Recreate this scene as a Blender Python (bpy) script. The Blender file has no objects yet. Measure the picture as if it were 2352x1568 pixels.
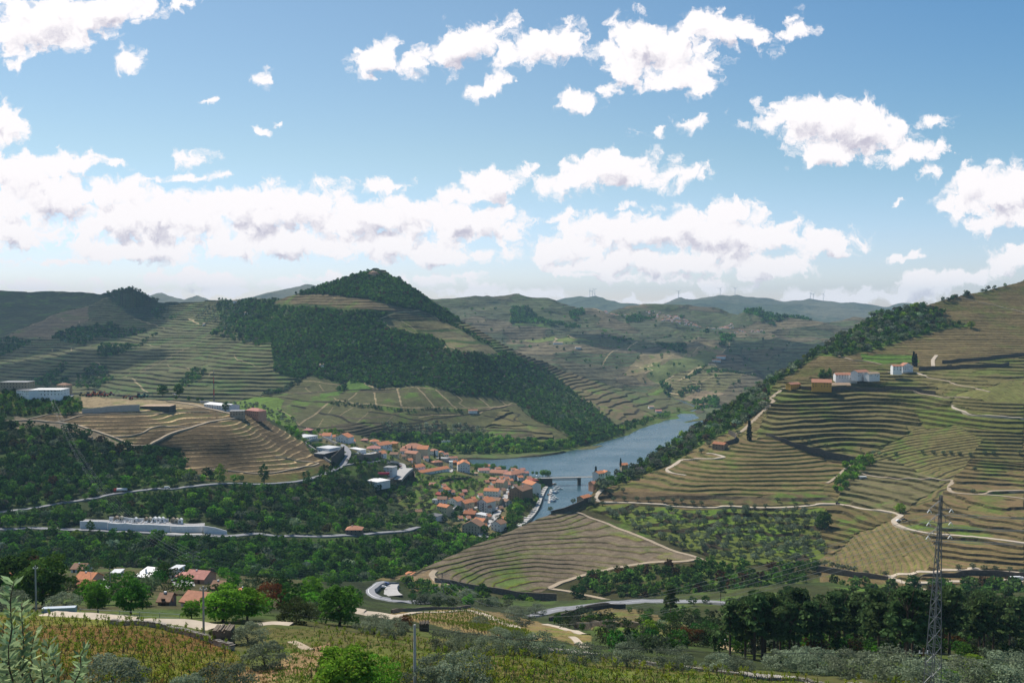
import bpy, math, random
import numpy as np
from mathutils import Vector, Matrix
R = math.radians
rnd = random.Random(7)
rs = np.random.RandomState(11)
C = bpy.context.scene.collection
SC = bpy.context.scene
# ---------------------------------------------------------------- camera
HC = 255.0            # camera height over the river
F = 2259.0            # focal length in units of the 2352 px wide reference frame
cam = bpy.data.cameras.new('camera'); cam.sensor_width = 36; cam.lens = 36 * F / 2352
cam.clip_start = 0.5; cam.clip_end = 60000
co = bpy.data.objects.new('camera', cam); C.objects.link(co)
PITCH = math.atan(84 / F)
co.location = (0, 0, HC); co.rotation_euler = (math.pi / 2 - PITCH, 0, 0)
SC.camera = co
SC.view_settings.view_transform = 'Standard'; SC.view_settings.look = 'None'
SC.view_settings.exposure = 0.15; SC.view_settings.gamma = 1.0
SC.cycles.use_denoising = True
SC.cycles.max_bounces = 5; SC.cycles.diffuse_bounces = 2; SC.cycles.glossy_bounces = 2
SC.cycles.transmission_bounces = 3; SC.cycles.transparent_max_bounces = 8; SC.cycles.volume_bounces = 0
# ---------------------------------------------------------------- sun and sky
SUN_EL, SUN_AZ = 50.0, -40.0      # azimuth measured from +Y (forward), negative = left
sd = Vector((math.sin(R(SUN_AZ)) * math.cos(R(SUN_EL)), math.cos(R(SUN_AZ)) * math.cos(R(SUN_EL)), math.sin(R(SUN_EL))))
sl = bpy.data.lights.new('sun', 'SUN'); sl.energy = 5.0; sl.angle = R(0.5); sl.color = (1.0, 0.94, 0.84)
so = bpy.data.objects.new('sun', sl); C.objects.link(so)
so.rotation_euler = (-sd).to_track_quat('-Z', 'Y').to_euler(); so.location = (0, 0, 900)

W = bpy.data.worlds.new("World"); SC.world = W; W.use_nodes = True
nt = W.node_tree; nt.nodes.clear()
def N(tree, typ, **kw):
    n = tree.nodes.new(typ)
    for k, v in kw.items():
        setattr(n, k, v)
    return n
def L(tree, a, b): tree.links.new(a, b)
# cloud layout: centre x, y, half width, half height (frame units), tilt in degrees, strength
CLOUDS = [
 (110,60,200,75,8,1.2),(260,30,130,50,15,1.1),(300,148,42,30,10,.7),(55,150,28,15,20,.5),(435,15,28,12,20,.45),(10,285,70,55,-35,1),
 (60,400,150,60,-5,1.1),(170,375,90,30,-5,.9),(120,450,150,60,0,1.1),(40,540,120,50,0,1.0),(250,450,110,45,5,1),(350,500,260,75,0,1.25),(620,490,260,70,0,1.25),
 (870,500,240,60,0,1.2),(1070,510,150,50,0,1.1),(330,575,190,34,0,1.0),(640,560,270,38,0,1.0),(450,640,170,22,-5,.85),(860,560,200,40,0,.9),(880,440,60,25,0,.7),
 (1130,430,80,42,8,1),(1050,450,60,25,0,.7),(730,420,50,25,0,.6),(440,408,110,14,3,.75),(455,366,45,20,5,.65),(1000,588,110,30,3,.95),(1100,580,70,20,-5,.7),
 (870,140,65,42,25,.9),(1060,115,130,48,14,1.1),(1130,90,70,30,30,.9),(1290,105,100,40,8,.95),(1220,120,60,40,20,.8),(1500,120,140,75,-5,1.15),(1560,170,90,45,10,.9),
 (1640,75,110,45,-3,1.1),(1720,85,60,30,-25,.8),(1820,80,60,18,15,.7),(1810,55,25,25,30,.5),(1118,205,60,26,28,.95),(1320,235,60,30,10,.85),(1400,215,40,30,40,.5),(1620,205,38,22,20,.65),
 (1585,287,45,22,8,.75),(1505,305,34,16,5,.65),(1900,285,190,65,-3,1.3),(1980,300,150,60,-5,1.2),(1900,350,90,35,10,.85),(2080,350,110,30,12,.85),(2130,285,50,20,-5,.6),
 (1400,390,150,45,0,1.1),(1300,420,90,32,15,.9),(1540,410,80,30,15,.85),(1230,385,28,12,10,.5),
 (1450,530,190,45,-3,1.2),(1650,540,230,60,-3,1.3),(1300,570,150,40,5,1.05),(1880,560,130,32,0,1.0),(1980,565,45,22,0,.8),(1500,600,230,40,0,1.1),(1720,610,170,35,0,1.0),(1290,500,70,15,8,.7),(1440,475,25,9,0,.45),(1180,520,50,40,0,.7),
 (2300,450,130,80,10,1.2),(2230,430,80,50,20,1.0),(2130,400,45,20,-10,.6),(2260,515,70,22,0,.85),(2330,600,80,42,5,1.1),(2130,652,110,32,12,1.05),(2220,640,50,20,0,.8),(2060,680,90,18,0,.85),
 (2080,590,42,11,8,.65),(2062,472,20,7,0,.45),(1650,657,60,16,-2,.75),(1860,682,90,18,5,.8),(1280,627,60,17,0,.9),(1400,637,110,11,0,.75),(1230,675,90,16,0,.85),(1080,672,90,18,3,.85),
 (60,655,80,15,0,.8),(520,668,110,12,0,.7),(650,655,60,16,0,.85),(150,600,110,12,0,.6),(220,650,40,10,0,.5),(610,190,36,18,-20,.5),(490,230,20,8,0,.45),(595,307,17,8,0,.45),(640,286,14,5,0,.4),(1450,690,90,10,0,.6),(250,370,50,12,-20,.55),
 (960,150,60,28,20,.8),(1180,130,50,28,10,.8),(1380,120,50,30,10,.8),(1440,170,50,35,0,.9),(1560,100,60,40,0,1.0),(330,674,120,9,0,.7),(760,640,60,12,0,.6),(1330,690,120,10,0,.7),(1000,640,110,14,0,.6),(1950,690,160,16,5,.85),(1580,690,90,10,0,.6),
 (1660,500,110,35,0,.9),(20,480,80,40,0,1.0),(1500,640,120,10,0,.6),
]
def cloud_group(clouds):
    g = bpy.data.node_groups.new('cloud_density', 'ShaderNodeTree')
    g.interface.new_socket('Vector', in_out='INPUT', socket_type='NodeSocketVector')
    g.interface.new_socket('Density', in_out='OUTPUT', socket_type='NodeSocketFloat')
    gi = N(g, 'NodeGroupInput'); go = N(g, 'NodeGroupOutput')
    # domain warp
    wn = N(g, 'ShaderNodeTexNoise'); wn.noise_dimensions = '2D'; wn.inputs['Scale'].default_value = 1.7; wn.inputs['Detail'].default_value = 5; wn.inputs['Roughness'].default_value = .6
    L(g, gi.outputs[0], wn.inputs['Vector'])
    s1 = N(g, 'ShaderNodeVectorMath', operation='SUBTRACT'); L(g, wn.outputs['Color'], s1.inputs[0]); s1.inputs[1].default_value = (.5, .5, .5)
    s2 = N(g, 'ShaderNodeVectorMath', operation='MULTIPLY'); L(g, s1.outputs[0], s2.inputs[0]); s2.inputs[1].default_value = (.85, .5, 0)
    wv = N(g, 'ShaderNodeVectorMath', operation='ADD'); L(g, s2.outputs[0], wv.inputs[0]); L(g, gi.outputs[0], wv.inputs[1])
    acc = None
    base = wv
    for i_, (x, y, rx, ry, tilt, st) in enumerate(clouds):
        if i_ % 10 == 9:   # keeps the chain of nodes short on the shader stack
            base = N(g, 'ShaderNodeVectorMath', operation='MULTIPLY_ADD'); base.inputs[1].default_value = (1e-7, 1e-7, 0)
            L(g, acc.outputs[0], base.inputs[0]); L(g, wv.outputs[0], base.inputs[2])
        m = N(g, 'ShaderNodeMapping', vector_type='TEXTURE')
        m.inputs['Location'].default_value = ((x - 1176) / 100, (700 - y) / 100, 0)
        m.inputs['Rotation'].default_value = (0, 0, R(tilt))
        m.inputs['Scale'].default_value = (rx / 100, ry / 100, 1)
        L(g, base.outputs[0], m.inputs['Vector'])
        ln = N(g, 'ShaderNodeVectorMath', operation='LENGTH'); L(g, m.outputs[0], ln.inputs[0])
        a = N(g, 'ShaderNodeMath', operation='MULTIPLY_ADD'); a.inputs[1].default_value = -st; a.inputs[2].default_value = st
        L(g, ln.outputs['Value'], a.inputs[0])
        if acc is None: acc = a
        else:
            mx = N(g, 'ShaderNodeMath', operation='SMOOTH_MAX'); mx.inputs[2].default_value = .07
            L(g, acc.outputs[0], mx.inputs[0]); L(g, a.outputs[0], mx.inputs[1]); acc = mx
    nz = N(g, 'ShaderNodeTexNoise'); nz.noise_dimensions = '2D'
    nz.inputs['Scale'].default_value = 1.9; nz.inputs['Detail'].default_value = 8; nz.inputs['Roughness'].default_value = .58
    L(g, wv.outputs[0], nz.inputs['Vector'])
    f = N(g, 'ShaderNodeMath', operation='MULTIPLY_ADD'); f.inputs[1].default_value = 2.2; f.inputs[2].default_value = -1.10
    L(g, nz.outputs['Fac'], f.inputs[0])
    sm = N(g, 'ShaderNodeMath', operation='ADD'); L(g, acc.outputs[0], sm.inputs[0]); L(g, f.outputs[0], sm.inputs[1])
    L(g, sm.outputs[0], go.inputs[0])
    return g
cg = cloud_group(CLOUDS); cg_big = cloud_group([c for c in CLOUDS if c[2] * c[3] > 1500])
tc = N(nt, 'ShaderNodeTexCoord')
sx = N(nt, 'ShaderNodeSeparateXYZ'); L(nt, tc.outputs['Generated'], sx.inputs[0])
ym = N(nt, 'ShaderNodeMath', operation='MAXIMUM'); L(nt, sx.outputs[1], ym.inputs[0]); ym.inputs[1].default_value = .12
cx = N(nt, 'ShaderNodeCombineXYZ')
for kk in (0, 2):
    d_ = N(nt, 'ShaderNodeMath', operation='DIVIDE'); L(nt, sx.outputs[kk], d_.inputs[0]); L(nt, ym.outputs[0], d_.inputs[1])
    e_ = N(nt, 'ShaderNodeMath', operation='MULTIPLY'); e_.inputs[1].default_value = F / 100; L(nt, d_.outputs[0], e_.inputs[0])
    L(nt, e_.outputs[0], cx.inputs[0 if kk == 0 else 1])
g1 = N(nt, 'ShaderNodeGroup'); g1.node_tree = cg; L(nt, cx.outputs[0], g1.inputs[0])
off = N(nt, 'ShaderNodeVectorMath', operation='ADD'); off.inputs[1].default_value = (-.08, .30, 0); L(nt, cx.outputs[0], off.inputs[0])
g2 = N(nt, 'ShaderNodeGroup'); g2.node_tree = cg_big; L(nt, off.outputs[0], g2.inputs[0])
al = N(nt, 'ShaderNodeMapRange', interpolation_type='SMOOTHSTEP'); al.inputs['From Min'].default_value = -.08; al.inputs['From Max'].default_value = .40
L(nt, g1.outputs[0], al.inputs['Value'])
shd = N(nt, 'ShaderNodeMath', operation='MULTIPLY_ADD'); L(nt, g2.outputs[0], shd.inputs[0]); shd.inputs[1].default_value = 1.15
ng = N(nt, 'ShaderNodeMath', operation='MULTIPLY'); L(nt, g1.outputs[0], ng.inputs[0]); ng.inputs[1].default_value = -.45; L(nt, ng.outputs[0], shd.inputs[2])
sh = N(nt, 'ShaderNodeMapRange', interpolation_type='SMOOTHSTEP'); sh.inputs['From Min'].default_value = .38; sh.inputs['From Max'].default_value = 1.55
L(nt, shd.outputs[0], sh.inputs['Value'])
cm = N(nt, 'ShaderNodeMixRGB'); cm.inputs[1].default_value = (1.0, .96, .97, 1); cm.inputs[2].default_value = (.54, .52, .62, 1); L(nt, sh.outputs[0], cm.inputs[0])
sky = N(nt, 'ShaderNodeTexSky'); sky.sky_type = 'NISHITA'; sky.sun_disc = False
sky.sun_elevation = R(SUN_EL); sky.sun_rotation = R(SUN_AZ) ; sky.air_density = 1.0; sky.dust_density = .15; sky.ozone_density = 1.5
b1 = N(nt, 'ShaderNodeBackground'); b1.inputs['Strength'].default_value = 0.097
hs = N(nt, 'ShaderNodeHueSaturation'); hs.inputs['Saturation'].default_value = 1.12; hs.inputs['Hue'].default_value = .495; L(nt, sky.outputs[0], hs.inputs['Color'])
gx_ = N(nt, 'ShaderNodeMapRange', interpolation_type='SMOOTHSTEP'); gx_.inputs['From Min'].default_value = -.1; gx_.inputs['From Max'].default_value = .62; L(nt, sx.outputs[0], gx_.inputs['Value'])
gz_ = N(nt, 'ShaderNodeMath', operation='MULTIPLY_ADD'); gz_.inputs[1].default_value = 2.6; gz_.inputs[2].default_value = .22; gz_.use_clamp = True; L(nt, sx.outputs[2], gz_.inputs[0])
gm_ = N(nt, 'ShaderNodeMath', operation='MULTIPLY'); L(nt, gx_.outputs[0], gm_.inputs[0]); L(nt, gz_.outputs[0], gm_.inputs[1])
tc_ = N(nt, 'ShaderNodeMixRGB'); tc_.inputs[1].default_value = (1.06, 1.0, .94, 1); tc_.inputs[2].default_value = (.60, .86, 1.0, 1); L(nt, gm_.outputs[0], tc_.inputs[0])
hz_ = N(nt, 'ShaderNodeMapRange', interpolation_type='SMOOTHSTEP'); hz_.inputs['From Min'].default_value = .0; hz_.inputs['From Max'].default_value = .16; L(nt, sx.outputs[2], hz_.inputs['Value'])
hc_ = N(nt, 'ShaderNodeMixRGB'); hc_.inputs[1].default_value = (.93, .985, 1.36, 1); L(nt, hz_.outputs[0], hc_.inputs[0]); L(nt, tc_.outputs[0], hc_.inputs[2])
tn = N(nt, 'ShaderNodeVectorMath', operation='MULTIPLY'); L(nt, hc_.outputs[0], tn.inputs[1]); L(nt, hs.outputs[0], tn.inputs[0]); L(nt, tn.outputs[0], b1.inputs[0])
b2 = N(nt, 'ShaderNodeBackground'); L(nt, cm.outputs[0], b2.inputs[0]); b2.inputs['Strength'].default_value = .96
fm = N(nt, 'ShaderNodeMath', operation='GREATER_THAN'); L(nt, sx.outputs[1], fm.inputs[0]); fm.inputs[1].default_value = .12
fa = N(nt, 'ShaderNodeMath', operation='MULTIPLY'); L(nt, al.outputs[0], fa.inputs[0]); L(nt, fm.outputs[0], fa.inputs[1])
mxs = N(nt, 'ShaderNodeMixShader'); L(nt, fa.outputs[0], mxs.inputs[0]); L(nt, b1.outputs[0], mxs.inputs[1]); L(nt, b2.outputs[0], mxs.inputs[2])
ow = N(nt, 'ShaderNodeOutputWorld'); L(nt, mxs.outputs[0], ow.inputs[0])
W.cycles.sampling_method = 'MANUAL'; W.cycles.sample_map_resolution = 512

# ---------------------------------------------------------------- maths
CP, SP = math.cos(PITCH), math.sin(PITCH)
def ray(px, py):
    cx_ = (np.asarray(px, float) - 1176) / F; cy_ = (784 - np.asarray(py, float)) / F
    y = CP + cy_ * SP; z = -SP + cy_ * CP
    return cx_ / y, z / y
def unp(px, py, d):
    a, b = ray(px, py); return a * d, np.asarray(d, float) * np.ones_like(a), HC + b * d
def d_of_z(px, py, z):
    a, b = ray(px, py); return (z - HC) / b
def proj(x, y, z):
    f = y * CP - (z - HC) * SP; u = y * SP + (z - HC) * CP
    return 1176 + F * x / f, 784 - F * u / f
def hsh(ix, iy, s):
    h = (ix.astype(np.int64) * 374761393 + iy.astype(np.int64) * 668265263 + s * 1442695041) & 0xffffffff
    h = ((h ^ (h >> 13)) * 1274126177) & 0xffffffff
    return ((h ^ (h >> 16)) & 0xffffff) / float(0x1000000)
def vnoise(x, y, s=0):
    ix = np.floor(x); iy = np.floor(y); fx = x - ix; fy = y - iy
    fx = fx * fx * (3 - 2 * fx); fy = fy * fy * (3 - 2 * fy)
    a = hsh(ix, iy, s); b = hsh(ix + 1, iy, s); c = hsh(ix, iy + 1, s); d = hsh(ix + 1, iy + 1, s)
    return (a + (b - a) * fx) * (1 - fy) + (c + (d - c) * fx) * fy
def fbm(x, y, s=0, o=4):
    x = np.asarray(x, float); y = np.asarray(y, float)
    t = 0; a = .5; n = 0
    for i in range(o):
        t = t + a * (vnoise(x, y, s + i * 17) - .5); n += a; a *= .5; x = x * 2.03 + 5.1; y = y * 2.03 + 1.7
    return t / n * 2       # about -1..1
def inpoly(px, py, poly):
    px = np.asarray(px, float); py = np.asarray(py, float)
    r = np.zeros(px.shape, bool); n = len(poly)
    for i in range(n):
        x1, y1 = poly[i]; x2, y2 = poly[(i + 1) % n]
        if y1 == y2: continue
        c = ((y1 > py) != (y2 > py)) & (px < (x2 - x1) * (py - y1) / (y2 - y1) + x1)
        r ^= c
    return r
def lin(c): return tuple((v / 12.92 if v <= .04045 else ((v + .055) / 1.055) ** 2.4) for v in c)

class Sheet:
    """a piece of terrain: distances given at points of the frame, interpolated by a thin plate"""
    def __init__(s, name, ctrl, top, bottom, x0, x1, dx, rows, noise, back, zones=None, paint=None, terr=None, seed=0, backslope=.5):
        s.name = name; s.seed = seed; s.noise = noise; s.terr = terr; s.paint = paint
        P = []; D = []
        for c in ctrl:
            d = c[2] if not isinstance(c[2], str) else float(d_of_z(c[0], c[1], float(c[2][1:])))
            P.append((c[0] / 300., c[1] / 150.)); D.append(math.log(d))
        P = np.array(P); D = np.array(D); n = len(P)
        r2 = ((P[:, None] - P[None]) ** 2).sum(-1); K = np.where(r2 > 0, .5 * r2 * np.log(np.maximum(r2, 1e-12)), 0)
        K += np.eye(n) * 2e-3
        A = np.zeros((n + 3, n + 3)); A[:n, :n] = K; A[:n, n] = 1; A[:n, n + 1:] = P; A[n, :n] = 1; A[n + 1:, :n] = P.T
        s.w = np.linalg.solve(A, np.concatenate([D, [0, 0, 0]])); s.P = P
        s.top = np.array(top, float); s.bot = np.array(bottom, float)
        s.x0, s.x1, s.dx, s.rows, s.back, s.backslope = x0, x1, dx, rows, back, backslope
    def dist(s, px, py):
        px = np.asarray(px, float); py = np.asarray(py, float); sh_ = px.shape
        q = np.stack([px.ravel() / 300., py.ravel() / 150.], -1); out = np.empty(len(q)); n = len(s.P)
        for i in range(0, len(q), 20000):
            k = q[i:i + 20000]; r2 = ((k[:, None] - s.P[None]) ** 2).sum(-1)
            out[i:i + 20000] = (.5 * r2 * np.log(np.maximum(r2, 1e-12))) @ s.w[:n] + s.w[n] + k @ s.w[n + 1:]
        return np.exp(out).reshape(sh_)
    def topy(s, px): return np.interp(px, s.top[:, 0], s.top[:, 1])
    def raw(s, px, py, d=None):
        px = np.asarray(px, float); py = np.asarray(py, float)
        if d is None: d = s.dist(px, py)
        x, y, z = unp(px, py, d)
        for (amp, sc, ridge) in s.noise:
            t = fbm(x / sc, y / sc, s.seed + int(sc), 4)
            if ridge: t = -np.abs(t) * 2 + .5
            z = z + t * amp * np.clip((z + 6) / 25, 0, 1)
        return x, y, z
    def full(s, px, py, d=None):
        x, y, z = s.raw(px, py, d); ph = None; info = None
        if s.terr:
            dz, info = s.terr(s, np.asarray(px, float), np.asarray(py, float), x, y, z)
            z = z + dz
        return x, y, z, info
    def pt(s, px, py):
        x, y, z, _ = s.full(np.array([float(px)]), np.array([float(py)])); return Vector((x[0], y[0], z[0]))
    def build(s, mat):
        xs = np.arange(s.x0, s.x1 + s.dx, s.dx); ty = s.topy(xs); by = np.interp(xs, s.bot[:, 0], s.bot[:, 1])
        t = np.linspace(0, 1, s.rows)[:, None]
        PX = np.repeat(xs[None], s.rows, 0); PY = by[None] + (ty - by)[None] * t
        x, y, z, info = s.full(PX, PY)
        col = s.paint(s, PX, PY, x, y, z, info)
        # land behind the crest, falling away
        ext = np.cumsum(np.linspace(4, s.back / 8., 16)); bx, by_, bz, bc = [], [], [], []
        tx, tyy, tz = x[-1], y[-1], z[-1]
        rr = np.hypot(tx, tyy)
        for e in ext:
            k = 1 + e / rr
            bx.append(tx * k); by_.append(tyy * k); bz.append(np.maximum(tz - e * s.backslope * min(1, .25 + e / 80.), -14)); bc.append(col[-1])
        x = np.vstack([x] + [np.array(bx)]); y = np.vstack([y, np.array(by_)]); z = np.vstack([z, np.array(bz)])
        col = np.concatenate([col, np.array(bc)], 0)
        nr, nc = x.shape
        co_ = np.stack([x, y, z], -1).reshape(-1, 3)
        me = bpy.data.meshes.new(s.name)
        idx = np.arange(nr * nc).reshape(nr, nc)
        q = np.stack([idx[:-1, :-1], idx[:-1, 1:], idx[1:, 1:], idx[1:, :-1]], -1).reshape(-1, 4)
        mesh_from(me, co_, q)
        set_color(me, col.reshape(-1, 3))
        me.materials.append(mat)
        o = bpy.data.objects.new(s.name, me); C.objects.link(o); o['kind'] = 'structure'
        s.ob = o
        return o
def mesh_from(me, co_, q, smooth=False):
    co_ = np.asarray(co_, np.float32); q = np.asarray(q, np.int32); k = q.shape[1]
    me.vertices.add(len(co_)); me.vertices.foreach_set('co', co_.ravel())
    me.loops.add(q.size); me.loops.foreach_set('vertex_index', q.ravel())
    me.polygons.add(len(q)); me.polygons.foreach_set('loop_start', np.arange(0, q.size, k, dtype=np.int32))
    me.polygons.foreach_set('use_smooth', np.full(len(q), smooth, bool))
    me.update(calc_edges=True)
def set_color(me, col, name='tint'):
    a = me.color_attributes.new(name, 'FLOAT_COLOR', 'POINT')
    c = np.ones((len(me.vertices), 4), np.float32); c[:, :3] = col; a.data.foreach_set('color', c.ravel())
def tag(o, label=None, cat=None, group=None, kind=None):
    if label: o['label'] = label
    if cat: o['category'] = cat
    if group: o['group'] = group
    if kind: o['kind'] = kind
    return o

# ---------------------------------------------------------------- materials
MATS = {}
def mat(name, col, rough=.8, noise=0, nscale=1.0, metal=0.0, spec=.3, emit=None, vary=0, bump=0):
    if name in MATS: return MATS[name]
    m = bpy.data.materials.new(name); m.use_nodes = True; t = m.node_tree; b = t.nodes['Principled BSDF']
    b.inputs['Base Color'].default_value = (*col, 1); b.inputs['Roughness'].default_value = rough; b.inputs['Metallic'].default_value = metal
    b.inputs['Specular IOR Level'].default_value = spec
    if noise or vary:
        n = N(t, 'ShaderNodeTexNoise'); n.inputs['Scale'].default_value = nscale; n.inputs['Detail'].default_value = 5; n.inputs['Roughness'].default_value = .65
        g = N(t, 'ShaderNodeNewGeometry'); L(t, g.outputs['Position'], n.inputs['Vector'])
        r_ = N(t, 'ShaderNodeMapRange'); r_.inputs['From Min'].default_value = .25; r_.inputs['From Max'].default_value = .75
        r_.inputs['To Min'].default_value = 1 - noise; r_.inputs['To Max'].default_value = 1 + noise; L(t, n.outputs['Fac'], r_.inputs['Value'])
        src = r_.outputs[0]
        if vary:
            oi = N(t, 'ShaderNodeObjectInfo'); rv = N(t, 'ShaderNodeMapRange'); rv.inputs['To Min'].default_value = 1 - vary; rv.inputs['To Max'].default_value = 1 + vary
            L(t, oi.outputs['Random'], rv.inputs['Value']); mm = N(t, 'ShaderNodeMath', operation='MULTIPLY'); L(t, src, mm.inputs[0]); L(t, rv.outputs[0], mm.inputs[1]); src = mm.outputs[0]
        mul = N(t, 'ShaderNodeVectorMath', operation='SCALE'); mul.inputs[0].default_value = col; L(t, src, mul.inputs['Scale'])
        L(t, mul.outputs[0], b.inputs['Base Color'])
        if bump:
            bp = N(t, 'ShaderNodeBump'); bp.inputs['Strength'].default_value = bump; bp.inputs['Distance'].default_value = .3; L(t, n.outputs['Fac'], bp.inputs['Height']); L(t, bp.outputs[0], b.inputs['Normal'])
    if emit:
        b.inputs['Emission Color'].default_value = (*emit, 1); b.inputs['Emission Strength'].default_value = 1
    MATS[name] = m; return m
def terrain_mat(name, s1, s2, amp=.35, bump=.5, bdist=1.0):
    m = bpy.data.materials.new(name); m.use_nodes = True; t = m.node_tree; b = t.nodes['Principled BSDF']
    b.inputs['Roughness'].default_value = .95; b.inputs['Specular IOR Level'].default_value = .1
    at = N(t, 'ShaderNodeAttribute', attribute_name='tint'); g = N(t, 'ShaderNodeNewGeometry')
    n1 = N(t, 'ShaderNodeTexNoise'); n1.inputs['Scale'].default_value = s1; n1.inputs['Detail'].default_value = 8; n1.inputs['Roughness'].default_value = .7
    n2 = N(t, 'ShaderNodeTexNoise'); n2.inputs['Scale'].default_value = s2; n2.inputs['Detail'].default_value = 4
    L(t, g.outputs['Position'], n1.inputs['Vector']); L(t, g.outputs['Position'], n2.inputs['Vector'])
    r1 = N(t, 'ShaderNodeMapRange'); r1.inputs['From Min'].default_value = .3; r1.inputs['From Max'].default_value = .7; r1.inputs['To Min'].default_value = 1 - amp; r1.inputs['To Max'].default_value = 1 + amp
    L(t, n1.outputs['Fac'], r1.inputs['Value'])
    r2 = N(t, 'ShaderNodeMapRange'); r2.inputs['From Min'].default_value = .3; r2.inputs['From Max'].default_value = .7; r2.inputs['To Min'].default_value = .82; r2.inputs['To Max'].default_value = 1.18
    L(t, n2.outputs['Fac'], r2.inputs['Value'])
    mm = N(t, 'ShaderNodeMath', operation='MULTIPLY'); L(t, r1.outputs[0], mm.inputs[0]); L(t, r2.outputs[0], mm.inputs[1])
    mul = N(t, 'ShaderNodeVectorMath', operation='SCALE'); L(t, at.outputs['Color'], mul.inputs[0]); L(t, mm.outputs[0], mul.inputs['Scale'])
    L(t, mul.outputs[0], b.inputs['Base Color'])
    bp = N(t, 'ShaderNodeBump'); bp.inputs['Strength'].default_value = bump; bp.inputs['Distance'].default_value = bdist; L(t, n1.outputs['Fac'], bp.inputs['Height']); L(t, bp.outputs[0], b.inputs['Normal'])
    MATS[name] = m; return m
# ---------------------------------------------------------------- terrain zones
GS = np.array((1.0, .95, .76))   # overall earth brightness
SOIL = np.array((.165, .125, .080)); TAN = np.array((.27, .21, .14)); VINE = np.array((.085, .125, .028)); WALLC = np.array((.085, .072, .052))
GRASS = np.array((.075, .145, .022)); FLOOR = np.array((.035, .052, .018)); OLIVEG = np.array((.10, .115, .05)); PATHC = np.array((.42, .34, .25))
def cellnoise(x, y, s=0):
    ix = np.floor(x); iy = np.floor(y); best = np.full(np.shape(x), 9.); b2 = np.full(np.shape(x), 9.); cid = np.zeros(np.shape(x))
    for a in (-1, 0, 1):
        for b in (-1, 0, 1):
            cx_ = ix + a; cy_ = iy + b
            dx = cx_ + .15 + .7 * hsh(cx_, cy_, s) - x; dy = cy_ + .15 + .7 * hsh(cx_, cy_, s + 5) - y
            d = np.hypot(dx, dy); m = d < best
            b2 = np.where(m, best, np.minimum(b2, d)); cid = np.where(m, hsh(cx_, cy_, s + 9), cid); best = np.where(m, d, best)
    return cid, b2 - best
def jit(px, py, x, y, amp=5):
    return px + amp * fbm(px / 22, py / 14, 3, 3), py + amp * .6 * fbm(px / 22 + 9, py / 14, 4, 3)
def make_terr(zones):
    def terr(s, px, py, x, y, z):
        dz = np.zeros(np.shape(px)); fr = np.zeros(np.shape(px)); ri = np.zeros(np.shape(px)); zid = np.full(np.shape(px), -1)
        phv = np.zeros(np.shape(px))
        jx, jy = jit(px, py, x, y)
        for k, zn in enumerate(zones):
            m = inpoly(jx, jy, zn['poly']) if zn.get('poly') else np.ones(np.shape(px), bool)
            if not m.any(): continue
            zid[m] = k
            h = zn.get('h', 0)
            if not h: dz[m] = 0; ri[m] = 0; fr[m] = 0; phv[m] = 0; continue
            ww = zn.get('wx', 0) * px[m] + zn.get('wn', .5) * h * fbm(x[m] / zn.get('ws', 70), y[m] / zn.get('ws', 70), 21 + k, 3)
            ph = (z[m] + ww) / h; f = ph - np.floor(ph); lev = np.floor(ph)
            # each terrace wall stops and starts, and its height changes along its length
            hv = vnoise(x[m] / 45. + lev * 7.3, y[m] / 60. + lev * 3.1, 31 + k)
            rf = zn['rf'] * np.clip(.55 + .9 * hv, 0, 1.3); rf = np.where(hv < zn.get('gap', .12), rf * .1, rf)
            w = zn.get('w', .10)
            prof = np.where(f < w, f / w * rf, rf + (f - w) / (1 - w) * (1 - rf))
            dz[m] = h * (prof - f); fr[m] = f; ri[m] = np.where((f < w), np.clip(rf / zn['rf'], 0, 1), 0); phv[m] = ph
        return dz, dict(f=fr, ri=ri, zid=zid, ph=phv)
    return terr
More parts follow.
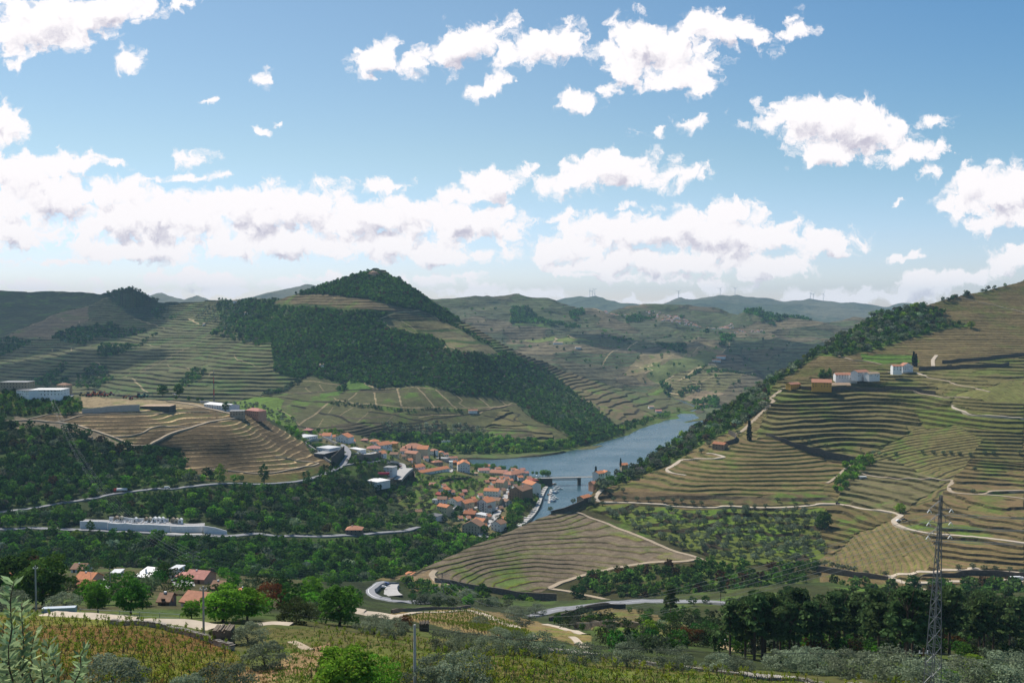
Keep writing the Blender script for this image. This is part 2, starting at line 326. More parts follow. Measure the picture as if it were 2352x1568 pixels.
def make_paint(zones, roads=()):
    def paint(s, px, py, x, y, z, info):
        col = np.empty(px.shape + (3,)); col[:] = FLOOR
        n1 = fbm(x / 40, y / 40, 51, 4); n2 = fbm(x / 9, y / 9, 52, 3); n3 = fbm(x / 130, y / 130, 53, 3)
        for k, zn in enumerate(zones):
            m = info['zid'] == k
            if not m.any(): continue
            base = np.array(zn.get('soil', SOIL)); c = np.empty((m.sum(), 3)); c[:] = base
            g = np.array(zn.get('vine', VINE)); f = info['f'][m]; ri = info['ri'][m]
            nr = zn.get('nrow', 0)
            if nr:
                a = .5 + .5 * np.cos(2 * np.pi * (f * nr)); a = np.clip(a * 1.3 - .3 + .25 * n2[m], 0, 1) * zn.get('vamt', .7)
                c = c * (1 - a[:, None]) + g * a[:, None]
            gm = zn.get('green', 0)   # grassy patches
            if gm:
                a = np.clip((n1[m] + n2[m] * .4) * 2.2 + gm - .5, 0, 1)[:, None] * zn.get('gmax', .8)
                c = c * (1 - a) + np.array(zn.get('gcol', GRASS)) * a
            ed = zn.get('edge')
            if ed is not None:
                w = zn.get('w', .10); a = np.exp(-((f - (w + .04)) / zn.get('ew', .05)) ** 2) * zn.get('eamt', .8)
                a = a * (ri * 0 + np.clip(.6 + n1[m], 0, 1))
                c = c * (1 - a[:, None]) + np.array(ed) * a[:, None]
            pw = zn.get('patch')
            if pw:
                cid, bd = cellnoise(x[m] / pw + .3 * n1[m], y[m] / pw, 61 + k)
                pal = np.array(zn['pal']); ii = (cid * len(pal)).astype(int) % len(pal); pc = pal[ii]
                c = c * .15 + pc * .85 * (1 + .0 * bd[:, None])
                e = (bd < zn.get('pe', .045)); c[e] = c[e] * .5
                st = .5 + .5 * np.cos(2 * np.pi * (z[m] / (3.2 + 2 * cid) + n3[m])); c *= (1 - .28 * st[:, None] * (cid[:, None] < .75))
            c = c * (1 - ri[:, None]) + np.array(zn.get('riser', WALLC)) * ri[:, None] * (1 + .35 * n2[m])[:, None]
            c *= (1 + zn.get('mott', .22) * n1[m] + .12 * n2[m] + .10 * n3[m])[:, None]
            col[m] = c
        for (pts, wpx, rc) in roads:
            dd = np.full(px.shape, 1e9)
            for i in range(len(pts) - 1):
                (x1, y1), (x2, y2) = pts[i], pts[i + 1]; vx, vy = x2 - x1, y2 - y1; L2 = vx * vx + vy * vy * 4 + 1e-9
                t = np.clip(((px - x1) * vx + (py - y1) * vy * 4) / L2, 0, 1)
                dd = np.minimum(dd, np.hypot(px - x1 - t * vx, (py - y1 - t * vy) * 2))
            m = dd < wpx; col[m] = np.array(rc) * (1 + .15 * n2[m])[:, None]
        return np.clip(col * GS, .004, .9)
    return paint

# ================= slope nearest the camera
near_ctrl = [(-300,1700,85),(600,1700,100),(1200,1700,105),(1800,1700,110),(2600,1700,115),
 (0,1568,112),(500,1568,118),(1000,1568,122),(1500,1568,128),(2000,1568,138),(2352,1568,150),
 (0,1480,150),(500,1480,158),(900,1480,168),(1200,1492,170),(1500,1532,165),(1700,1545,162),(2000,1560,155),
 (0,1405,205),(150,1408,205),(300,1412,205),(500,1435,195),(660,1442,200),
 (900,1448,235),(1100,1462,250),(1400,1492,240),(1700,1515,230),(1800,1518,240),(2352,1530,240),(2000,1505,270),
 (1150,1430,420),(1300,1440,430),(1000,1405,480),(860,1362,640),(950,1386,600),(1214,1415,560),(1400,1388,600),(1520,1383,620),(1640,1385,600),(1700,1440,400),(1900,1440,400),(2100,1412,480),(2352,1420,450),(2000,1470,330),(1700,1480,330),(2300,1480,320),
 (0,1340,420),(100,1375,300),(250,1340,430),(250,1385,280),(440,1340,430),(440,1385,300),(560,1385,300),(600,1340,450),(750,1350,500),(750,1400,320),(-300,1400,220),(-300,1330,420),
 (900,1334,720),(1000,1375,650),(1250,1385,680),(1640,1362,680),(1800,1342,700),(1900,1340,700),(2100,1372,640),(2352,1362,660),(2600,1350,660),(2600,1420,450)]
VIN_L = [(-50,1408),(130,1412),(260,1420),(350,1432),(430,1448),(530,1492),(560,1520),(640,1580),(-50,1580)]
VIN_R = [(600,1440),(900,1458),(1180,1482),(1540,1532),(1800,1560),(2352,1600),(600,1600)]
VIN_M = [(900,1412),(1013,1404),(1075,1400),(1113,1412),(1190,1447),(1225,1466),(1340,1490),(1370,1470),(1251,1432),(1180,1412),(1090,1398),(1340,1458),(1346,1494),(1130,1462),(960,1430)]
near_z = [
 dict(soil=(.035,.048,.018), green=.4, gcol=(.045,.075,.018), mott=.5),
 dict(poly=[(-60,1398),(250,1398),(700,1430),(900,1440),(1200,1478),(1560,1525),(2400,1590),(2400,1800),(-60,1800)], soil=(.075,.078,.03), green=.5, gcol=(.065,.105,.02), mott=.5),
 dict(poly=VIN_L, soil=(.15,.088,.030), green=.42, gcol=(.10,.13,.02), mott=.3),
 dict(poly=VIN_R, soil=(.105,.10,.034), green=.5, gcol=(.070,.125,.015), mott=.5),
 dict(poly=[(540,1540),(640,1520),(700,1480),(760,1475),(770,1500),(740,1560),(560,1600)], soil=(.24,.16,.10), green=.15),
 dict(poly=[(0,1290),(470,1290),(700,1330),(640,1395),(470,1400),(0,1398)], soil=(.075,.072,.035), green=.5, gcol=(.05,.09,.02), mott=.5),
 dict(poly=[(895,1410),(1090,1396),(1190,1412),(1250,1430),(1360,1462),(1350,1496),(1300,1470),(1140,1465),(960,1430)], soil=(.20,.15,.075), h=0, green=.35, gcol=(.11,.15,.03)),
 dict(poly=[(1340,1395),(1470,1405),(1580,1440),(1560,1475),(1400,1470),(1330,1430)], soil=(.15,.12,.06), h=4.0, rf=.5, w=.075, green=.4),
 dict(poly=[(1620,1440),(1700,1425),(1760,1450),(1750,1490),(1650,1485)], soil=(.42,.34,.24), green=.1),
 dict(poly=[(1460,1340),(2352,1350),(2352,1520),(1700,1510),(1600,1440)], soil=(.05,.06,.022), green=.35, mott=.5),
 dict(poly=[(1640,1452),(1690,1432),(1745,1445),(1740,1488),(1690,1498),(1640,1478)], soil=(.34,.27,.19), green=.1),
]
NEAR = Sheet('hillside', near_ctrl,
 [(-300,1330),(0,1325),(200,1300),(450,1315),(620,1330),(780,1340),(860,1336),(930,1332),(1000,1368),(1250,1385),(1450,1378),(1640,1362),(1800,1342),(1900,1338),(2050,1365),(2352,1362),(2700,1350)],
 [(-300,1720),(2700,1720)], -260, 2620, 4, 520, [(1.2, 30, 0), (.35, 6, 0)], 120, terr=make_terr(near_z), paint=make_paint(near_z), seed=3)

# ================= right-hand terraced hill with the mound below it
MOUND = [(930,1322),(985,1300),(1100,1246),(1176,1212),(1250,1188),(1310,1170),(1324,1181),(1361,1198),(1401,1211),(1464,1234),(1514,1256),(1564,1274),(1610,1291),(1526,1294),(1476,1296),(1426,1302),(1376,1312),(1326,1322),(1289,1333),(1261,1346),(1278,1362),(1100,1345),(1000,1330)]
OLIVES = [(1345,1172),(1376,1170),(1764,1173),(1850,1172),(1890,1165),(1905,1200),(1880,1230),(1905,1270),(1880,1295),(1800,1308),(1700,1305),(1625,1292),(1564,1272),(1464,1232),(1401,1209),(1361,1196)]
RFOREST = [(1372,1118),(1440,1065),(1500,1025),(1560,990),(1640,935),(1700,895),(1760,858),(1830,820),(1875,787),(1930,752),(2000,715),(2060,693),(2100,690),(2165,712),(2170,738),(2235,745),(2180,752),(2060,790),(1985,812),(1920,822),(1880,815),(1862,832),(1800,866),(1770,893),(1765,905),(1764,930),(1701,976),(1638,1008),(1566,1048),(1526,1070),(1463,1096),(1400,1125),(1372,1140)]
right_z = [
 dict(soil=(.175,.13,.075), h=2.3, rf=.42, w=.075, nrow=1, vamt=.35, green=.42, gcol=(.10,.12,.035), wn=.9, ws=120, mott=.2),
 dict(poly=[(1740,1010),(1764,880),(1900,860),(2100,850),(2352,820),(2352,1090),(2100,1090),(1960,1070)], soil=(.15,.125,.065), h=3.3, rf=.6, w=.075, nrow=2, vamt=.55, green=.38, gcol=(.085,.115,.028), wn=.8, ws=90),
 dict(poly=[(1764,940),(1800,880),(2120,880),(2195,905),(2160,960),(2060,1010),(2010,1030),(1980,1056),(1920,1060),(1764,1003),(1740,990)], soil=(.165,.135,.075), h=4.3, rf=.78, w=.075, nrow=2, vamt=.5, green=.42, gcol=(.08,.12,.025), wn=.9, ws=80, gap=.10, riser=(.06,.05,.035)),
 dict(poly=[(1570,1050),(1640,1035),(1764,1003),(1900,1056),(1960,1063),(1920,1098),(1893,1112),(1890,1150),(1376,1160),(1385,1128),(1463,1096),(1530,1072)], soil=(.185,.135,.08), h=2.7, rf=.50, w=.08, nrow=1, vamt=.75, green=.16, edge=(.13,.15,.03), ew=.10, eamt=.7, wn=.35, ws=110, gap=.03),
 dict(poly=[(1376,1138),(1560,1140),(1893,1130),(1925,1152),(1376,1166)], soil=(.12,.09,.055), h=5, rf=.5, w=.2, green=.25),
 dict(poly=[(1965,1062),(2060,1040),(2200,1052),(2352,1066),(2352,1130),(2190,1108),(2160,1150),(2070,1182),(1925,1152),(1945,1085)], soil=(.165,.145,.085), h=2.7, rf=.85, w=.085, nrow=1, vamt=.3, green=.12, wn=.05, ws=150, gap=.02, wx=.012, riser=(.07,.056,.038)),
 dict(poly=[(2160,1118),(2230,1050),(2352,1060),(2352,1250),(2126,1230),(2075,1200),(2075,1180)], soil=(.18,.13,.075), h=2.3, rf=.85, w=.075, nrow=2, vamt=.45, green=.28, wn=.7, ws=80, riser=(.075,.058,.04)),
 dict(poly=[(2070,1190),(2110,1225),(2352,1250),(2352,1345),(2060,1340),(1905,1312),(1880,1290),(1960,1230)], soil=(.19,.135,.078), h=2.5, rf=.82, w=.085, nrow=2, vamt=.5, green=.2, wn=.8, ws=70, riser=(.08,.06,.04)),
 dict(poly=[(2060,1008),(2120,970),(2180,965),(2260,1010),(2240,1030),(2180,1120),(2150,1150),(2080,1170),(2170,1110),(2050,1052),(1965,1060)], soil=(.19,.145,.085), h=2.4, rf=.45, w=.15, wx=-.10, nrow=2, vamt=.9, edge=(.13,.15,.03), green=.2),
 dict(poly=[(1890,1310),(1912,1280),(1960,1240),(2010,1205),(2055,1175),(2075,1190),(2050,1205),(2075,1225),(2140,1240),(2160,1290),(2120,1322),(2050,1332),(1965,1318)], soil=(.20,.15,.088), h=4.4, rf=.32, w=.12, wx=.22, nrow=1, vamt=.7, vine=(.12,.15,.03), edge=(.14,.16,.035), eamt=.8, wn=.5),
 dict(poly=[(2190,905),(2240,890),(2300,880),(2352,874),(2352,925),(2230,915)], soil=(.17,.15,.07), h=3, rf=.1, wx=.3, nrow=2, vamt=.9, vine=(.10,.16,.03)),
 dict(poly=[(2100,945),(2185,930),(2352,962),(2352,995),(2200,975),(2130,985)], soil=(.13,.14,.045), h=5, rf=.5, w=.075, green=.7, riser=(.06,.05,.035)),
 dict(poly=[(1975,815),(2100,818),(2110,835),(2030,840),(1990,832)], soil=(.09,.17,.03), green=.8, h=5, rf=.3),
 dict(poly=[(1850,1175),(1930,1160),(2070,1190),(1960,1235),(1905,1275),(1880,1260)], soil=(.15,.115,.06), h=2.8, rf=.8, w=.075, green=.4, nrow=2, vamt=.4, wn=.8, ws=60),
 dict(poly=OLIVES, soil=(.115,.15,.035), h=3.6, rf=.62, w=.22, green=.65, gcol=(.085,.16,.02), wn=.9, ws=50, riser=(.055,.045,.03)),
 dict(poly=[(1324,1181),(1345,1176),(1430,1205),(1520,1240),(1640,1290),(1600,1290),(1464,1234)], soil=(.06,.06,.03), green=.3),
 dict(poly=MOUND, soil=(.175,.142,.118), h=2.0, rf=.34, w=.09, nrow=0, edge=(.13,.165,.018), ew=.13, eamt=1.0, wn=.5, ws=110, gap=.0, green=.1, mott=.18, riser=(.11,.085,.06)),
 dict(poly=RFOREST, soil=(.07,.10,.03), green=.5),
 dict(poly=[(1240,1352),(1289,1335),(1326,1324),(1376,1314),(1476,1298),(1625,1296),(1660,1305),(1880,1300),(1895,1335),(2060,1350),(2352,1350),(2352,1450),(1000,1450),(1000,1338)], soil=(.055,.055,.025), green=.3, mott=.5),
 dict(poly=[(1990,1338),(2045,1334),(2080,1352),(2120,1372),(1990,1370),(1880,1345),(1885,1318)], soil=(.17,.13,.07), h=3, rf=.3, green=.3),
 dict(poly=[(900,1335),(960,1318),(985,1306),(1005,1335),(1080,1372),(1040,1368),(990,1345),(930,1345)], soil=(.24,.18,.12), green=.15),
]
right_ctrl = [(850,1345,740),(900,1330,760),(930,1322,770),(985,1303,795),(1000,1360,730),(1100,1248,850),(1100,1340,780),(1176,1214,885),(1250,1190,920),(1250,1280,840),(1250,1365,770),(1310,1172,950),(1400,1280,840),(1400,1370,740),(1324,1181,950),(1464,1234,890),(1610,1291,820),(1600,1340,760),(1366,1155,1000),(1400,1165,1000),(1550,1166,990),(1764,1168,980),(1919,1155,990),(2060,1180,930),(2126,1229,860),(2352,1251,820),(2650,1260,800),(1650,1220,930),(1850,1290,850),(1900,1300,830),(2036,1332,790),(2200,1322,780),(2352,1322,770),(1700,1390,690),(2100,1400,690),(2352,1400,690),(1200,1410,690),
 (1383,1130,1030),(1546,1066,1120),(1623,1041,1150),(1722,1008,1180),(1900,1050,1130),(2180,1105,1030),(2352,1100,1020),(1440,1075,1150),(1500,1035,1230),(1560,1000,1290),(1640,945,1370),(1764,936,1270),(1850,960,1230),(2000,960,1230),(2190,930,1200),(2352,957,1130),(1830,890,1330),(1880,885,1330),(1960,860,1380),(2100,840,1410),(2352,830,1400),(1875,797,1520),(2060,705,1650),(2060,780,1530),(2352,740,1600),(2352,650,1800),(2200,685,1720),(2650,600,1850),(2650,900,1250),(2270,895,1215),(2352,880,1260)]
RTOP = [(700,1390),(850,1345),(930,1322),(985,1300),(1050,1272),(1100,1248),(1176,1213),(1250,1189),(1310,1171),(1350,1152),(1372,1128),(1400,1112),(1440,1082),(1500,1042),(1560,1007),(1640,953),(1700,913),(1760,876),(1830,838),(1875,803),(1930,770),(2000,733),(2060,710),(2100,700),(2200,681),(2290,663),(2352,646),(2650,590)]
RIGHT = Sheet('terraced_hill', right_ctrl, RTOP, [(700,1440),(2700,1440)], 760, 2600, 3, 1600, [(7, 120, 0), (1.0, 25, 0)], 300, terr=make_terr(right_z), paint=make_paint(right_z), seed=5, backslope=.75)

# ================= valley side and promontory with the village
KNOLL = [(60,962),(110,953),(176,945),(345,938),(380,925),(450,925),(540,945),(610,965),(640,985),(665,1000),(690,1015),(715,1040),(765,1062),(760,1072),(700,1084),(560,1095),(440,1095),(420,1085),(410,1060),(420,1030),(380,1022),(345,1022),(308,1020),(264,1000),(220,986),(125,972)]
mid_z = [
 dict(soil=(.035,.055,.018), green=.35, gcol=(.05,.10,.02), mott=.4),
 dict(poly=[(0,885),(150,890),(190,925),(180,955),(100,955),(0,940)], soil=(.07,.09,.03), green=.5),
 dict(poly=KNOLL, soil=(.098,.074,.046), h=3.5, rf=.2, w=.14, edge=(.66,.50,.33), ew=.10, eamt=1.0, wn=1.1, ws=120, green=.25, gcol=(.055,.075,.02), gap=0, riser=(.09,.065,.04), mott=.35),
 dict(poly=[(440,1090),(700,1082),(755,1068),(745,1080),(700,1098),(590,1106),(440,1108)], soil=(.09,.08,.03), green=.4),
 dict(poly=[(30,955),(75,962),(180,975),(262,1003),(310,1028),(260,1022),(150,985),(90,975),(40,985)], soil=(.20,.17,.14), mott=.5),
 dict(poly=[(180,905),(370,915),(480,925),(560,945),(330,935),(190,935)], soil=(.30,.24,.17), green=.1),
 dict(poly=[(640,960),(700,990),(900,1010),(1050,1045),(1180,1085),(1100,1110),(900,1060),(790,1030),(700,1010)], soil=(.13,.12,.06), green=.6, gcol=(.06,.12,.02)),
 dict(poly=[(890,1110),(950,1085),(1050,1095),(1150,1100),(1170,1140),(1080,1150),(1000,1170),(960,1180),(900,1150)], soil=(.09,.12,.03), green=.6, gcol=(.08,.15,.025), h=2.6, rf=.5, w=.2),
 dict(poly=[(1000,1165),(1100,1140),(1245,1095),(1245,1135),(1205,1200),(1120,1225),(1050,1220)], soil=(.14,.13,.07), green=.5),
]
mid_ctrl = [(-300,1420,620),(0,1400,640),(300,1400,650),(600,1400,660),(900,1400,680),(1150,1400,'z14'),(1350,1400,'z10'),
 (0,1300,740),(300,1300,760),(600,1300,780),(900,1310,800),(1100,1270,'z8'),(1200,1330,'z6'),
 (0,1217,840),(362,1222,850),(588,1226,870),(725,1234,890),(888,1224,950),(963,1211,1000),(1050,1230,'z10'),(1103,1222,'z8'),
 (0,1176,890),(0,1100,960),(150,1153,930),(276,1133,960),(475,1118,985),(588,1110,1035),(700,1101,1090),(785,1069,1170),(800,1039,1230),(890,1058,1260),(920,1085,1250),
 (851,1135,1120),(700,1170,1000),(850,1170,1050),(1000,1160,'z22'),(1028,1184,'z14'),(1063,1154,'z15'),(1150,1166,'z9'),(1170,1126,'z10'),(1190,1100,'z10'),(1000,1100,'z24'),(1060,1085,'z20'),(950,1085,'z30'),(900,1150,1130),
 (150,1050,1030),(300,1020,1080),(345,1020,1080),(400,1050,1080),(550,1080,1078),(700,1060,1150),(0,967,1120),(200,950,1150),(345,943,1170),(550,959,1210),(650,1000,1240),(0,905,1200),(200,912,1220),(400,925,1260),(500,935,1280),(600,955,1300),(700,990,1380),(800,1000,1450),(900,1015,'z38'),(1000,1037,'z22'),(1050,1055,'z12'),(1110,1076,'z4'),(1180,1086,'z4'),(1235,1100,'z4'),(1238,1130,'z4'),(1230,1160,'z4'),(1198,1205,'z5'),
 (1330,1110,'z-9'),(1275,1130,'z-8'),(1262,1170,'z-8'),(1236,1208,'z-6'),(1400,1150,'z-9'),(-300,1200,840),(-300,1000,1050),(-300,900,1180)]
MTOP = [(-300,885),(0,890),(60,905),(200,912),(300,918),(400,925),(450,930),(520,935),(600,955),(640,975),(690,990),(800,998),(900,1010),(1000,1035),(1050,1052),(1110,1075),(1180,1085),(1260,1102),(1330,1115),(1420,1120)]
MID = Sheet('valley_side', mid_ctrl, MTOP, [(-300,1440),(1420,1440)], -270, 1400, 2.6, 760, [(5, 90, 0), (.8, 14, 0)], 260, terr=make_terr(mid_z), paint=make_paint(mid_z), seed=8, backslope=.45)

# ================= big conical hill and the hills left of it
def zp(pts, ox, oy, k): return [(ox + x * k, oy + y * k) for x, y in pts]
U2 = lambda pts: zp(pts, 588, 574.2, .2563)
U1 = lambda pts: zp(pts, 0, 631.6, .2563)
CF = U2([(160,1000),(150,860),(0,870),(-60,800),(-330,620),(-360,500),(-250,350),(-150,260),(0,470),(170,450),(330,400),(500,330),(700,260),(880,215),(1000,190),(1190,215),(1300,270),(1450,370),(1640,500),(1860,625),(1780,650),(1830,700),(1980,760),(2110,830),(2120,900),(2290,920),(2600,1080),(2900,1330),(3180,1540),(3330,1680),(3250,1750),(2900,1760),(2750,1640),(2550,1560),(2294,1350),(2050,1310),(1800,1290),(1600,1220),(1080,1230),(960,1190),(800,1160),(750,1180),(470,1110),(370,1150),(160,1090)])
GR = np.array((.115,.105,.060)); 
def vine(poly, **k):
    d = dict(poly=poly, soil=(.150,.120,.078), h=5.0, rf=.25, w=.08, nrow=2, vamt=.55, vine=(.075,.095,.035), wn=.4, ws=160, green=.12, gap=.1); d.update(k); return d
centre_z = [
 vine(None, h=6.0, rf=.55, nrow=2, wn=1.0, ws=220, green=.45, gcol=(.065,.115,.035), soil=(.110,.112,.062), riser=(.065,.06,.045)),
 vine(U1([(0,150),(1000,150),(1010,170),(800,270),(500,360),(270,450),(50,560),(0,560),(-300,560),(-300,150)]), soil=(.05,.065,.04), h=9, rf=.12, nrow=4, vamt=.4),  # far left slope: cloud shade painted into the soil colour
 vine(U1([(50,570),(300,440),(500,360),(790,290),(790,400),(640,470),(440,590)]), soil=(.20,.15,.115), h=9, rf=.15, nrow=6, vamt=.35, green=.02),
 dict(poly=CF, soil=(.05,.085,.028), green=.6, gcol=(.06,.09,.025)),
 dict(poly=U2([(860,215),(1000,150),(1200,215),(1450,370),(1640,500),(1480,540),(1150,440),(1000,405),(300,420),(450,330)]), soil=(.05,.06,.03)),
 vine(U2([(160,495),(300,420),(680,405),(1000,408),(1050,440),(1250,490),(1480,542),(1240,548),(900,515),(500,505)]), h=6.5, rf=.28, nrow=2, soil=(.165,.125,.085)),
 vine(U2([(1130,615),(1250,560),(1480,545),(1600,590),(1640,630)]), h=5.0, rf=.4, soil=(.12,.105,.065)),
 vine(U2([(1130,622),(1640,632),(1840,712),(1430,705),(1470,745),(1180,690)]), h=20, rf=.1, nrow=8, vamt=.5, soil=(.19,.165,.095), green=.35, gcol=(.13,.16,.04)),
 vine(U2([(1470,722),(1840,728),(1990,802),(1660,798)]), h=20, rf=.1, nrow=8, soil=(.17,.15,.10)),
 vine(U2([(1680,828),(2080,835),(2190,920),(1870,920),(1740,880)]), h=20, rf=.1, nrow=8, soil=(.18,.155,.10)),
 vine(U2([(1470,915),(1700,880),(1870,930),(1960,990),(1700,950)]), h=5, rf=.3, soil=(.11,.105,.06)),
 vine(U2([(1770,640),(1870,632),(2294,790),(2700,1010),(3150,1250),(3400,1400),(3560,1480),(3560,1600),(3100,1500),(2800,1240),(2400,960),(2150,830),(1850,700)]), h=6.0, rf=.5, nrow=2, wn=.6, ws=120, soil=(.145,.115,.075), riser=(.06,.05,.038)),
 # fields at the foot
 vine(U2([(60,1310),(370,1150),(470,1110),(750,1180),(800,1160),(960,1190),(1080,1230),(1600,1220),(1800,1290),(2050,1310),(2294,1350),(2450,1480),(2700,1620),(2850,1720),(2750,1760),(2000,1770),(600,1760),(150,1560),(0,1500)]), h=26, rf=.04, nrow=14, vamt=.45, soil=(.098,.098,.050), vine=(.05,.072,.024), green=.15),
 dict(poly=U2([(2230,1400),(2400,1560),(2650,1660),(2700,1760),(2000,1760),(1800,1690),(2100,1570)]), soil=(.13,.12,.06), h=7, rf=.5, w=.075, green=.3, wn=1.0, ws=60, riser=(.06,.05,.04)),
 dict(poly=U2([(820,1160),(900,1150),(1000,1210),(1040,1240),(880,1260),(740,1240)]), soil=(.09,.17,.035), green=.8),
 dict(poly=U2([(570,1300),(740,1260),(790,1250),(740,1310),(580,1350)]), soil=(.09,.17,.035), green=.8),
 dict(poly=U2([(0,1330),(120,1325),(260,1360),(210,1420),(350,1520),(370,1560),(100,1600),(-300,1500),(-240,1380)]), soil=(.11,.18,.035), green=.7),
 dict(poly=[(760,972),(1085,980),(1210,985),(1230,1005),(1240,1030),(900,1020),(760,1000)], soil=(.085,.075,.05), green=.3, h=4, rf=.4, w=.075),
 dict(poly=[(880,1000),(1200,1010),(1300,1012),(1400,985),(1500,955),(1620,935),(1620,960),(1450,1000),(1300,1040),(900,1052)], soil=(.08,.11,.03), green=.6),
]
cl_roads = [
 (U2([(1080,620),(1120,612),(1250,555),(1300,548),(1470,543)]), 1.2, PATHC*1.2),(U2([(1140,645),(1165,660),(1180,688),(1240,718)]), 2.0, PATHC*1.1),(U2([(1180,686),(1310,686)]), .8, PATHC),
 (U2([(1300,630),(1430,700)]), .9, PATHC),(U2([(1320,700),(1470,745)]), .8, PATHC),(U2([(1600,590),(1640,630)]), .8, PATHC),(U2([(670,410),(705,436)]), .8, PATHC),
 (U2([(1675,828),(1700,870),(1690,890),(1600,905)]), 1.6, PATHC),(U2([(1740,870),(1870,940),(1970,990)]), 1.0, PATHC*.8),
 (U2([(810,1130),(960,1165),(985,1205),(1080,1230)]), 1.5, PATHC*1.1),(U2([(1080,1237),(1300,1235),(1590,1248)]), .9, PATHC*.8),
 (U2([(1060,1270),(1078,1400)]), 1.5, PATHC*.75),(U2([(1265,1243),(1302,1405)]), 1.6, PATHC*.75),(U2([(1450,1245),(1600,1422)]), 1.5, PATHC*.7),(U2([(1610,1250),(1788,1422)]), 1.5, PATHC*.7),
 (U2([(1770,1275),(1850,1345),(1820,1370),(1880,1410)]), .9, PATHC*.8),(U2([(1990,1310),(2085,1390)]), .9, PATHC*.7),(U2([(2170,1325),(2240,1370)]), .8, PATHC*.7),(U2([(900,1275),(830,1358)]), 1.2, PATHC*.7),
 (U2([(700,1340),(720,1360),(900,1385),(1300,1415),(1800,1430),(2100,1400),(2294,1365)]), 1.0, PATHC*.8),
 (U2([(640,1385),(540,1450),(390,1545)]), 1.8, PATHC*.6),(U2([(190,1440),(300,1470),(360,1530),(400,1560)]), 1.0, PATHC*.9),
 (U2([(430,1160),(750,1188)]), .8, PATHC*.8),(U2([(440,1215),(505,1285)]), .8, PATHC*.7),(U2([(570,1200),(605,1245)]), .8, PATHC*.7),(U2([(550,1260),(580,1275)]), .7, PATHC*.7),
 (U2([(1460,1500),(2000,1470),(2130,1400),(2294,1365)]), 1.1, PATHC*.9),
 (U2([(1040,1440),(900,1555)]), .7, PATHC*.6),(U2([(870,1420),(750,1480)]), .8, PATHC*.6),(U2([(1220,1500),(1160,1560)]), .7, PATHC*.6),(U2([(690,1410),(650,1450)]), .6, PATHC*.6),(U2([(600,1500),(555,1560)]), .6, PATHC*.6),
 ([(588,950),(640,985),(700,1003)], .8, PATHC*.6),
 (U2([(-60,850),(10,860),(30,875),(300,912)]), 1.1, PATHC*.9),(U2([(0,1050),(230,1110)]), .8, PATHC*.6),
 (U1([(1690,375),(1730,400),(1735,415),(1780,430)]), 1.8, PATHC*1.1),(U1([(1205,405),(1380,435),(1470,468)]), 1.2, PATHC*.9),(U1([(1270,600),(1430,635)]), 1.1, PATHC*.8),(U1([(860,785),(900,810),(920,850)]), 1.4, PATHC*.9),
 (U1([(1185,945),(1250,1000),(1320,1055)]), 1.8, PATHC*.9),(U1([(1870,910),(1910,880)]), 1.0, PATHC*.9),(U1([(1000,170),(1030,195),(1130,230)]), 1.0, PATHC*.7),(U1([(2100,730),(2130,775),(2294,830)]), 1.1, PATHC*.8),
 (U1([(50,560),(300,445),(520,360),(790,290),(890,240),(1000,190)]), 1.0, PATHC*.55),(U1([(850,380),(700,450),(550,540),(430,590)]), .9, PATHC*.45),
 (U1([(1500,800),(1540,830),(1740,860)]), .8, PATHC*.7),(U1([(1100,925),(1190,945)]), .8, PATHC*.6),(U1([(1260,880),(1450,770),(1700,660),(1880,590)]), 1.0, PATHC*.5),
 (U1([(1140,900),(1300,840),(1450,750)]), .9, PATHC*.4),(U1([(290,448),(300,452)]), .8, PATHC),(U1([(550,395),(570,420)]), .8, PATHC*.8),(U1([(705,400),(715,430)]), .8, PATHC*.8),(U1([(465,660),(468,690)]), .6, PATHC*.8),(U1([(640,665),(638,695)]), .6, PATHC*.8),
 (U2([(2560,1240),(2500,1215),(2400,1130)]), .8, PATHC*.7),
 # walls and hedges, the shade on their near faces painted as near-black lines
 (U2([(130,1310),(350,1300),(590,1270),(790,1250),(1000,1245),(1250,1240)]), 2.3, WALLC*.25),(U2([(120,1328),(300,1350),(480,1370),(660,1375)]), 2.0, WALLC*.25),(U2([(250,1205),(400,1205),(480,1212)]), 1.6, WALLC*.25),
 ([(734,945),(760,950),(783,957),(808,974),(913,974),(988,967),(1063,954),(1113,944),(1163,930)], 3.2, WALLC*.25),([(848,949),(900,952),(935,960),(970,966)], 2.6, WALLC*.25),([(933,950),(988,956),(1050,951)], 2.0, WALLC*.25),
 ([(866,989),(940,993),(1000,1000)], 1.8, WALLC*.25),([(680,973),(760,978),(830,986),(880,995),(920,1002)], 2.4, WALLC*.25),([(1113,955),(1163,962),(1180,968)], 1.9, WALLC*.25),([(1045,975),(1110,980),(1150,978)], 1.6, WALLC*.25),
 ([(670,935),(700,939)], 3.0, WALLC*.25),([(1176,945),(1195,950),(1180,965),(1230,978),(1270,985)], 1.9, WALLC*.25),
]
LTOP = [(-300,665),(0,668),(100,672),(230,676),(260,668),(290,664),(320,672),(365,696),(440,692),(540,690),(600,692),(650,690),(700,671),(760,650),(800,634),(840,618),(862,611),(885,618),(930,647),(1000,692),(1060,735),(1100,756),(1150,785),(1200,812),(1300,856),(1430,890),(1500,905),(1560,919),(1600,938),(1650,950),(1720,960)]
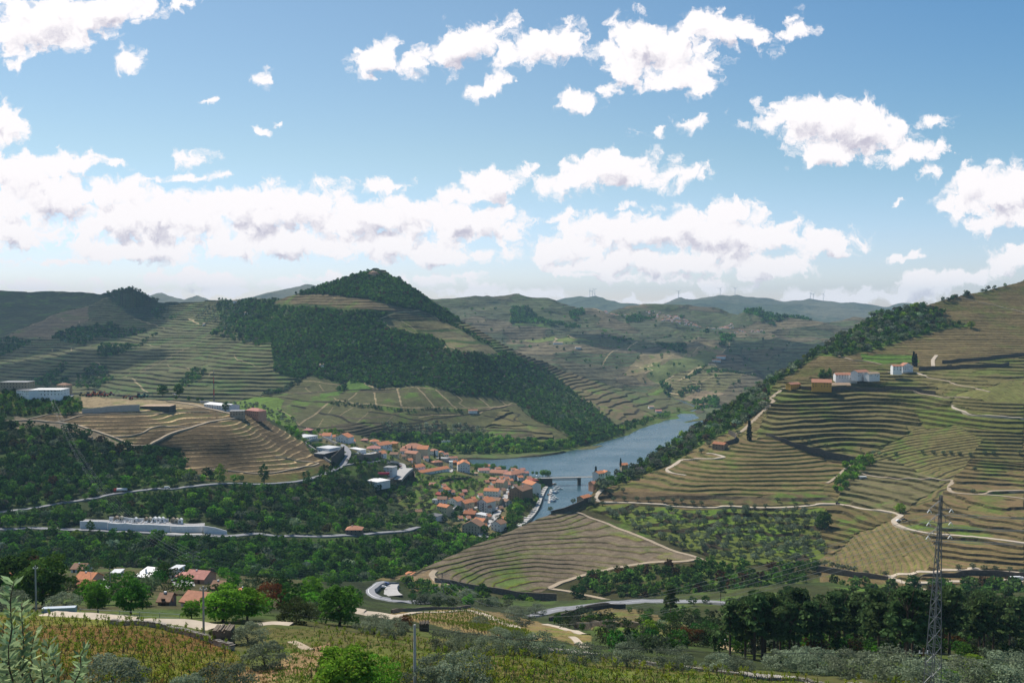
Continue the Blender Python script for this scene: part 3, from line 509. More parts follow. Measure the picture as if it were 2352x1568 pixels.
centre_ctrl = [(1000,1085,'z-6'),(700,1085,'z-6'),(1100,1078,'z-6'),(1300,1062,'z-6'),(1400,1036,'z-6'),(1500,1003,'z-6'),(1620,978,'z-6'),(1720,960,'z-6'),
 (900,1043,'z1'),(1100,1046,'z1'),(1200,1043,'z1'),(1300,1033,'z1'),(1400,1005,'z1'),(1450,990,'z1'),(1530,965,'z1'),(1610,950,'z1'),
 (900,1020,'z12'),(800,990,'z42'),(700,985,'z45'),(600,1010,'z40'),(1100,990,1830),(1000,930,1900),(800,900,1950),(1200,960,1900),(1300,960,2000),(650,860,2050),(500,950,1850),(500,800,2300),(860,800,2130),(860,700,2260),(850,630,2420),(650,692,2500),(1000,690,2420),(1000,800,2180),(1000,750,2290),(1095,800,2215),(900,745,2230),(1060,737,2420),(1150,850,2200),(1150,785,2420),(1300,858,2650),(1300,930,2250),(1430,891,2650),(1400,950,2200),(1500,906,2650),(1560,921,2550),(1600,938,2420),
 (0,668,3600),(230,676,3500),(290,665,3000),(365,697,3000),(440,692,3000),(540,692,2800),(600,692,2600),(0,760,3000),(0,870,2300),(0,970,1800),(200,780,2700),(200,880,2150),(350,780,2600),(350,880,2050),(450,800,2400),(450,900,1950),(600,900,1950),(300,970,1800),(-300,668,3600),(-300,870,2300),(-300,970,1800)]
CENTRE = Sheet('conical_hill', centre_ctrl, LTOP, [(-300,985),(400,1000),(600,1060),(1000,1085),(1300,1062),(1400,1036),(1500,1003),(1620,978),(1720,965)], -280, 1716, 2.3, 1100, [(9, 330, 1), (4, 90, 0)], 500, terr=make_terr(centre_z), paint=make_paint(centre_z, cl_roads), seed=12, backslope=.6)

# ================= hills beyond the river bend
PAL = [(.105,.108,.078),(.145,.13,.095),(.085,.125,.06),(.060,.095,.05),(.19,.165,.12),(.095,.125,.07),(.070,.095,.06),(.12,.11,.085)]
U3 = lambda pts: zp(pts, 1176, 602.9, .2563)
far_z = [
 dict(soil=(.12,.11,.08), h=9, rf=.3, w=.16, patch=150, pal=PAL, wn=.8, ws=200),
 dict(poly=U3([(0,420),(130,450),(300,560),(480,600),(350,620),(0,620)]), soil=(.05,.07,.035), green=.6),
 dict(poly=U3([(1000,1040),(1150,880),(1400,800),(1750,740),(1920,770),(1880,850),(1700,950),(1400,1080),(1150,1090)]), soil=(.20,.165,.115), h=5, rf=.1, nrow=2, vamt=.3, green=.1),
 dict(poly=U3([(1200,1060),(1300,960),(1500,900),(1800,830),(1870,880),(1650,960),(1450,1050),(1300,1100)]), soil=(.11,.14,.06), h=5, rf=.1, nrow=2, vamt=.3),
 dict(poly=U3([(1270,1120),(1500,1010),(1750,930),(2150,930),(2200,990),(1900,1150),(1500,1230),(1400,1190)]), soil=(.16,.15,.09), h=7, rf=.35, w=.14, nrow=2, vamt=.4),
 dict(poly=U3([(1520,1210),(1700,1150),(1930,1160),(1860,1225),(1600,1235)]), soil=(.22,.175,.13), h=5, rf=.05),
 dict(poly=U3([(1480,1240),(1700,1240),(1850,1215),(1850,1300),(1600,1320),(1300,1300),(1000,1340),(900,1300),(1200,1180),(1330,1140)]), soil=(.09,.10,.05), h=4, rf=.3, green=.5),
 dict(poly=U3([(70,680),(380,675),(390,710),(70,715)]), soil=(.15,.19,.06), green=.3),dict(poly=U3([(400,700),(500,685),(740,735),(410,730)]), soil=(.15,.19,.06), green=.3),
]
far_roads = [(U3([(380,720),(400,695),(385,688)]), 1.3, PATHC*1.1),(U3([(500,705),(505,685),(600,715)]), 1.0, PATHC),(U3([(730,445),(840,470)]), 1.0, PATHC),
 (U3([(2150,960),(2170,980)]), 1.2, PATHC),(U3([(1750,925),(1600,1000),(1490,1070),(1520,1100),(1650,1130)]), 1.2, PATHC*1.1),(U3([(1450,1030),(1270,1115)]), .9, PATHC),(U3([(1690,1130),(1680,1150),(1500,1190),(1420,1190)]), 1.2, PATHC),
 (U3([(1230,940),(1260,965),(1215,970),(1260,1000),(1190,1050)]), .9, PATHC),(U3([(1120,750),(930,830),(780,950)]), 1.1, PATHC*.8),(U3([(1950,730),(1950,790),(1880,840)]), 1.1, PATHC*.8),(U3([(1750,925),(1820,920),(1850,980)]), 1.0, PATHC*1.2),
 (U3([(1400,880),(1530,870),(1700,790),(1920,770)]), .9, PATHC*.8),(U3([(1640,1115),(1810,1075)]), .8, PATHC*.8),(U3([(1105,970),(1220,1000)]), .8, PATHC),(U3([(1340,1090),(1430,1170)]), .8, PATHC*.8),(U3([(60,705),(130,675)]), .8, PATHC*.8)]
far_ctrl = [(1100,688,4000),(1500,705,4300),(1900,735,4000),(2200,765,3800),(1100,760,3500),(1300,800,3300),(1500,780,3600),(1700,780,3500),(1900,800,3300),(1300,850,2950),(1500,850,3000),(1640,870,2800),(1500,905,2750),(1600,915,2600),(1750,850,3000),(1000,760,3500),(1600,975,'z-6'),(1700,970,'z-6'),(1400,940,2700),(2000,850,2900),(900,690,3900),(2000,950,2500),(1850,930,2600),(1620,948,'z1'),(1650,940,'z2'),(1000,900,2900)]
FAR = Sheet('far_hills', far_ctrl, [(900,692),(980,684),(1040,688),(1100,688),(1140,684),(1170,684),(1220,690),(1300,702),(1350,712),(1400,711),(1460,706),(1530,705),(1650,709),(1760,722),(1840,728),(1900,735),(1980,739),(2100,750),(2200,760)], [(900,960),(1400,985),(2200,985)], 900, 2190, 2.3, 520, [(38, 420, 1), (10, 110, 0)], 600, terr=make_terr(far_z), paint=make_paint(far_z, far_roads), seed=14)
dist_z = [dict(soil=(.10,.11,.075), patch=600, pal=[(.10,.11,.08),(.08,.10,.06),(.12,.12,.09)], pe=0)]
DIST = Sheet('distant_ridge', [(200,690,9000),(700,656,7500),(1200,700,9500),(1365,688,9000),(1700,684,9000),(2080,697,9000),(2400,720,9000),(200,780,7000),(1200,780,7000),(2300,780,7000),(0,700,9000),(700,780,6000)],
 [(0,705),(200,692),(300,688),(340,682),(370,679),(420,684),(480,689),(520,690),(560,686),(600,680),(640,673),(680,663),(705,655),(730,656),(800,670),(900,700),(1200,700),(1270,697),(1300,692),(1330,688),(1365,687),(1390,692),(1430,698),(1480,701),(1520,699),(1545,693),(1563,689),(1580,693),(1610,688),(1640,683),(1665,682),(1690,684),(1740,690),(1770,688),(1800,689),(1835,686),(1860,684),(1885,686),(1930,692),(1980,697),(2030,700),(2060,696),(2080,695),(2130,702),(2300,710),(2400,715)],
 [(0,790),(2400,790)], 0, 2400, 4, 160, [(60, 900, 1), (12, 200, 0)], 900, terr=make_terr(dist_z), paint=make_paint(dist_z), seed=16, backslope=.3)

tm_n = terrain_mat('earth', .35, 2.5, .45, .6, .25)
tm_m = terrain_mat('vineyard_earth', .16, .9, .38, .8, 1.2)
tm_f = terrain_mat('far_earth', .05, .3, .35, .8, 3.5)
NEAR.build(tm_n); RIGHT.build(tm_m); MID.build(tm_m); CENTRE.build(tm_f); FAR.build(tm_f); DIST.build(tm_f)
# ground out to the horizon and the river
def quad(name, x0, x1, y0, y1, z, m, kind='structure', nx=1, ny=1):
    xs = np.linspace(x0, x1, nx + 1); ys = np.linspace(y0, y1, ny + 1)
    v = np.array([(a, b, z) for b in ys for a in xs]); q = [(j * (nx + 1) + i, j * (nx + 1) + i + 1, (j + 1) * (nx + 1) + i + 1, (j + 1) * (nx + 1) + i) for j in range(ny) for i in range(nx)]
    me = bpy.data.meshes.new(name); mesh_from(me, v, np.array(q)); me.materials.append(m)
    o = bpy.data.objects.new(name, me); C.objects.link(o); o['kind'] = kind; return o
quad('ground', -24000, 24000, -3000, 32000, -16, mat('ground_earth', (.10, .11, .06), .95, .3, .002))
wm = bpy.data.materials.new('river_water'); wm.use_nodes = True; t = wm.node_tree; b = t.nodes['Principled BSDF']
b.inputs['Base Color'].default_value = (.050, .100, .128, 1); b.inputs['Roughness'].default_value = .22; b.inputs['Specular IOR Level'].default_value = .5; b.inputs['IOR'].default_value = 1.333
g = N(t, 'ShaderNodeNewGeometry'); mp = N(t, 'ShaderNodeMapping'); mp.inputs['Scale'].default_value = (.10, .35, .3); L(t, g.outputs['Position'], mp.inputs['Vector'])
n = N(t, 'ShaderNodeTexNoise'); n.inputs['Scale'].default_value = 1.0; n.inputs['Detail'].default_value = 6; n.inputs['Roughness'].default_value = .6; L(t, mp.outputs[0], n.inputs['Vector'])
n2 = N(t, 'ShaderNodeTexNoise'); n2.inputs['Scale'].default_value = .012; n2.inputs['Detail'].default_value = 5; L(t, g.outputs['Position'], n2.inputs['Vector'])
r_ = N(t, 'ShaderNodeMapRange'); r_.inputs['From Min'].default_value = .35; r_.inputs['From Max'].default_value = .65; r_.inputs['To Min'].default_value = .10; r_.inputs['To Max'].default_value = .34; L(t, n2.outputs['Fac'], r_.inputs['Value']); L(t, r_.outputs[0], b.inputs['Roughness'])
bp = N(t, 'ShaderNodeBump'); bp.inputs['Strength'].default_value = .34; bp.inputs['Distance'].default_value = .8; L(t, n.outputs['Fac'], bp.inputs['Height']); L(t, bp.outputs[0], b.inputs['Normal'])
quad('river', -2500, 1500, 900, 3300, 0, wm)
# haze: one closed box of even air around camera and land
hm = bpy.data.materials.new('air'); hm.use_nodes = True; t = hm.node_tree; t.nodes.clear()
pv = N(t, 'ShaderNodeVolumePrincipled'); pv.inputs['Density'].default_value = 4.9e-5; pv.inputs['Color'].default_value = (.46, .75, 1.0, 1); pv.inputs['Anisotropy'].default_value = 0.0
oo = N(t, 'ShaderNodeOutputMaterial'); L(t, pv.outputs[0], oo.inputs['Volume'])
me = bpy.data.meshes.new('haze')
x0, x1, y0, y1, z0, z1 = -14000, 14000, -300, 10800, -20, 440
v = [(x, y, z) for z in (z0, z1) for y in (y0, y1) for x in (x0, x1)]
mesh_from(me, np.array(v), np.array([(0, 2, 3, 1), (4, 5, 7, 6), (0, 1, 5, 4), (2, 6, 7, 3), (0, 4, 6, 2), (1, 3, 7, 5)])); me.materials.append(hm)
o = bpy.data.objects.new('haze', me); C.objects.link(o); o['kind'] = 'stuff'
# ---------------------------------------------------------------- small mesh kit
class MB:
    def __init__(s): s.v = []; s.f = []; s.m = []
    def face(s, pts, m=0):
        n = len(s.v); s.v += [tuple(p) for p in pts]; s.f.append(tuple(range(n, n + len(pts)))); s.m.append(m)
    def box(s, x0, x1, y0, y1, z0, z1, m=0, taper=0):
        t = taper; n = len(s.v)
        s.v += [(x0, y0, z0), (x1, y0, z0), (x1, y1, z0), (x0, y1, z0), (x0 + t, y0 + t, z1), (x1 - t, y0 + t, z1), (x1 - t, y1 - t, z1), (x0 + t, y1 - t, z1)]
        for q in ((0, 3, 2, 1), (4, 5, 6, 7), (0, 1, 5, 4), (1, 2, 6, 5), (2, 3, 7, 6), (3, 0, 4, 7)): s.f.append(tuple(n + i for i in q)); s.m.append(m)
    def tube(s, a, b, r0, r1=None, k=6, m=0, cap=True):
        a = Vector(a); b = Vector(b); r1 = r0 if r1 is None else r1; d = (b - a)
        if d.length < 1e-6: return
        d.normalize(); u = d.orthogonal().normalized(); w = d.cross(u); n = len(s.v)
        for (c, r) in ((a, r0), (b, r1)):
            for i in range(k):
                t = 2 * math.pi * i / k; s.v.append(tuple(c + (u * math.cos(t) + w * math.sin(t)) * r))
        for i in range(k): s.f.append((n + i, n + (i + 1) % k, n + k + (i + 1) % k, n + k + i)); s.m.append(m)
        if cap: s.f.append(tuple(n + k + i for i in range(k))); s.m.append(m); s.f.append(tuple(n + k - 1 - i for i in range(k))); s.m.append(m)
    def prism(s, pts, z0, z1, m=0):
        n = len(s.v); k = len(pts); s.v += [(x, y, z0) for x, y in pts] + [(x, y, z1) for x, y in pts]
        for i in range(k): s.f.append((n + i, n + (i + 1) % k, n + k + (i + 1) % k, n + k + i)); s.m.append(m)
        s.f.append(tuple(n + k + i for i in range(k))); s.m.append(m); s.f.append(tuple(n + k - 1 - i for i in range(k))); s.m.append(m)
    def mesh(s, name, mats):
        me = bpy.data.meshes.new(name); me.from_pydata(s.v, [], s.f); me.update()
        for a in (mats if isinstance(mats, (list, tuple)) else [mats]): me.materials.append(a)
        me.polygons.foreach_set('material_index', s.m); return me
    def build(s, name, mats, parent=None, loc=None, rz=None):
        o = bpy.data.objects.new(name, s.mesh(name, mats)); C.objects.link(o)
        if parent: o.parent = parent
        if loc is not None: o.location = loc
        if rz is not None: o.rotation_euler = (0, 0, rz)
        return o
def empty(name, loc=(0, 0, 0), rz=0):
    o = bpy.data.objects.new(name, None); C.objects.link(o); o.location = loc; o.rotation_euler = (0, 0, rz); o.empty_display_size = 1; return o
def copy_tree(o, parent=None):
    c = o.copy(); C.objects.link(c); c.parent = parent
    for ch in o.children: copy_tree(ch, c)
    return c
def D5(x, y): return 631.6 + x / 6.827, 947.5 + y / 6.827
def D6(x, y): return 918.8 + x / 6.069, 976.2 + y / 6.069
def D7(x, y): return x / 6.827, 861.3 + y / 6.827
def D8(x, y): return 344.5 + x / 6.827, 861.3 + y / 6.827
def DR7(x, y): return 1176 + x / 4, 918.8 + y / 4
def DR4(x, y): return 1764 + x * .2563, 603 + y * .2563
def DR8(x, y): return 1764 + x / 4, 918.8 + y / 4
def DB1(x, y): return x / 4., 1205.8 + y / 4.
def DB2(x, y): return 588 + x / 4., 1234.6 + y / 4.
def DR6(x, y): return 588 + x / 4., 918.8 + y / 4.
def DR5(x, y): return x / 4., 976 + y / 4.
def DI(x, y): return x, y
WALLS = dict(white=(.84, .83, .82), grey=(.42, .42, .42), pale=(.72, .72, .72), cream=(.62, .55, .38), yellow=(.62, .38, .10), beige=(.50, .44, .33), tan=(.34, .27, .19), stone=(.17, .14, .11), brown=(.26, .17, .11), pink=(.55, .30, .20), dark=(.07, .065, .06), ochre=(.55, .30, .05))
ROOFS = dict(orange=(.52, .20, .09), terra=(.42, .19, .115), brown=(.26, .145, .09), red=(.30, .06, .04), pinkr=(.45, .20, .16), greyr=(.30, .30, .30), whiter=(.80, .78, .76), darkg=(.13, .13, .14), rust=(.34, .13, .06), tanr=(.40, .28, .18), palegrey=(.60, .60, .60))
def wallm(k): return mat('plaster_' + k, WALLS[k], .9, .14, .5, vary=.0)
def roofm(k): return mat('roof_' + k, ROOFS[k], .85 if k not in ('whiter', 'palegrey') else .5, .28, .9, bump=.3)
GLASS = mat('window_glass', (.03, .035, .045), .25); SHUT = mat('shutter_wood', (.10, .06, .04), .7); STONEM = mat('schist', (.17, .135, .10), .95, .45, .7, bump=.6)
DSTONE = mat('dark_schist', (.085, .07, .055), .95, .4, .5, bump=.5); CONC = mat('concrete', (.36, .35, .33), .9, .15, .4); METAL = mat('galvanised_steel', (.42, .44, .46), .45, metal=.6)
wmb = MB(); wmb.box(-.5, .5, -.06, .06, 0, 1.25); WIN_ME = wmb.mesh('window', GLASS)
dmb = MB(); dmb.box(-.55, .55, -.07, .07, 0, 2.1); DOOR_ME = dmb.mesh('door', SHUT)
FOOT = []      # footprints in the frame, to keep trees off
def place_on_plane(px, py, z): d = float(d_of_z(px, py, z)); x, y, zz = unp(px, py, d); return Vector((float(x), float(y), float(zz)))
def house(sheet, A, B, hpx, depth, roof, wall, roofc, label, cat='house', name='house', group=None, win=True, lift=0.0, chim=1, balcony=False, pitch=.24, band=None):
    mid = ((A[0] + B[0]) / 2, (A[1] + B[1]) / 2); g = sheet.pt(*mid); z0 = g.z + lift
    if HC - z0 < 12: z0 = HC - 12
    a = place_on_plane(A[0], A[1], z0); b = place_on_plane(B[0], B[1], z0)
    v = b - a; v.z = 0; w = v.length; ang = math.atan2(v.y, v.x)
    if w > 3.2 * max(6, (B[0] - A[0]) * a.y / F):        # a grazing line would stretch the wall
        ang = math.copysign(.7, ang); w = (B[0] - A[0]) * a.y / F / math.cos(ang)
    h = hpx * a.y / F
    root = empty(name, a, ang); tag(root, label, cat, group)
    FOOT.append((A[0] - 3, max(A[1], B[1]) + 5, B[0] + 4, min(A[1], B[1]) - hpx * .6))
    m = MB(); base = -6.0
    m.box(0, w, 0, depth, base, h)
    span = w if roof == 'gable_front' else depth; rh = span * pitch
    if roof == 'gable_front':
        for y in (0, depth): m.face([(0, y, h), (w, y, h), (w / 2, y, h + rh)] if y == 0 else [(w, y, h), (0, y, h), (w / 2, y, h + rh)])
    elif roof == 'gable':
        for x in (0, w): m.face([(x, 0, h), (x, depth, h), (x, depth / 2, h + rh)][::(1 if x else -1)])
    m.build('wall', wallm(wall), root)
    r = MB(); o = .45; t = .28
    if roof == 'flat':
        r.box(-o, w + o, -o, depth + o, h + .02, h + .4)
    elif roof == 'shed':
        for q in ([(-o, -o, h + .05), (w + o, -o, h + .05), (w + o, depth + o, h + rh), (-o, depth + o, h + rh)],): r.face(q); r.face([(x, y, z - t) for x, y, z in q][::-1]); r.face([q[0], q[0][:2] + (q[0][2] - t,), q[1][:2] + (q[1][2] - t,), q[1]][::-1])
    elif roof == 'hip':
        k = min(w, depth) / 2; rh = k * 2 * pitch
        if w >= depth: p1, p2 = (k, depth / 2, h + rh), (w - k, depth / 2, h + rh)
        else: p1, p2 = (w / 2, k, h + rh), (w / 2, depth - k, h + rh)
        c = [(-o, -o, h + .03), (w + o, -o, h + .03), (w + o, depth + o, h + .03), (-o, depth + o, h + .03)]
        if w >= depth: fs = [[c[0], c[1], p2, p1], [c[1], c[2], p2], [c[2], c[3], p1, p2], [c[3], c[0], p1]]
        else: fs = [[c[0], c[1], p1], [c[1], c[2], p2, p1], [c[2], c[3], p2], [c[3], c[0], p1, p2]]
        for f in fs: r.face(f)
        r.box(-o, w + o, -o, depth + o, h - .2, h + .028)
    else:
        def slab(q):
            r.face(q); r.face([(x, y, z - t) for x, y, z in q][::-1])
            for i in range(4):
                p, p2 = q[i], q[(i + 1) % 4]; r.face([(p[0], p[1], p[2] - t), (p2[0], p2[1], p2[2] - t), p2, p])
        sl = rh / (span / 2); z0_ = h + .32 - o * sl; z1_ = h + .32 + rh
        if roof == 'gable': slab([(-o, -o, z0_), (w + o, -o, z0_), (w + o, depth / 2, z1_), (-o, depth / 2, z1_)]); slab([(w + o, depth + o, z0_), (-o, depth + o, z0_), (-o, depth / 2, z1_), (w + o, depth / 2, z1_)])
        else: slab([(-o, depth + o, z0_), (-o, -o, z0_), (w / 2, -o, z1_), (w / 2, depth + o, z1_)]); slab([(w + o, -o, z0_), (w + o, depth + o, z0_), (w / 2, depth + o, z1_), (w / 2, -o, z1_)])
    rf = r.build('roof', roofm(roofc), root)
    for i in range(chim if roof != 'flat' else 0):
        c = MB(); cxp = w * (i + .35) / max(1, chim); zt = h + rh * .8 + .9
        c.box(cxp - .35, cxp + .35, depth * .42, depth * .42 + .7, h + .1, zt); c.build('chimney', wallm('pale'), rf)
    if band: bb = MB(); bb.box(-.08, w + .08, -.12, .05, h * band[0], h * band[1]); bb.build('fascia_band', wallm('dark'), root)
    if win:
        fl = max(1, int(round(h / 3.1))); nc = max(1, min(int(w / 3.3), 9)); fh = h / fl; cnt = 0
        dc = rnd.randrange(nc)
        for f in range(fl):
            for c in range(nc):
                xx = w * (c + .5) / nc
                if f == 0 and c == dc:
                    d = bpy.data.objects.new('door', DOOR_ME); C.objects.link(d); d.parent = root; d.location = (xx, 0, 0); continue
                if rnd.random() < .12 or cnt > 22: continue
                d = bpy.data.objects.new('window', WIN_ME); C.objects.link(d); d.parent = root; d.location = (xx, 0, f * fh + fh * .34); cnt += 1
                if balcony and f > 0 and c % 2 == 0:
                    bl = MB(); bl.box(xx - 1.3, xx + 1.3, -1.1, -.03, f * fh - .1, f * fh + .08); bl.box(xx - 1.3, xx + 1.3, -1.12, -1.06, f * fh + .08, f * fh + 1.0); bl.build('balcony', wallm('dark'), root)
            for sx_ in ((w,) if ang > -.2 else (0,)):
                for c in range(max(1, min(3, int(depth / 4)))):
                    d = bpy.data.objects.new('window', WIN_ME); C.objects.link(d); d.parent = root; d.rotation_euler = (0, 0, math.pi / 2)
                    d.location = (sx_, depth * (c + .5) / max(1, min(3, int(depth / 4))), f * fh + fh * .34)
    return root
def HL(sheet, conv, rows):
    for r in rows:
        xl, yl, xr, yr, h, dep, roof, wall, rc, lab = r[:10]; kw = r[10] if len(r) > 10 else {}
        sc = abs(conv(100, 0)[0] - conv(0, 0)[0]) / 100
        house(sheet, conv(xl, yl), conv(xr, yr), h * sc, dep, roof, wall, rc, lab, **kw)
HL(MID, D6, [
 (805,655,975,652,105,22,'gable_front','pale','orange','tall pale apartment block under a bright orange two-tone roof, nearest the river bend',dict(chim=2)),
 (165,640,352,602,38,12,'gable','white','orange','shorter white row of terraced houses with chimneys, beside the car park',dict(chim=4,name='terraced_row')),
 (290,712,690,642,45,12,'gable','white','orange','long white row of terraced houses with a line of chimneys on an orange roof',dict(chim=7,name='terraced_row')),
 (470,560,600,548,40,10,'hip','tan','terra','small house with a low hipped roof above the long terraced row'),
 (235,452,385,455,120,18,'gable','cream','orange','large cream windowless hall on the rise, one orange roof slope',dict(win=False)),
 (388,412,472,418,60,14,'hip','white','terra','white wing joined right of the large cream hall'),
 (20,345,330,345,25,26,'hip','pale','terra','broad low building with a huge terracotta roof behind two cypresses'),
 (60,470,220,488,88,12,'gable','cream','terra','cream three-storey house with balcony left of the big cream hall',dict(balcony=True)),
 (0,402,100,402,45,10,'gable','white','terra','small white house behind the cream balcony house'),
 (690,500,805,492,38,9,'gable','white','terra','white cottage left of the tall apartment block'),
 (685,580,730,580,70,9,'flat','white','palegrey','narrow white tower house left of the tall apartment block'),
 (738,560,800,552,40,9,'gable','brown','orange','low orange roofed annex squeezed against the tall apartment block'),
 (500,480,640,490,20,14,'flat','grey','greyr','flat grey deck roofed store behind two dark cypresses',dict(win=False)),
 (1100,665,1250,660,32,12,'gable','white','pinkr','white bungalow with a pale pink roof near the river trees'),
 (1040,702,1090,700,30,8,'flat','cream','tanr','little cream flat-roofed block by the river trees'),
 (1250,690,1480,702,30,15,'gable','beige','terra','long low terracotta shed row along the riverside trees',dict(chim=0)),
 (1460,722,1545,720,48,10,'gable','white','pinkr','white block with pink roof at the end of the terracotta shed row'),
 (1552,780,1740,742,88,16,'hip','pale','terra','tall pale apartment house with balconies behind the wide brown roof',dict(balcony=True)),
 (1838,862,1935,852,90,14,'hip','dark','red','dark house with a deep red hipped roof at the bridge end'),
 (1700,900,1840,942,105,14,'gable','white','orange','white riverside house with orange roof below the deep red roof',dict(balcony=True)),
 (1520,1040,1705,1062,140,26,'gable_front','brown','brown','big brown warehouse-like building with wide weathered brown roof',dict(chim=2)),
 (1330,882,1440,892,88,14,'gable','cream','terra','cream street house with a terracotta roof, uphill end of the street'),
 (1445,872,1520,862,75,12,'gable','white','terra','slim white house wedged beside the cream street house',dict(balcony=True)),
 (1165,990,1370,1000,78,12,'gable','white','orange','wide white house with many windows beside the terraced gardens'),
 (1505,1012,1568,1012,42,9,'gable','stone','brown','small stone shed left of the tiny orange roofed annex'),
 (1575,1022,1645,1022,42,9,'gable','tan','orange','tiny bright orange roofed annex against the big brown building'),
 (1480,1130,1562,1122,66,12,'gable_front','grey','brown','grey gabled cottage on the river side of the street'),
 (905,1180,1035,1152,88,12,'gable','cream','orange','cream house with orange roof above the retaining wall'),
 (1010,1130,1100,1112,55,9,'gable','brown','rust','brick coloured house behind the cream house with orange roof'),
 (1080,1200,1215,1300,145,16,'gable_front','pale','orange','tallest pale grey gabled house standing over the street',dict(balcony=True)),
 (1255,1110,1380,1122,68,12,'gable','cream','brown','cream house with a brown roof on the upper street'),
 (665,1110,800,1132,70,12,'gable_front','white','orange','white gabled house with an orange roof by the small parking terrace'),
 (445,1075,512,1078,34,8,'flat','white','greyr','small white flat-roofed house left of the brown-roofed one'),
 (516,1100,645,1102,70,10,'gable','pale','brown','pale house with mottled brown roof'),
 (515,1210,650,1236,88,10,'gable','cream','orange','cream house with a striped orange roof on the garden slope'),
 (385,1290,515,1312,38,12,'flat','white','darkg','white hut with a dark grey flat roof below the gardens'),
 (215,1230,310,1226,20,8,'gable','tan','brown','small brown roofed shed among the olive trees'),
 (528,935,642,950,40,10,'gable_front','white','orange','small white gabled house alone among green gardens'),
 (492,985,598,1000,25,9,'gable','brown','red','low hut with a deep red roof in front of the small white gabled house'),
 (405,850,485,852,20,9,'gable','tan','pinkr','pinkish roofed shed at the foot of the green slope'),
 (880,1280,1042,1290,50,12,'gable','brown','rust','house with a vivid rust red roof near the street bend'),
 (1045,1290,1190,1320,58,10,'flat','white','palegrey','white flat-roofed house between the rust red roof and the street'),
 (1012,1380,1150,1400,50,12,'gable','tan','orange','tan house with a clean orange gable roof in the lower street'),
 (865,1500,1115,1522,112,15,'gable_front','beige','brown','large beige gabled building lowest in the village'),
 (1265,1460,1402,1480,98,12,'gable_front','white','brown','bluish white gabled house at the bottom of the street'),
 (1455,1322,1525,1312,12,7,'shed','tan','orange','bright orange lean-to roof among riverside bushes',dict(win=False)),
 (1415,1372,1480,1366,12,7,'shed','tan','orange','smaller bright orange lean-to roof lower among riverside bushes',dict(win=False)),
 (1240,790,1330,800,42,9,'gable','brown','terra','ruinous reddish cottage between gardens and street'),
])
HL(MID, D5, [
 (420,442,670,402,45,24,'flat','white','palegrey','long white flat-roofed school-like building at the vineyard edge'),
 (430,300,560,302,25,12,'hip','stone','pinkr','stone house with a pink roof behind the long flat-roofed building'),
 (700,372,790,368,14,9,'gable','white','terra','low terracotta roof peeping over a garden wall'),
 (740,412,870,412,50,14,'gable','white','orange','white gabled house right of the long flat-roofed building'),
 (950,462,1150,472,80,16,'gable_front','white','orange','broad white gabled house with two small upper windows'),
 (870,402,948,400,22,10,'gable','white','orange','orange roofed wing left of the broad white gabled house'),
 (1170,477,1262,472,26,9,'gable','white','orange','small orange roofed house right of the broad white gable'),
 (1340,455,1442,456,24,10,'hip','tan','pinkr','villa with a pinkish hipped roof in the back row'),
 (1490,495,1632,492,44,12,'hip','white','orange','white villa with a pyramid orange roof in the back row'),
 (1430,592,1640,592,30,15,'hip','white','pinkr','wide house with a faded pink roof in front of the balcony house'),
 (1642,590,1835,562,74,16,'gable','white','orange','white three-storey balcony house with a long orange roof',dict(balcony=True)),
 (1782,540,1902,542,58,14,'hip','yellow','orange','yellow villa with an orange pyramid roof'),
 (1662,715,1750,706,72,12,'gable','white','orange','narrow white house with an orange roof by the junction',dict(balcony=True)),
 (1797,690,1925,692,38,10,'gable','cream','brown','cream house with a brown roof beside the junction'),
 (655,602,850,625,58,20,'flat','white','palegrey','modern white cube villa with a glossy flat roof'),
 (770,700,990,640,50,14,'flat','dark','greyr','dark lower terrace storey under the modern white villa'),
 (1350,1085,1602,1132,40,20,'flat','pale','whiter','workshop with a wide white metal roof at the lot edge',dict(cat='workshop',name='workshop')),
 (1702,928,1842,938,74,12,'flat','pale','greyr','square pale shed with a grey flat roof in the lower car park',dict(cat='shed',name='shed')),
 (1162,572,1330,602,15,10,'flat','white','whiter','open white canopy roof at the upper car park',dict(cat='canopy',name='canopy',win=False)),
])
HL(MID, D7, [
 (460,322,945,322,88,25,'flat','white','whiter','long white warehouse with a dark window band on the hilltop',dict(cat='warehouse',name='warehouse',band=(.86,.97))),
 (255,306,455,322,72,18,'flat','white','dark','white side wing with a dark roof edge left of the long white warehouse',dict(cat='warehouse',name='warehouse')) if False else
 (255,306,455,322,72,18,'flat','white','darkg','white side wing with a dark roof edge left of the long white warehouse',dict(cat='warehouse',name='warehouse')),
 (0,205,425,205,92,20,'flat','tan','greyr','low grey brown industrial hall at the far left of the hilltop',dict(cat='hall',name='industrial_hall')),
 (890,235,1030,242,85,10,'hip','tan','brown','tan house with brown roof right behind the long white warehouse'),
])
HL(MID, D8, [
 (-155,556,308,556,66,22,'flat','dark','tanr','windowless dark shed with a tan earth-coloured roof at the top of the vineyard',dict(cat='shed',name='shed',win=False)),
 (845,510,1200,545,58,20,'gable','pale','whiter','pale warehouse with a shallow white roof near the red and white mast',dict(cat='warehouse',name='warehouse',pitch=.08,chim=0)),
 (1205,532,1305,522,58,10,'flat','pale','palegrey','small pale annex right of the shallow white roof'),
 (1250,632,1470,629,66,12,'flat','tan','greyr','square bare concrete block by the vineyard track',dict(cat='building',name='building')),
 (1490,632,1700,652,84,13,'hip','pink','pinkr','pink three-storey villa with a red hipped roof on the brow'),
])
HL(MID, DR6, [(822,1246,970,1246,56,12,'hip','stone','terra','lone dark stone house with a terracotta roof beside the valley road')])
HL(MID, D7, [])
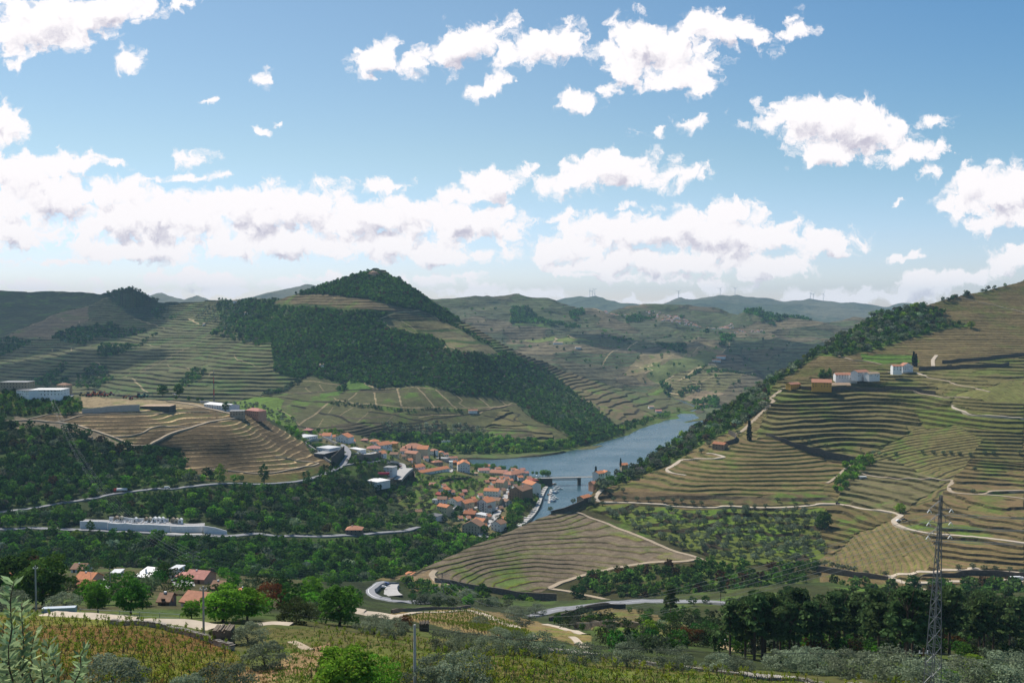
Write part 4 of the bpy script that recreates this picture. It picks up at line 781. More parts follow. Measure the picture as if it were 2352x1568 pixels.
HL(RIGHT, DR4, [
 (392,1116,570,1120,44,16,'gable','ochre','terra','long ochre farm building with a faded red roof on the terraces',dict(cat='farm building',name='farm_building')),
 (572,1124,742,1124,26,12,'gable','ochre','tanr','lower ochre wing with open eaves right of the long ochre building',dict(cat='farm building',name='farm_building')),
 (205,1136,292,1130,44,9,'gable','ochre','terra','small ochre gabled outbuilding at the terrace corner'),
 (607,1040,800,1040,34,11,'gable','pale','terra','white manor house with many windows among the terraces',dict(cat='manor house',chim=3)),
 (806,1022,905,1014,38,11,'gable','pale','terra','brighter roofed middle wing of the white manor row',dict(cat='manor house')),
 (906,1026,1002,1021,28,9,'gable','pale','tanr','rightmost low wing of the white manor row'),
 (1207,960,1300,958,34,9,'gable_front','pale','terra','white house right beside the two tall cypresses'),
 (1120,966,1200,966,38,9,'gable','white','terra','small white cottage left of the house by the cypresses'),
])
HL(RIGHT, DR7, [(1840,440,1948,452,42,9,'gable','brown','rust','brick red cottage beside the ruin on the terraces')])
HL(RIGHT, DR8, [(845,728,905,728,24,4,'flat','grey','palegrey','tiny grey hut with a white flat roof on a terrace',dict(cat='hut',name='hut',win=False))])
HL(RIGHT, DR7, [
 (795,702,850,692,26,9,'gable','pale','orange','orange roofed riverside house next to the cypress at the bridge'),
 (852,692,906,688,26,8,'gable_front','white','orange','white gabled riverside house right of the bridge cypress'),
 (748,792,832,782,22,9,'gable','pink','terra','long red roofed house below the bridge cypress'),
 (1008,607,1066,605,10,8,'gable','tan','orange','orange roof peeping from the trees beside the small cypress'),
 (655,922,732,902,20,8,'gable','tan','orange','small orange roofed house where the track meets the inlet'),
])
HL(NEAR, DB1, [
 (1690,532,1872,547,48,10,'gable','pink','pinkr','pink barn with a faded pink ribbed roof'),
 (1553,497,1622,500,88,8,'flat','white','palegrey','tall narrow white house left of the pink barn'),
 (1615,510,1688,512,36,7,'flat','pale','pinkr','low pink roofed lean-to between the white house and the pink barn'),
 (1660,742,1865,766,42,8,'gable','white','terra','white cottage with a mottled terracotta tile roof',dict(chim=0)),
 (685,542,832,552,44,9,'gable','tan','orange','tan cottage with a bright orange roof by the pale road'),
 (700,592,842,592,24,7,'gable','stone','rust','low rust orange roof in front of the tan cottage'),
 (1240,502,1380,517,36,9,'shed','dark','whiter','shed with a whitish corrugated roof in the lower hamlet',dict(cat='shed',name='shed',win=False)),
 (1020,470,1100,468,28,7,'flat','white','palegrey','small white store at the far side of the pale road',dict(cat='shed',name='shed')),
 (650,432,770,436,30,9,'gable','pale','brown','pale house with a sloping brown roof behind the tan cottage'),
 (2185,660,2318,650,18,8,'hip','tan','orange','orange hipped roof half hidden behind the round green tree'),
 (1930,602,2040,606,22,8,'gable','stone','brown','old brown roofed house right of the concrete pole'),
 (1450,742,1552,742,40,6,'gable','stone','brown','tiny dark stone hut with a brown roof in the bushes'),
 (0,500,100,500,16,7,'gable','tan','orange','orange roof at the left edge beneath the dark trees'),
])
HL(NEAR, DB2, [(1362,372,1425,378,36,8,'flat','beige','orange','beige gatehouse with a flat orange roof at the foot of the terraced mound'),])
FIL = [(1470,800,60,55,'gable','white','terra'),(1535,825,50,50,'gable','cream','orange'),(1580,700,80,40,'hip','white','pinkr'),(1660,690,70,40,'gable','white','terra'),(1740,705,60,35,'gable','pale','pinkr'),(1650,790,70,60,'gable','white','orange'),(1780,800,60,60,'gable','cream','terra'),(1400,790,70,50,'gable','white','orange'),(1250,900,60,30,'gable','white','terra'),(1430,960,50,50,'gable','beige','brown'),(1320,960,60,40,'gable','white','rust'),(1180,1075,60,50,'gable','white','orange'),(1130,1150,55,45,'gable','cream','terra'),(960,1240,60,40,'gable','white','rust'),(1230,1230,50,80,'gable','pale','terra'),(1150,1460,70,50,'gable','beige','rust'),(820,1330,60,30,'gable','white','terra'),(720,960,50,25,'gable','pale','terra'),(880,960,60,30,'gable','tan','pinkr'),(600,870,50,22,'gable','white','terra'),(340,500,60,40,'gable','white','terra'),(120,520,60,30,'gable','white','orange'),(620,440,60,30,'gable','white','terra'),(560,400,60,25,'hip','white','orange'),(1190,610,70,35,'gable','white','orange'),(1340,640,70,30,'gable','white','terra'),(30,470,60,35,'gable','cream','brown'),(1400,1200,45,40,'gable','tan','brown'),(1560,650,60,28,'gable','white','terra'),(1625,655,55,26,'hip','cream','orange'),(1690,650,60,26,'gable','white','pinkr'),(1500,880,45,50,'gable','pale','terra'),(1590,905,55,50,'gable','white','brown'),(1780,880,50,60,'gable','white','orange'),(1100,1020,60,40,'gable','white','terra'),(1010,1060,50,30,'gable','beige','orange'),(840,1010,55,30,'gable','white','rust'),(1160,1380,40,45,'gable','white','orange'),(1230,1320,45,50,'gable','cream','terra'),(940,1330,50,30,'gable','white','terra'),(700,1080,40,30,'gable','pale','orange'),(1290,840,50,30,'gable','white','orange'),(1200,820,50,26,'gable','tan','terra'),(880,540,60,30,'gable','white','orange')]
for i_, (x_, y_, w_, h_, r_t, wc_, rc_) in enumerate(FIL):
    HL(MID, D6, [(x_, y_, x_ + w_, y_ - 4, h_, 9, r_t, wc_, rc_, wc_ + ' walled house with a ' + {'terra': 'terracotta', 'orange': 'bright orange', 'pinkr': 'pinkish', 'brown': 'brown', 'rust': 'rust red'}[rc_] + ' roof wedged between its neighbours in the riverside village', dict(group='small houses packed between the larger ones of the village'))])
# the round house on the summit
def summit_house():
    p = CENTRE.pt(858, 628); root = empty('summit_house', p); tag(root, 'round stone lookout house with a stepped roof on the summit of the wooded hill', 'house')
    for i, (r, z0, z1) in enumerate(((15, -4, 3), (11, 3, 6.5))):
        m = MB(); m.prism([(r * math.cos(t * .524), r * math.sin(t * .524)) for t in range(12)], z0, z1); m.build('wall', wallm('tan'), root)
        m = MB(); rr = r + 1.6; m.tube((0, 0, z1 + .01), (0, 0, z1 + 1.8), rr, rr * .62, 12); m.build('roof', roofm('brown'), root)
    m = MB(); m.tube((0, 0, 8.2), (0, 0, 11), 5.5, 2, 10); m.build('lantern', wallm('tan'), root)
summit_house()
# the white village on the plateau beyond the river
tv = MB(); tv.box(-.5, .5, -.4, .4, -.4, .55, 0); tv.face([(-.58, -.48, .5), (.58, -.48, .5), (.58, 0, .82), (-.58, 0, .82)], 1); tv.face([(.58, .48, .5), (-.58, .48, .5), (-.58, 0, .82), (.58, 0, .82)], 1)
tv.face([(.5, -.4, .5), (.5, .4, .5), (.5, 0, .78)], 0); tv.face([(-.5, .4, .5), (-.5, -.4, .5), (-.5, 0, .78)], 0)
TVM = [tv.mesh('village_house', [wallm(a), roofm(b)]) for a, b in (('white', 'terra'), ('white', 'orange'), ('pale', 'pinkr'), ('white', 'tanr'))]
def tiny_house(sheet, px, py, wpx, label, group, k=None):
    p = sheet.pt(px, py); s = wpx * p.y / F; o = bpy.data.objects.new('village_house', TVM[rnd.randrange(4) if k is None else k]); C.objects.link(o)
    o.location = p; o.scale = (s, s * rnd.uniform(.7, 1), max(5.5, s * rnd.uniform(.45, .7))); o.rotation_euler = (0, 0, rnd.uniform(-.5, .5)); tag(o, label, 'house', group); return o
CL = [((830,480,1040,505),18,'terracotta and white houses at the left end of the far hilltop village'),((1200,465,1330,510),17,'white houses around the church rise of the far hilltop village'),((1330,510,1560,572),46,'white houses packed in the middle of the far hilltop village'),((1560,515,1980,570),60,'white houses along the right half of the far hilltop village'),((1990,565,2260,618),16,'scattered houses trailing off the right end of the far hilltop village')]
for (x0, y0, x1, y1), n, lab in CL:
    for i in range(n):
        u = rnd.random(); zx = x0 + u * (x1 - x0); zy = y0 + rnd.random() * (y1 - y0) * .8 + (.2 * (y1 - y0) * u)
        px, py = U3([(zx, zy)])[0]; tiny_house(FAR, px, py, rnd.uniform(2.6, 5.2), lab, 'houses of the far hilltop village')
for (zx, zy, w, lab, k) in [(1870,885,22,'long terracotta roofed estate house among the far vineyards',1),(1830,905,20,'lower terracotta estate wing left of the long estate house',0),(410,750,24,'white estate house by the pale fields across the river',3),(590,815,14,'white farmhouse beside the far white road',3),(1310,1340,15,'pale house on the far river bank below the dark terraces',2),(1245,1312,13,'low white shed on the far river bank',3),(1690,1300,8,'white house at the far bend of the river',0),(1740,1295,9,'pale house at the far bend of the river by the rail bridge',2)]:
    px, py = U3([(zx, zy)])[0]; s = FAR if zy < 1200 else CENTRE
    o = tiny_house(s if zy < 1250 or zx > 1600 else CENTRE, px, py, w * .9, lab, None, k); o.scale[2] = 9; o.scale[1] = 14; o.rotation_euler = (0, 0, .15); o.name = 'estate_house'
for (zx, zy, w, lab, k) in [(1942,1458,20,'small red roofed white house on the riverside vineyard road',0),(590,1045,9,'tiny white house in the woods of the conical hill',3),(2225,1135,4,'white speck of a chapel in the wood near the ridge foot',3)]:
    px, py = U2([(zx, zy)])[0]; o = tiny_house(CENTRE, px, py, w, lab, None, k); o.scale[2] = 8; o.scale[1] = 9; o.name = 'cottage'
for (zx, zy, w, lab) in [(2120,245,16,'white farmhouse on the saddle left of the conical hill'),(2220,360,14,'grey greenhouse roof on the olive slope'),(1830,440,5,'pale hut at the bend of the left hillside track')]:
    px, py = U1([(zx, zy)])[0]; o = tiny_house(CENTRE, px, py, w, lab, None, 3); o.scale[2] = 7; o.scale[1] = 9; o.name = 'cottage'
# ---------------------------------------------------------------- roads and paths draped on the land
ASPH = mat('asphalt', (.235, .235, .25), .9, .12, .2); DIRT = mat('dirt_track', (.36, .285, .20), .95, .18, .25); DIRT2 = mat('pale_dirt', (.47, .39, .30), .95, .15, .3); CONCR = mat('pale_paving', (.40, .385, .37), .9, .12, .3)
WHITEP = mat('road_paint', (.8, .8, .78), .7)
def ribbon(name, sheet, pts, wm_, m, lift=.35, kind="structure", step=2.0, side=0.0):
    P = []
    for i in range(len(pts) - 1):
        (x1, y1), (x2, y2) = pts[i], pts[i + 1]; n = max(1, int(math.hypot(x2 - x1, (y2 - y1) * 2) / step))
        for k in range(n): t = k / n; P.append((x1 + (x2 - x1) * t, y1 + (y2 - y1) * t))
    P.append(pts[-1]); P = np.array(P, float)
    k = np.array([1, 2, 3, 2, 1.]) / 9
    for a in (0, 1):
        if len(P) > 6: P[2:-2, a] = np.convolve(P[:, a], k, 'valid')
    x, y, z, _ = sheet.full(P[:, 0], P[:, 1]); Q = np.stack([x, y, z], -1)
    for _ in range(14):
        if len(Q) > 4: Q[1:-1] = (Q[:-2] + 2 * Q[1:-1] + Q[2:]) / 4
    T = np.gradient(Q, axis=0); T[:, 2] = 0; T /= np.maximum(np.linalg.norm(T, axis=1), 1e-6)[:, None]
    Nn = np.stack([-T[:, 1], T[:, 0], np.zeros(len(T))], -1); Q = Q + Nn * side
    v = []; 
    for i in range(len(Q)):
        a = Q[i] - Nn[i] * wm_ / 2; b = Q[i] + Nn[i] * wm_ / 2
        v += [(a[0], a[1], a[2] + lift - 3.0), (a[0], a[1], a[2] + lift), (b[0], b[1], b[2] + lift), (b[0], b[1], b[2] + lift - 3.0)]
    q = []
    for i in range(len(Q) - 1):
        for j in range(3): q.append((4 * i + j, 4 * i + 4 + j, 4 * i + 5 + j, 4 * i + 1 + j))
    me = bpy.data.meshes.new(name); mesh_from(me, np.array(v), np.array(q)); me.materials.append(m)
    o = bpy.data.objects.new(name, me); C.objects.link(o)
    if kind: o['kind'] = kind
    return o, Q
def PW(conv, pts): return [conv(x, y) for x, y in pts]
ROAD_MAIN = [(-60,1182),(0,1176),(75,1165),(150,1153),(225,1141),(265,1136),(325,1131),(400,1125),(475,1118),(538,1112),(588,1110),(650,1106),(700,1101),(738,1091),(763,1079),(785,1069),(795,1054),(800,1039),(788,1026),(781,1020)]
ROAD_LOW = [(-60,1217),(0,1217),(62,1215),(125,1216),(188,1217),(275,1219),(362,1222),(425,1225),(500,1227),(588,1226),(663,1231),(725,1234),(800,1232),(838,1230),(888,1224),(930,1217),(963,1211)]
ribbon('road', MID, ROAD_MAIN[:13], 7.0, ASPH, .5); ribbon('road', MID, ROAD_MAIN[11:], 8.5, ASPH, .6)
ribbon('road', MID, ROAD_LOW, 7.5, ASPH, .6)
ribbon('road', MID, [(785,1069),(805,1067),(820,1064),(863,1061),(885,1058),(895,1060)], 6, ASPH, .7)
ribbon('car_park', MID, [(888,1058),(905,1061),(919,1069),(921,1080)], 14, CONCR, .5)
ribbon('car_park', MID, [(921,1078),(905,1090),(893,1104)], 32, CONCR, .5)
ribbon('car_park', MID, PW(D5, [(1290,690),(1400,650),(1560,630)]), 18, CONCR, .5)
ribbon('car_park', MID, PW(D7, [(560,330),(1000,330),(1150,330)]), 20, CONCR, .2)
ribbon('street', MID, PW(D6, [(1560,905),(1500,975),(1430,1070),(1390,1160),(1340,1260),(1250,1350),(1170,1440),(1120,1500),(1140,1540),(1210,1560)]), 8, CONCR, .9)
ribbon('street', MID, PW(D6, [(905,1080),(820,1120),(740,1180),(670,1250)]), 7, CONCR, .8)
ribbon('street', MID, PW(D6, [(1080,1150),(1000,1180),(930,1200)]), 5, CONCR, .8)
ribbon('street', MID, PW(D6, [(690,590),(760,570),(720,640),(690,650)]), 6, CONCR, .6)
ribbon('track', MID, [(10,968),(35,967),(73,961),(110,955),(176,950),(249,943),(345,943)], 3.2, DIRT, .6)
ribbon('track', MID, [(35,966),(59,965),(125,970),(176,974),(220,986),(264,1000),(308,1020),(345,1021)], 3.4, DIRT, .7)
ribbon('track', MID, [(340,1022),(359,1011),(388,997),(432,983),(469,974),(520,964),(550,959),(535,956),(491,946),(447,936),(381,925)], 4.6, DIRT, .8)
ribbon('track', MID, [(130,970),(150,966),(176,956),(200,951),(260,949),(420,948),(480,951)], 2.2, DIRT, .7)
ribbon('track', MID, [(262,999),(300,997),(330,992),(345,984),(370,979),(440,981)], 2.6, DIRT, .7)
ribbon('track', MID, [(213,1041),(250,1033),(300,1025),(345,1021)], 2.4, DIRT, .7)
ribbon('track', MID, [(631,1048),(690,1055),(735,1061),(715,1070),(650,1079),(600,1082),(480,1078)], 2.6, DIRT, .8)
ribbon('quay', MID, PW(DR7, [(50,1165),(120,1110),(180,1060),(215,1010),(238,955),(262,885),(285,835),(310,800)]), 7, CONCR, 1.2)
P1 = [(1764,936),(1745,950),(1726,969),(1706,986),(1691,994)]
def rt(pts, w, m=None, l=.5): return ribbon('track', RIGHT, pts, w, m or DIRT, l)
rt([(1830,888),(1800,892),(1768,915),(1780,918),(1764,936),(1745,950),(1726,969),(1706,986),(1691,994)], 5)
rt([(1623,1041),(1640,1041),(1666,1049),(1640,1053),(1581,1054),(1566,1054),(1546,1066),(1531,1074),(1536,1081),(1576,1086)], 5, DIRT2)
rt([(1383,1132),(1371,1144),(1366,1153),(1376,1163),(1401,1165),(1451,1165),(1551,1165),(1676,1166),(1764,1169),(1839,1163),(1889,1156),(1919,1155),(1939,1159),(1976,1169),(2014,1173),(2059,1179),(2071,1184),(2069,1189),(2051,1201),(2059,1212),(2084,1224),(2126,1229),(2189,1234),(2264,1240),(2352,1251),(2440,1262)], 5.0, DIRT2)
rt([(2191,929),(2189,934),(2199,941),(2226,949),(2289,954),(2352,957),(2420,960)], 5, DIRT2)
rt([(1961,1079),(1981,1084),(2014,1091),(2176,1104),(2191,1105),(2181,1119),(2179,1129),(2189,1139),(2214,1143),(2249,1144),(2300,1136),(2380,1125)], 4.2)
rt([(2249,1144),(2300,1147),(2380,1154)], 4)
rt([(1964,1062),(1939,1076),(1919,1096),(1899,1109)], 3.5)
rt([(1324,1181),(1361,1198),(1401,1211),(1464,1234),(1514,1256),(1564,1274),(1614,1291)], 4.2)
rt([(1634,1296),(1601,1293),(1526,1293),(1476,1295),(1426,1301),(1376,1311),(1326,1321),(1289,1332),(1261,1345)], 5)
rt([(1261,1345),(1301,1352),(1339,1361),(1389,1371),(1439,1380)], 4)
rt([(2036,1332),(2076,1330),(2139,1326),(2189,1322),(2239,1320),(2289,1320),(2339,1322),(2420,1325)], 6, DIRT2)
rt([(2040,1332),(2064,1342),(2084,1350),(2139,1348),(2189,1346),(2264,1344),(2326,1345),(2400,1350)], 5.5, DIRT2)
rt([(2084,1350),(2126,1362),(2164,1371)], 4)
rt(PW(DR4, [(630,840),(760,890),(860,885),(1020,930)]), 4); rt(PW(DR4, [(1510,845),(1475,880),(1480,935)]), 5, DIRT2)
rt(PW(DR4, [(1680,298),(1900,350),(2200,415),(2500,480)]), 4); rt(PW(DR4, [(1020,1145),(1360,1165),(1810,1215)]), 4); rt(PW(DR4, [(1070,1010),(1280,1000),(1330,990),(1440,1030)]), 4, DIRT2)
rt([(1000,1308),(990,1316),(1005,1338),(1030,1348),(1075,1364)], 5)
rt(PW(DR4, [(1440,1030),(1640,1070),(1990,1150)]), 3.2)
ribbon('road', NEAR, [(1205,1417),(1264,1407),(1314,1400),(1364,1392),(1401,1387),(1451,1384),(1521,1383),(1634,1386),(1700,1388)], 8.5, ASPH, 1.0)
ribbon('road', NEAR, [(2060,1413),(2096,1413),(2174,1414),(2260,1415)], 8, ASPH, 2.0)
ribbon('road', NEAR, [(905,1336),(883,1337),(863,1343),(845,1355),(847,1366),(865,1374),(900,1381),(938,1385),(990,1388)], 8, ASPH, .8)
ribbon('car_park', NEAR, [(896,1343),(890,1352),(893,1362),(903,1369)], 13, CONCR, .6)
ribbon('track', NEAR, [(100,1409),(150,1412),(200,1417),(275,1421),(350,1426),(425,1434),(490,1440)], 5.5, DIRT2, .25)
ribbon('track', NEAR, [(588,1437),(625,1437),(666,1441)], 3.4, DIRT2, .14)
ribbon('track', NEAR, [(668,1470),(690,1478),(712,1486)], 1.6, DIRT, .1)
ribbon('paving', NEAR, [(805,1402),(830,1408),(870,1415),(913,1422)], 9, DIRT2, .4)
ribbon('track', NEAR, [(900,1414),(963,1409),(1013,1406),(1075,1401),(1113,1411),(1150,1430),(1189,1447),(1221,1465)], 3.6, DIRT2, .4)
ribbon('track', NEAR, [(1251,1432),(1289,1442),(1346,1460)], 3.2, DIRT2, .3)
ribbon('track', NEAR, [(1313,1465),(1332,1478),(1351,1492)], 2.2, DIRT2, .4)
ribbon('lane', NEAR, PW(DB1, [(820,470),(880,500),(960,560),(1010,610)]), 6, CONCR, .5)
ribbon('yard', NEAR, PW(DB1, [(1590,560),(1690,560),(1790,560)]), 10, CONCR, .4)
# white kerb line along the curve
ribbon('road_marking', NEAR, [(883,1337),(863,1343),(845,1355),(847,1366),(865,1374),(900,1381)], .35, WHITEP, .86)
ribbon('road_marking', NEAR, [(1264,1407),(1314,1400),(1364,1392),(1401,1387),(1451,1384),(1521,1383)], .3, WHITEP, 1.06)
# retaining walls
def wall(sheet, pts, h, m, label, thick=.8, name='retaining_wall', down=4, cat='wall', group=None, lift=0):
    P = []
    for i in range(len(pts) - 1):
        (x1, y1), (x2, y2) = pts[i], pts[i + 1]; n = max(1, int(math.hypot(x2 - x1, y2 - y1) / 5))
        for k in range(n): t = k / n; P.append((x1 + (x2 - x1) * t, y1 + (y2 - y1) * t))
    P.append(pts[-1]); P = np.array(P, float); x, y, z, _ = sheet.full(P[:, 0], P[:, 1]); Q = np.stack([x, y, z], -1)
    for _ in range(2):
        if len(Q) > 4: Q[1:-1] = (Q[:-2] + 2 * Q[1:-1] + Q[2:]) / 4
    T = np.gradient(Q, axis=0); T[:, 2] = 0; T /= np.maximum(np.linalg.norm(T, axis=1), 1e-6)[:, None]; Nn = np.stack([-T[:, 1], T[:, 0], np.zeros(len(T))], -1)
    v = []; q = []
    hh = h if not np.isscalar(h) else [h, h]; H_ = np.interp(np.linspace(0, 1, len(Q)), np.linspace(0, 1, len(hh)), hh)
    for i in range(len(Q)):
        a = Q[i] - Nn[i] * thick / 2; b = Q[i] + Nn[i] * thick / 2
        v += [(a[0], a[1], a[2] - down), (a[0], a[1], a[2] + H_[i] + lift), (b[0], b[1], b[2] + H_[i] + lift), (b[0], b[1], b[2] - down)]
    for i in range(len(Q) - 1):
        for j in range(3): q.append((4 * i + j, 4 * i + 4 + j, 4 * i + 5 + j, 4 * i + 1 + j))
    q.append((0, 1, 2, 3)); n = 4 * (len(Q) - 1); q.append((n + 3, n + 2, n + 1, n))
    me = bpy.data.meshes.new(name); mesh_from(me, np.array(v), np.array(q)); me.materials.append(m)
    o = bpy.data.objects.new(name, me); C.objects.link(o); tag(o, label, cat, group); return o
wall(MID, PW(D5, [(1500,1150),(1590,1200),(1760,1165),(1990,1085),(2190,1010),(2195,1120)]), 7, STONEM, 'tall stone retaining wall holding up the lower car park')
wall(MID, PW(D5, [(1290,770),(1450,755),(1620,735),(1665,715)]), 8, STONEM, 'curved stone wall below the upper car park')
wall(MID, PW(D5, [(885,820),(960,770),(1060,680),(1085,650)]), 11, DSTONE, 'dark retaining wall under the modern white villa')
wall(MID, PW(D5, [(480,520),(600,590),(740,690),(885,790)]), 3, CONC, 'diagonal concrete boundary wall between vineyard and modern villa')
wall(MID, PW(D5, [(480,520),(560,480),(740,440)]), 3.4, CONC, 'concrete garden wall behind the modern villa, left part')
wall(MID, PW(D5, [(740,400),(850,450),(980,510)]), 3.4, CONC, 'concrete garden wall behind the modern villa, right part')
wall(MID, PW(D7, [(1288,592),(1480,585),(1750,570),(2190,556)]), [5, 6.5, 7.5, 8], CONC, 'long grey concrete wall below the scrap yard')
wall(MID, PW(D6, [(910,1100),(830,1150),(700,1260)]), 5, CONC, 'pale wall of the small parking terrace in the village')
wall(MID, PW(D6, [(560,830),(700,800),(850,775),(970,730)]), 3, DSTONE, 'dark garden wall crossing the green plot below the terraced row')
wall(RIGHT, [(998,1338),(1050,1345),(1100,1352),(1176,1366),(1230,1372),(1278,1376)], [2.5, 3.2, 4.2, 5], STONEM, 'dark stone wall at the foot of the terraced mound', lift=1)
wall(RIGHT, PW(DR7, [(360,1050),(480,1035),(600,1000),(715,965)]), [2, 4, 4], DSTONE, 'dark stone wall at the head of the terraced mound above the inlet')
wall(RIGHT, [(1760,1000),(1800,1016),(1850,1035),(1900,1050),(1960,1062)], [3, 6, 8, 8], DSTONE, 'long dark diagonal wall dividing the terraces')
wall(RIGHT, [(2060,1120+15),(2061,1136)], 1, DSTONE, 'short end wall') if False else None
wall(RIGHT, [(1875,1318),(1900,1322),(1950,1330),(2000,1336),(2040,1340)], [5, 5, 4, 3], STONEM, 'buttressed stone wall below the row of small olive trees')
wall(RIGHT, [(2095,1342),(2130,1338),(2200,1335),(2280,1334),(2350,1338),(2420,1340)], [.5, 3, 4, 4.5, 4, 4], DSTONE, 'dark wall between the two pale tracks at the lower right')
wall(RIGHT, PW(DR4, [(1350,975),(1500,965),(1700,945),(1900,950),(2160,920)]), 5, DSTONE, 'dark terrace wall right of the house by the cypresses')
wall(RIGHT, PW(DR4, [(1560,915),(1800,885),(2000,865),(2352,830)]), 4.5, DSTONE, 'longest dark terrace wall running to the right edge')
wall(RIGHT, PW(DR4, [(300,1145),(600,1150),(1000,1155),(1500,1165)]), 5, DSTONE, 'dark terrace wall under the ochre farm building')
wall(RIGHT, PW(DR7, [(1990,300),(2060,330),(2060,400),(1950,420)]), [5, 6, 4], DSTONE, 'roofless stone ruin wall beside the brick red cottage', name='ruined_wall')
wall(NEAR, [(1262,1424),(1320,1415),(1370,1405),(1401,1400),(1436,1397)], [2.2, 3.6, 3.4, 3.2], DSTONE, 'stone wall carrying the grey road across the slope')
wall(NEAR, [(1320,1443),(1400,1446),(1480,1450),(1500,1456)], 3, STONEM, 'rough stone terrace wall below the grey road')
wall(NEAR, DI and [(900,1409),(960,1402),(1010,1399),(1080,1395)], 1.6, STONEM, 'rough field wall along the pale path to the small vineyard')
# cemetery beside the valley road
wall(MID, PW(DR5, [(736,948),(870,950),(990,955)]), 6.5, wallm('pale'), 'whitewashed cemetery wall, left bay', thick=1.0, name='cemetery_wall', down=6)
wall(MID, PW(DR5, [(996,955),(1250,962),(1560,966)]), 6.0, wallm('pale'), 'whitewashed cemetery wall, long middle bay', thick=1.0, name='cemetery_wall', down=6)
wall(MID, PW(DR5, [(1566,960),(1700,960),(1862,958)]), 5.5, wallm('white'), 'whitewashed cemetery wall, brighter right bay by the gate', thick=1.0, name='cemetery_wall', down=6)
wall(MID, PW(DR5, [(1868,975),(1980,978),(2085,985)]), [7, 6, 3.5], wallm('pale'), 'whitewashed sloping wall right of the cemetery gate', thick=1.0, name='cemetery_wall', down=6)
wall(MID, PW(DR5, [(1005,895),(1250,897),(1550,900)]), 5.5, wallm('pale'), 'back wall of the cemetery behind the tombs', thick=.8, name='cemetery_wall')
ribbon('paving', MID, PW(DR5, [(760,915),(1000,915),(1500,922),(1880,925)]), 14, mat('cemetery_paving', (.34, .33, .33), .9, .4, .8), 3.2)
ribbon('paving', MID, PW(DR5, [(1450,983),(1700,990),(1900,992),(2085,985)]), 6, CONCR, .9)
def tomb(px, py, w, h, wall_, lab):
    p = MID.pt(px, py); p.z += 3.3; s = w * p.y / F; hh = h * p.y / F; root = empty('tomb_chapel', p, rnd.uniform(-.1, .1)); tag(root, lab, 'tomb', 'small tomb chapels in the cemetery')
    m = MB(); m.box(-s / 2, s / 2, 0, s * 1.1, -3, hh * .72); m.build('wall', wallm(wall_), root)
    m = MB(); m.face([(-s * .56, -.15, hh * .72), (0, -.15, hh), (0, s * 1.15, hh), (-s * .56, s * 1.15, hh * .72)][::-1]); m.face([(s * .56, -.15, hh * .72), (0, -.15, hh), (0, s * 1.15, hh), (s * .56, s * 1.15, hh * .72)]); m.face([(-s * .5, -.01, hh * .72), (s * .5, -.01, hh * .72), (0, -.01, hh * .97)]); m.build('roof', wallm(wall_), root)
    m = MB(); m.box(-s * .17, s * .17, -.08, .05, 0, hh * .5); m.build('door', wallm('dark'), root)
for (x, w, c, l) in [(1060,34,'tan','tan tomb chapel at the left end of the cemetery'),(1107,30,'beige','beige tomb chapel second from the left in the cemetery'),(1237,32,'pale','white arched tomb chapel alone before the back wall'),(1337,26,'tan','tan tomb chapel left of the four white ones'),(1371,28,'beige','beige tomb chapel next to the four white ones'),(1413,32,'white','first white tomb chapel of the right-hand row'),(1453,32,'white','second white tomb chapel of the right-hand row'),(1491,30,'white','third white tomb chapel of the right-hand row'),(1580,32,'tan','tan tomb chapel beside the gap in the right-hand row'),(1618,32,'beige','beige tomb chapel last but one on the right'),(1654,32,'white','white tomb chapel at the right end of the row')]:
    px, py = DR5(x, 908); tomb(px, py, w / 4., 10.5, c, l)
# gravestones: low slabs
gm = MB(); gm.box(-.5, .5, -1, 1, 0, .5); gm.box(-.4, .4, .8, 1, .5, 1.5); GME = gm.mesh('gravestone', wallm('white')); GME2 = gm.mesh('gravestone', wallm('grey'))
for i in range(60):
    px, py = DR5(rnd.uniform(1010, 1560), rnd.uniform(905, 925)); p = MID.pt(px, py); o = bpy.data.objects.new('gravestone', rnd.choice((GME, GME2))); C.objects.link(o); o.location = (p.x, p.y, p.z + 3.3); tag(o, 'low pale gravestone among the crowded graves of the cemetery', 'gravestone', 'gravestones in the cemetery')
# ---------------------------------------------------------------- vegetation
def leaf_mat(name, transl=.25, vary=.22):
    m = bpy.data.materials.new(name); m.use_nodes = True; t = m.node_tree; t.nodes.clear()
    at = N(t, 'ShaderNodeAttribute', attribute_name='tint'); oi = N(t, 'ShaderNodeObjectInfo')
    rv = N(t, 'ShaderNodeMapRange'); rv.inputs['To Min'].default_value = 1 - vary; rv.inputs['To Max'].default_value = 1 + vary; L(t, oi.outputs['Random'], rv.inputs['Value'])
    hsv = N(t, 'ShaderNodeHueSaturation'); L(t, at.outputs['Color'], hsv.inputs['Color']); L(t, rv.outputs[0], hsv.inputs['Value'])
    rh = N(t, 'ShaderNodeMath', operation='MULTIPLY_ADD'); rh.inputs[1].default_value = 7.31; rh.inputs[2].default_value = 0; L(t, oi.outputs['Random'], rh.inputs[0])
    fr = N(t, 'ShaderNodeMath', operation='FRACT'); L(t, rh.outputs[0], fr.inputs[0]); mh = N(t, 'ShaderNodeMapRange'); mh.inputs['To Min'].default_value = .48; mh.inputs['To Max'].default_value = .515; L(t, fr.outputs[0], mh.inputs['Value']); L(t, mh.outputs[0], hsv.inputs['Hue'])
    d = N(t, 'ShaderNodeBsdfDiffuse'); L(t, hsv.outputs[0], d.inputs[0]); tr = N(t, 'ShaderNodeBsdfTranslucent'); L(t, hsv.outputs[0], tr.inputs[0])
    mx = N(t, 'ShaderNodeMixShader'); mx.inputs[0].default_value = transl + .1; L(t, d.outputs[0], mx.inputs[1]); L(t, tr.outputs[0], mx.inputs[2])
    o = N(t, 'ShaderNodeOutputMaterial'); L(t, mx.outputs[0], o.inputs[0]); return m
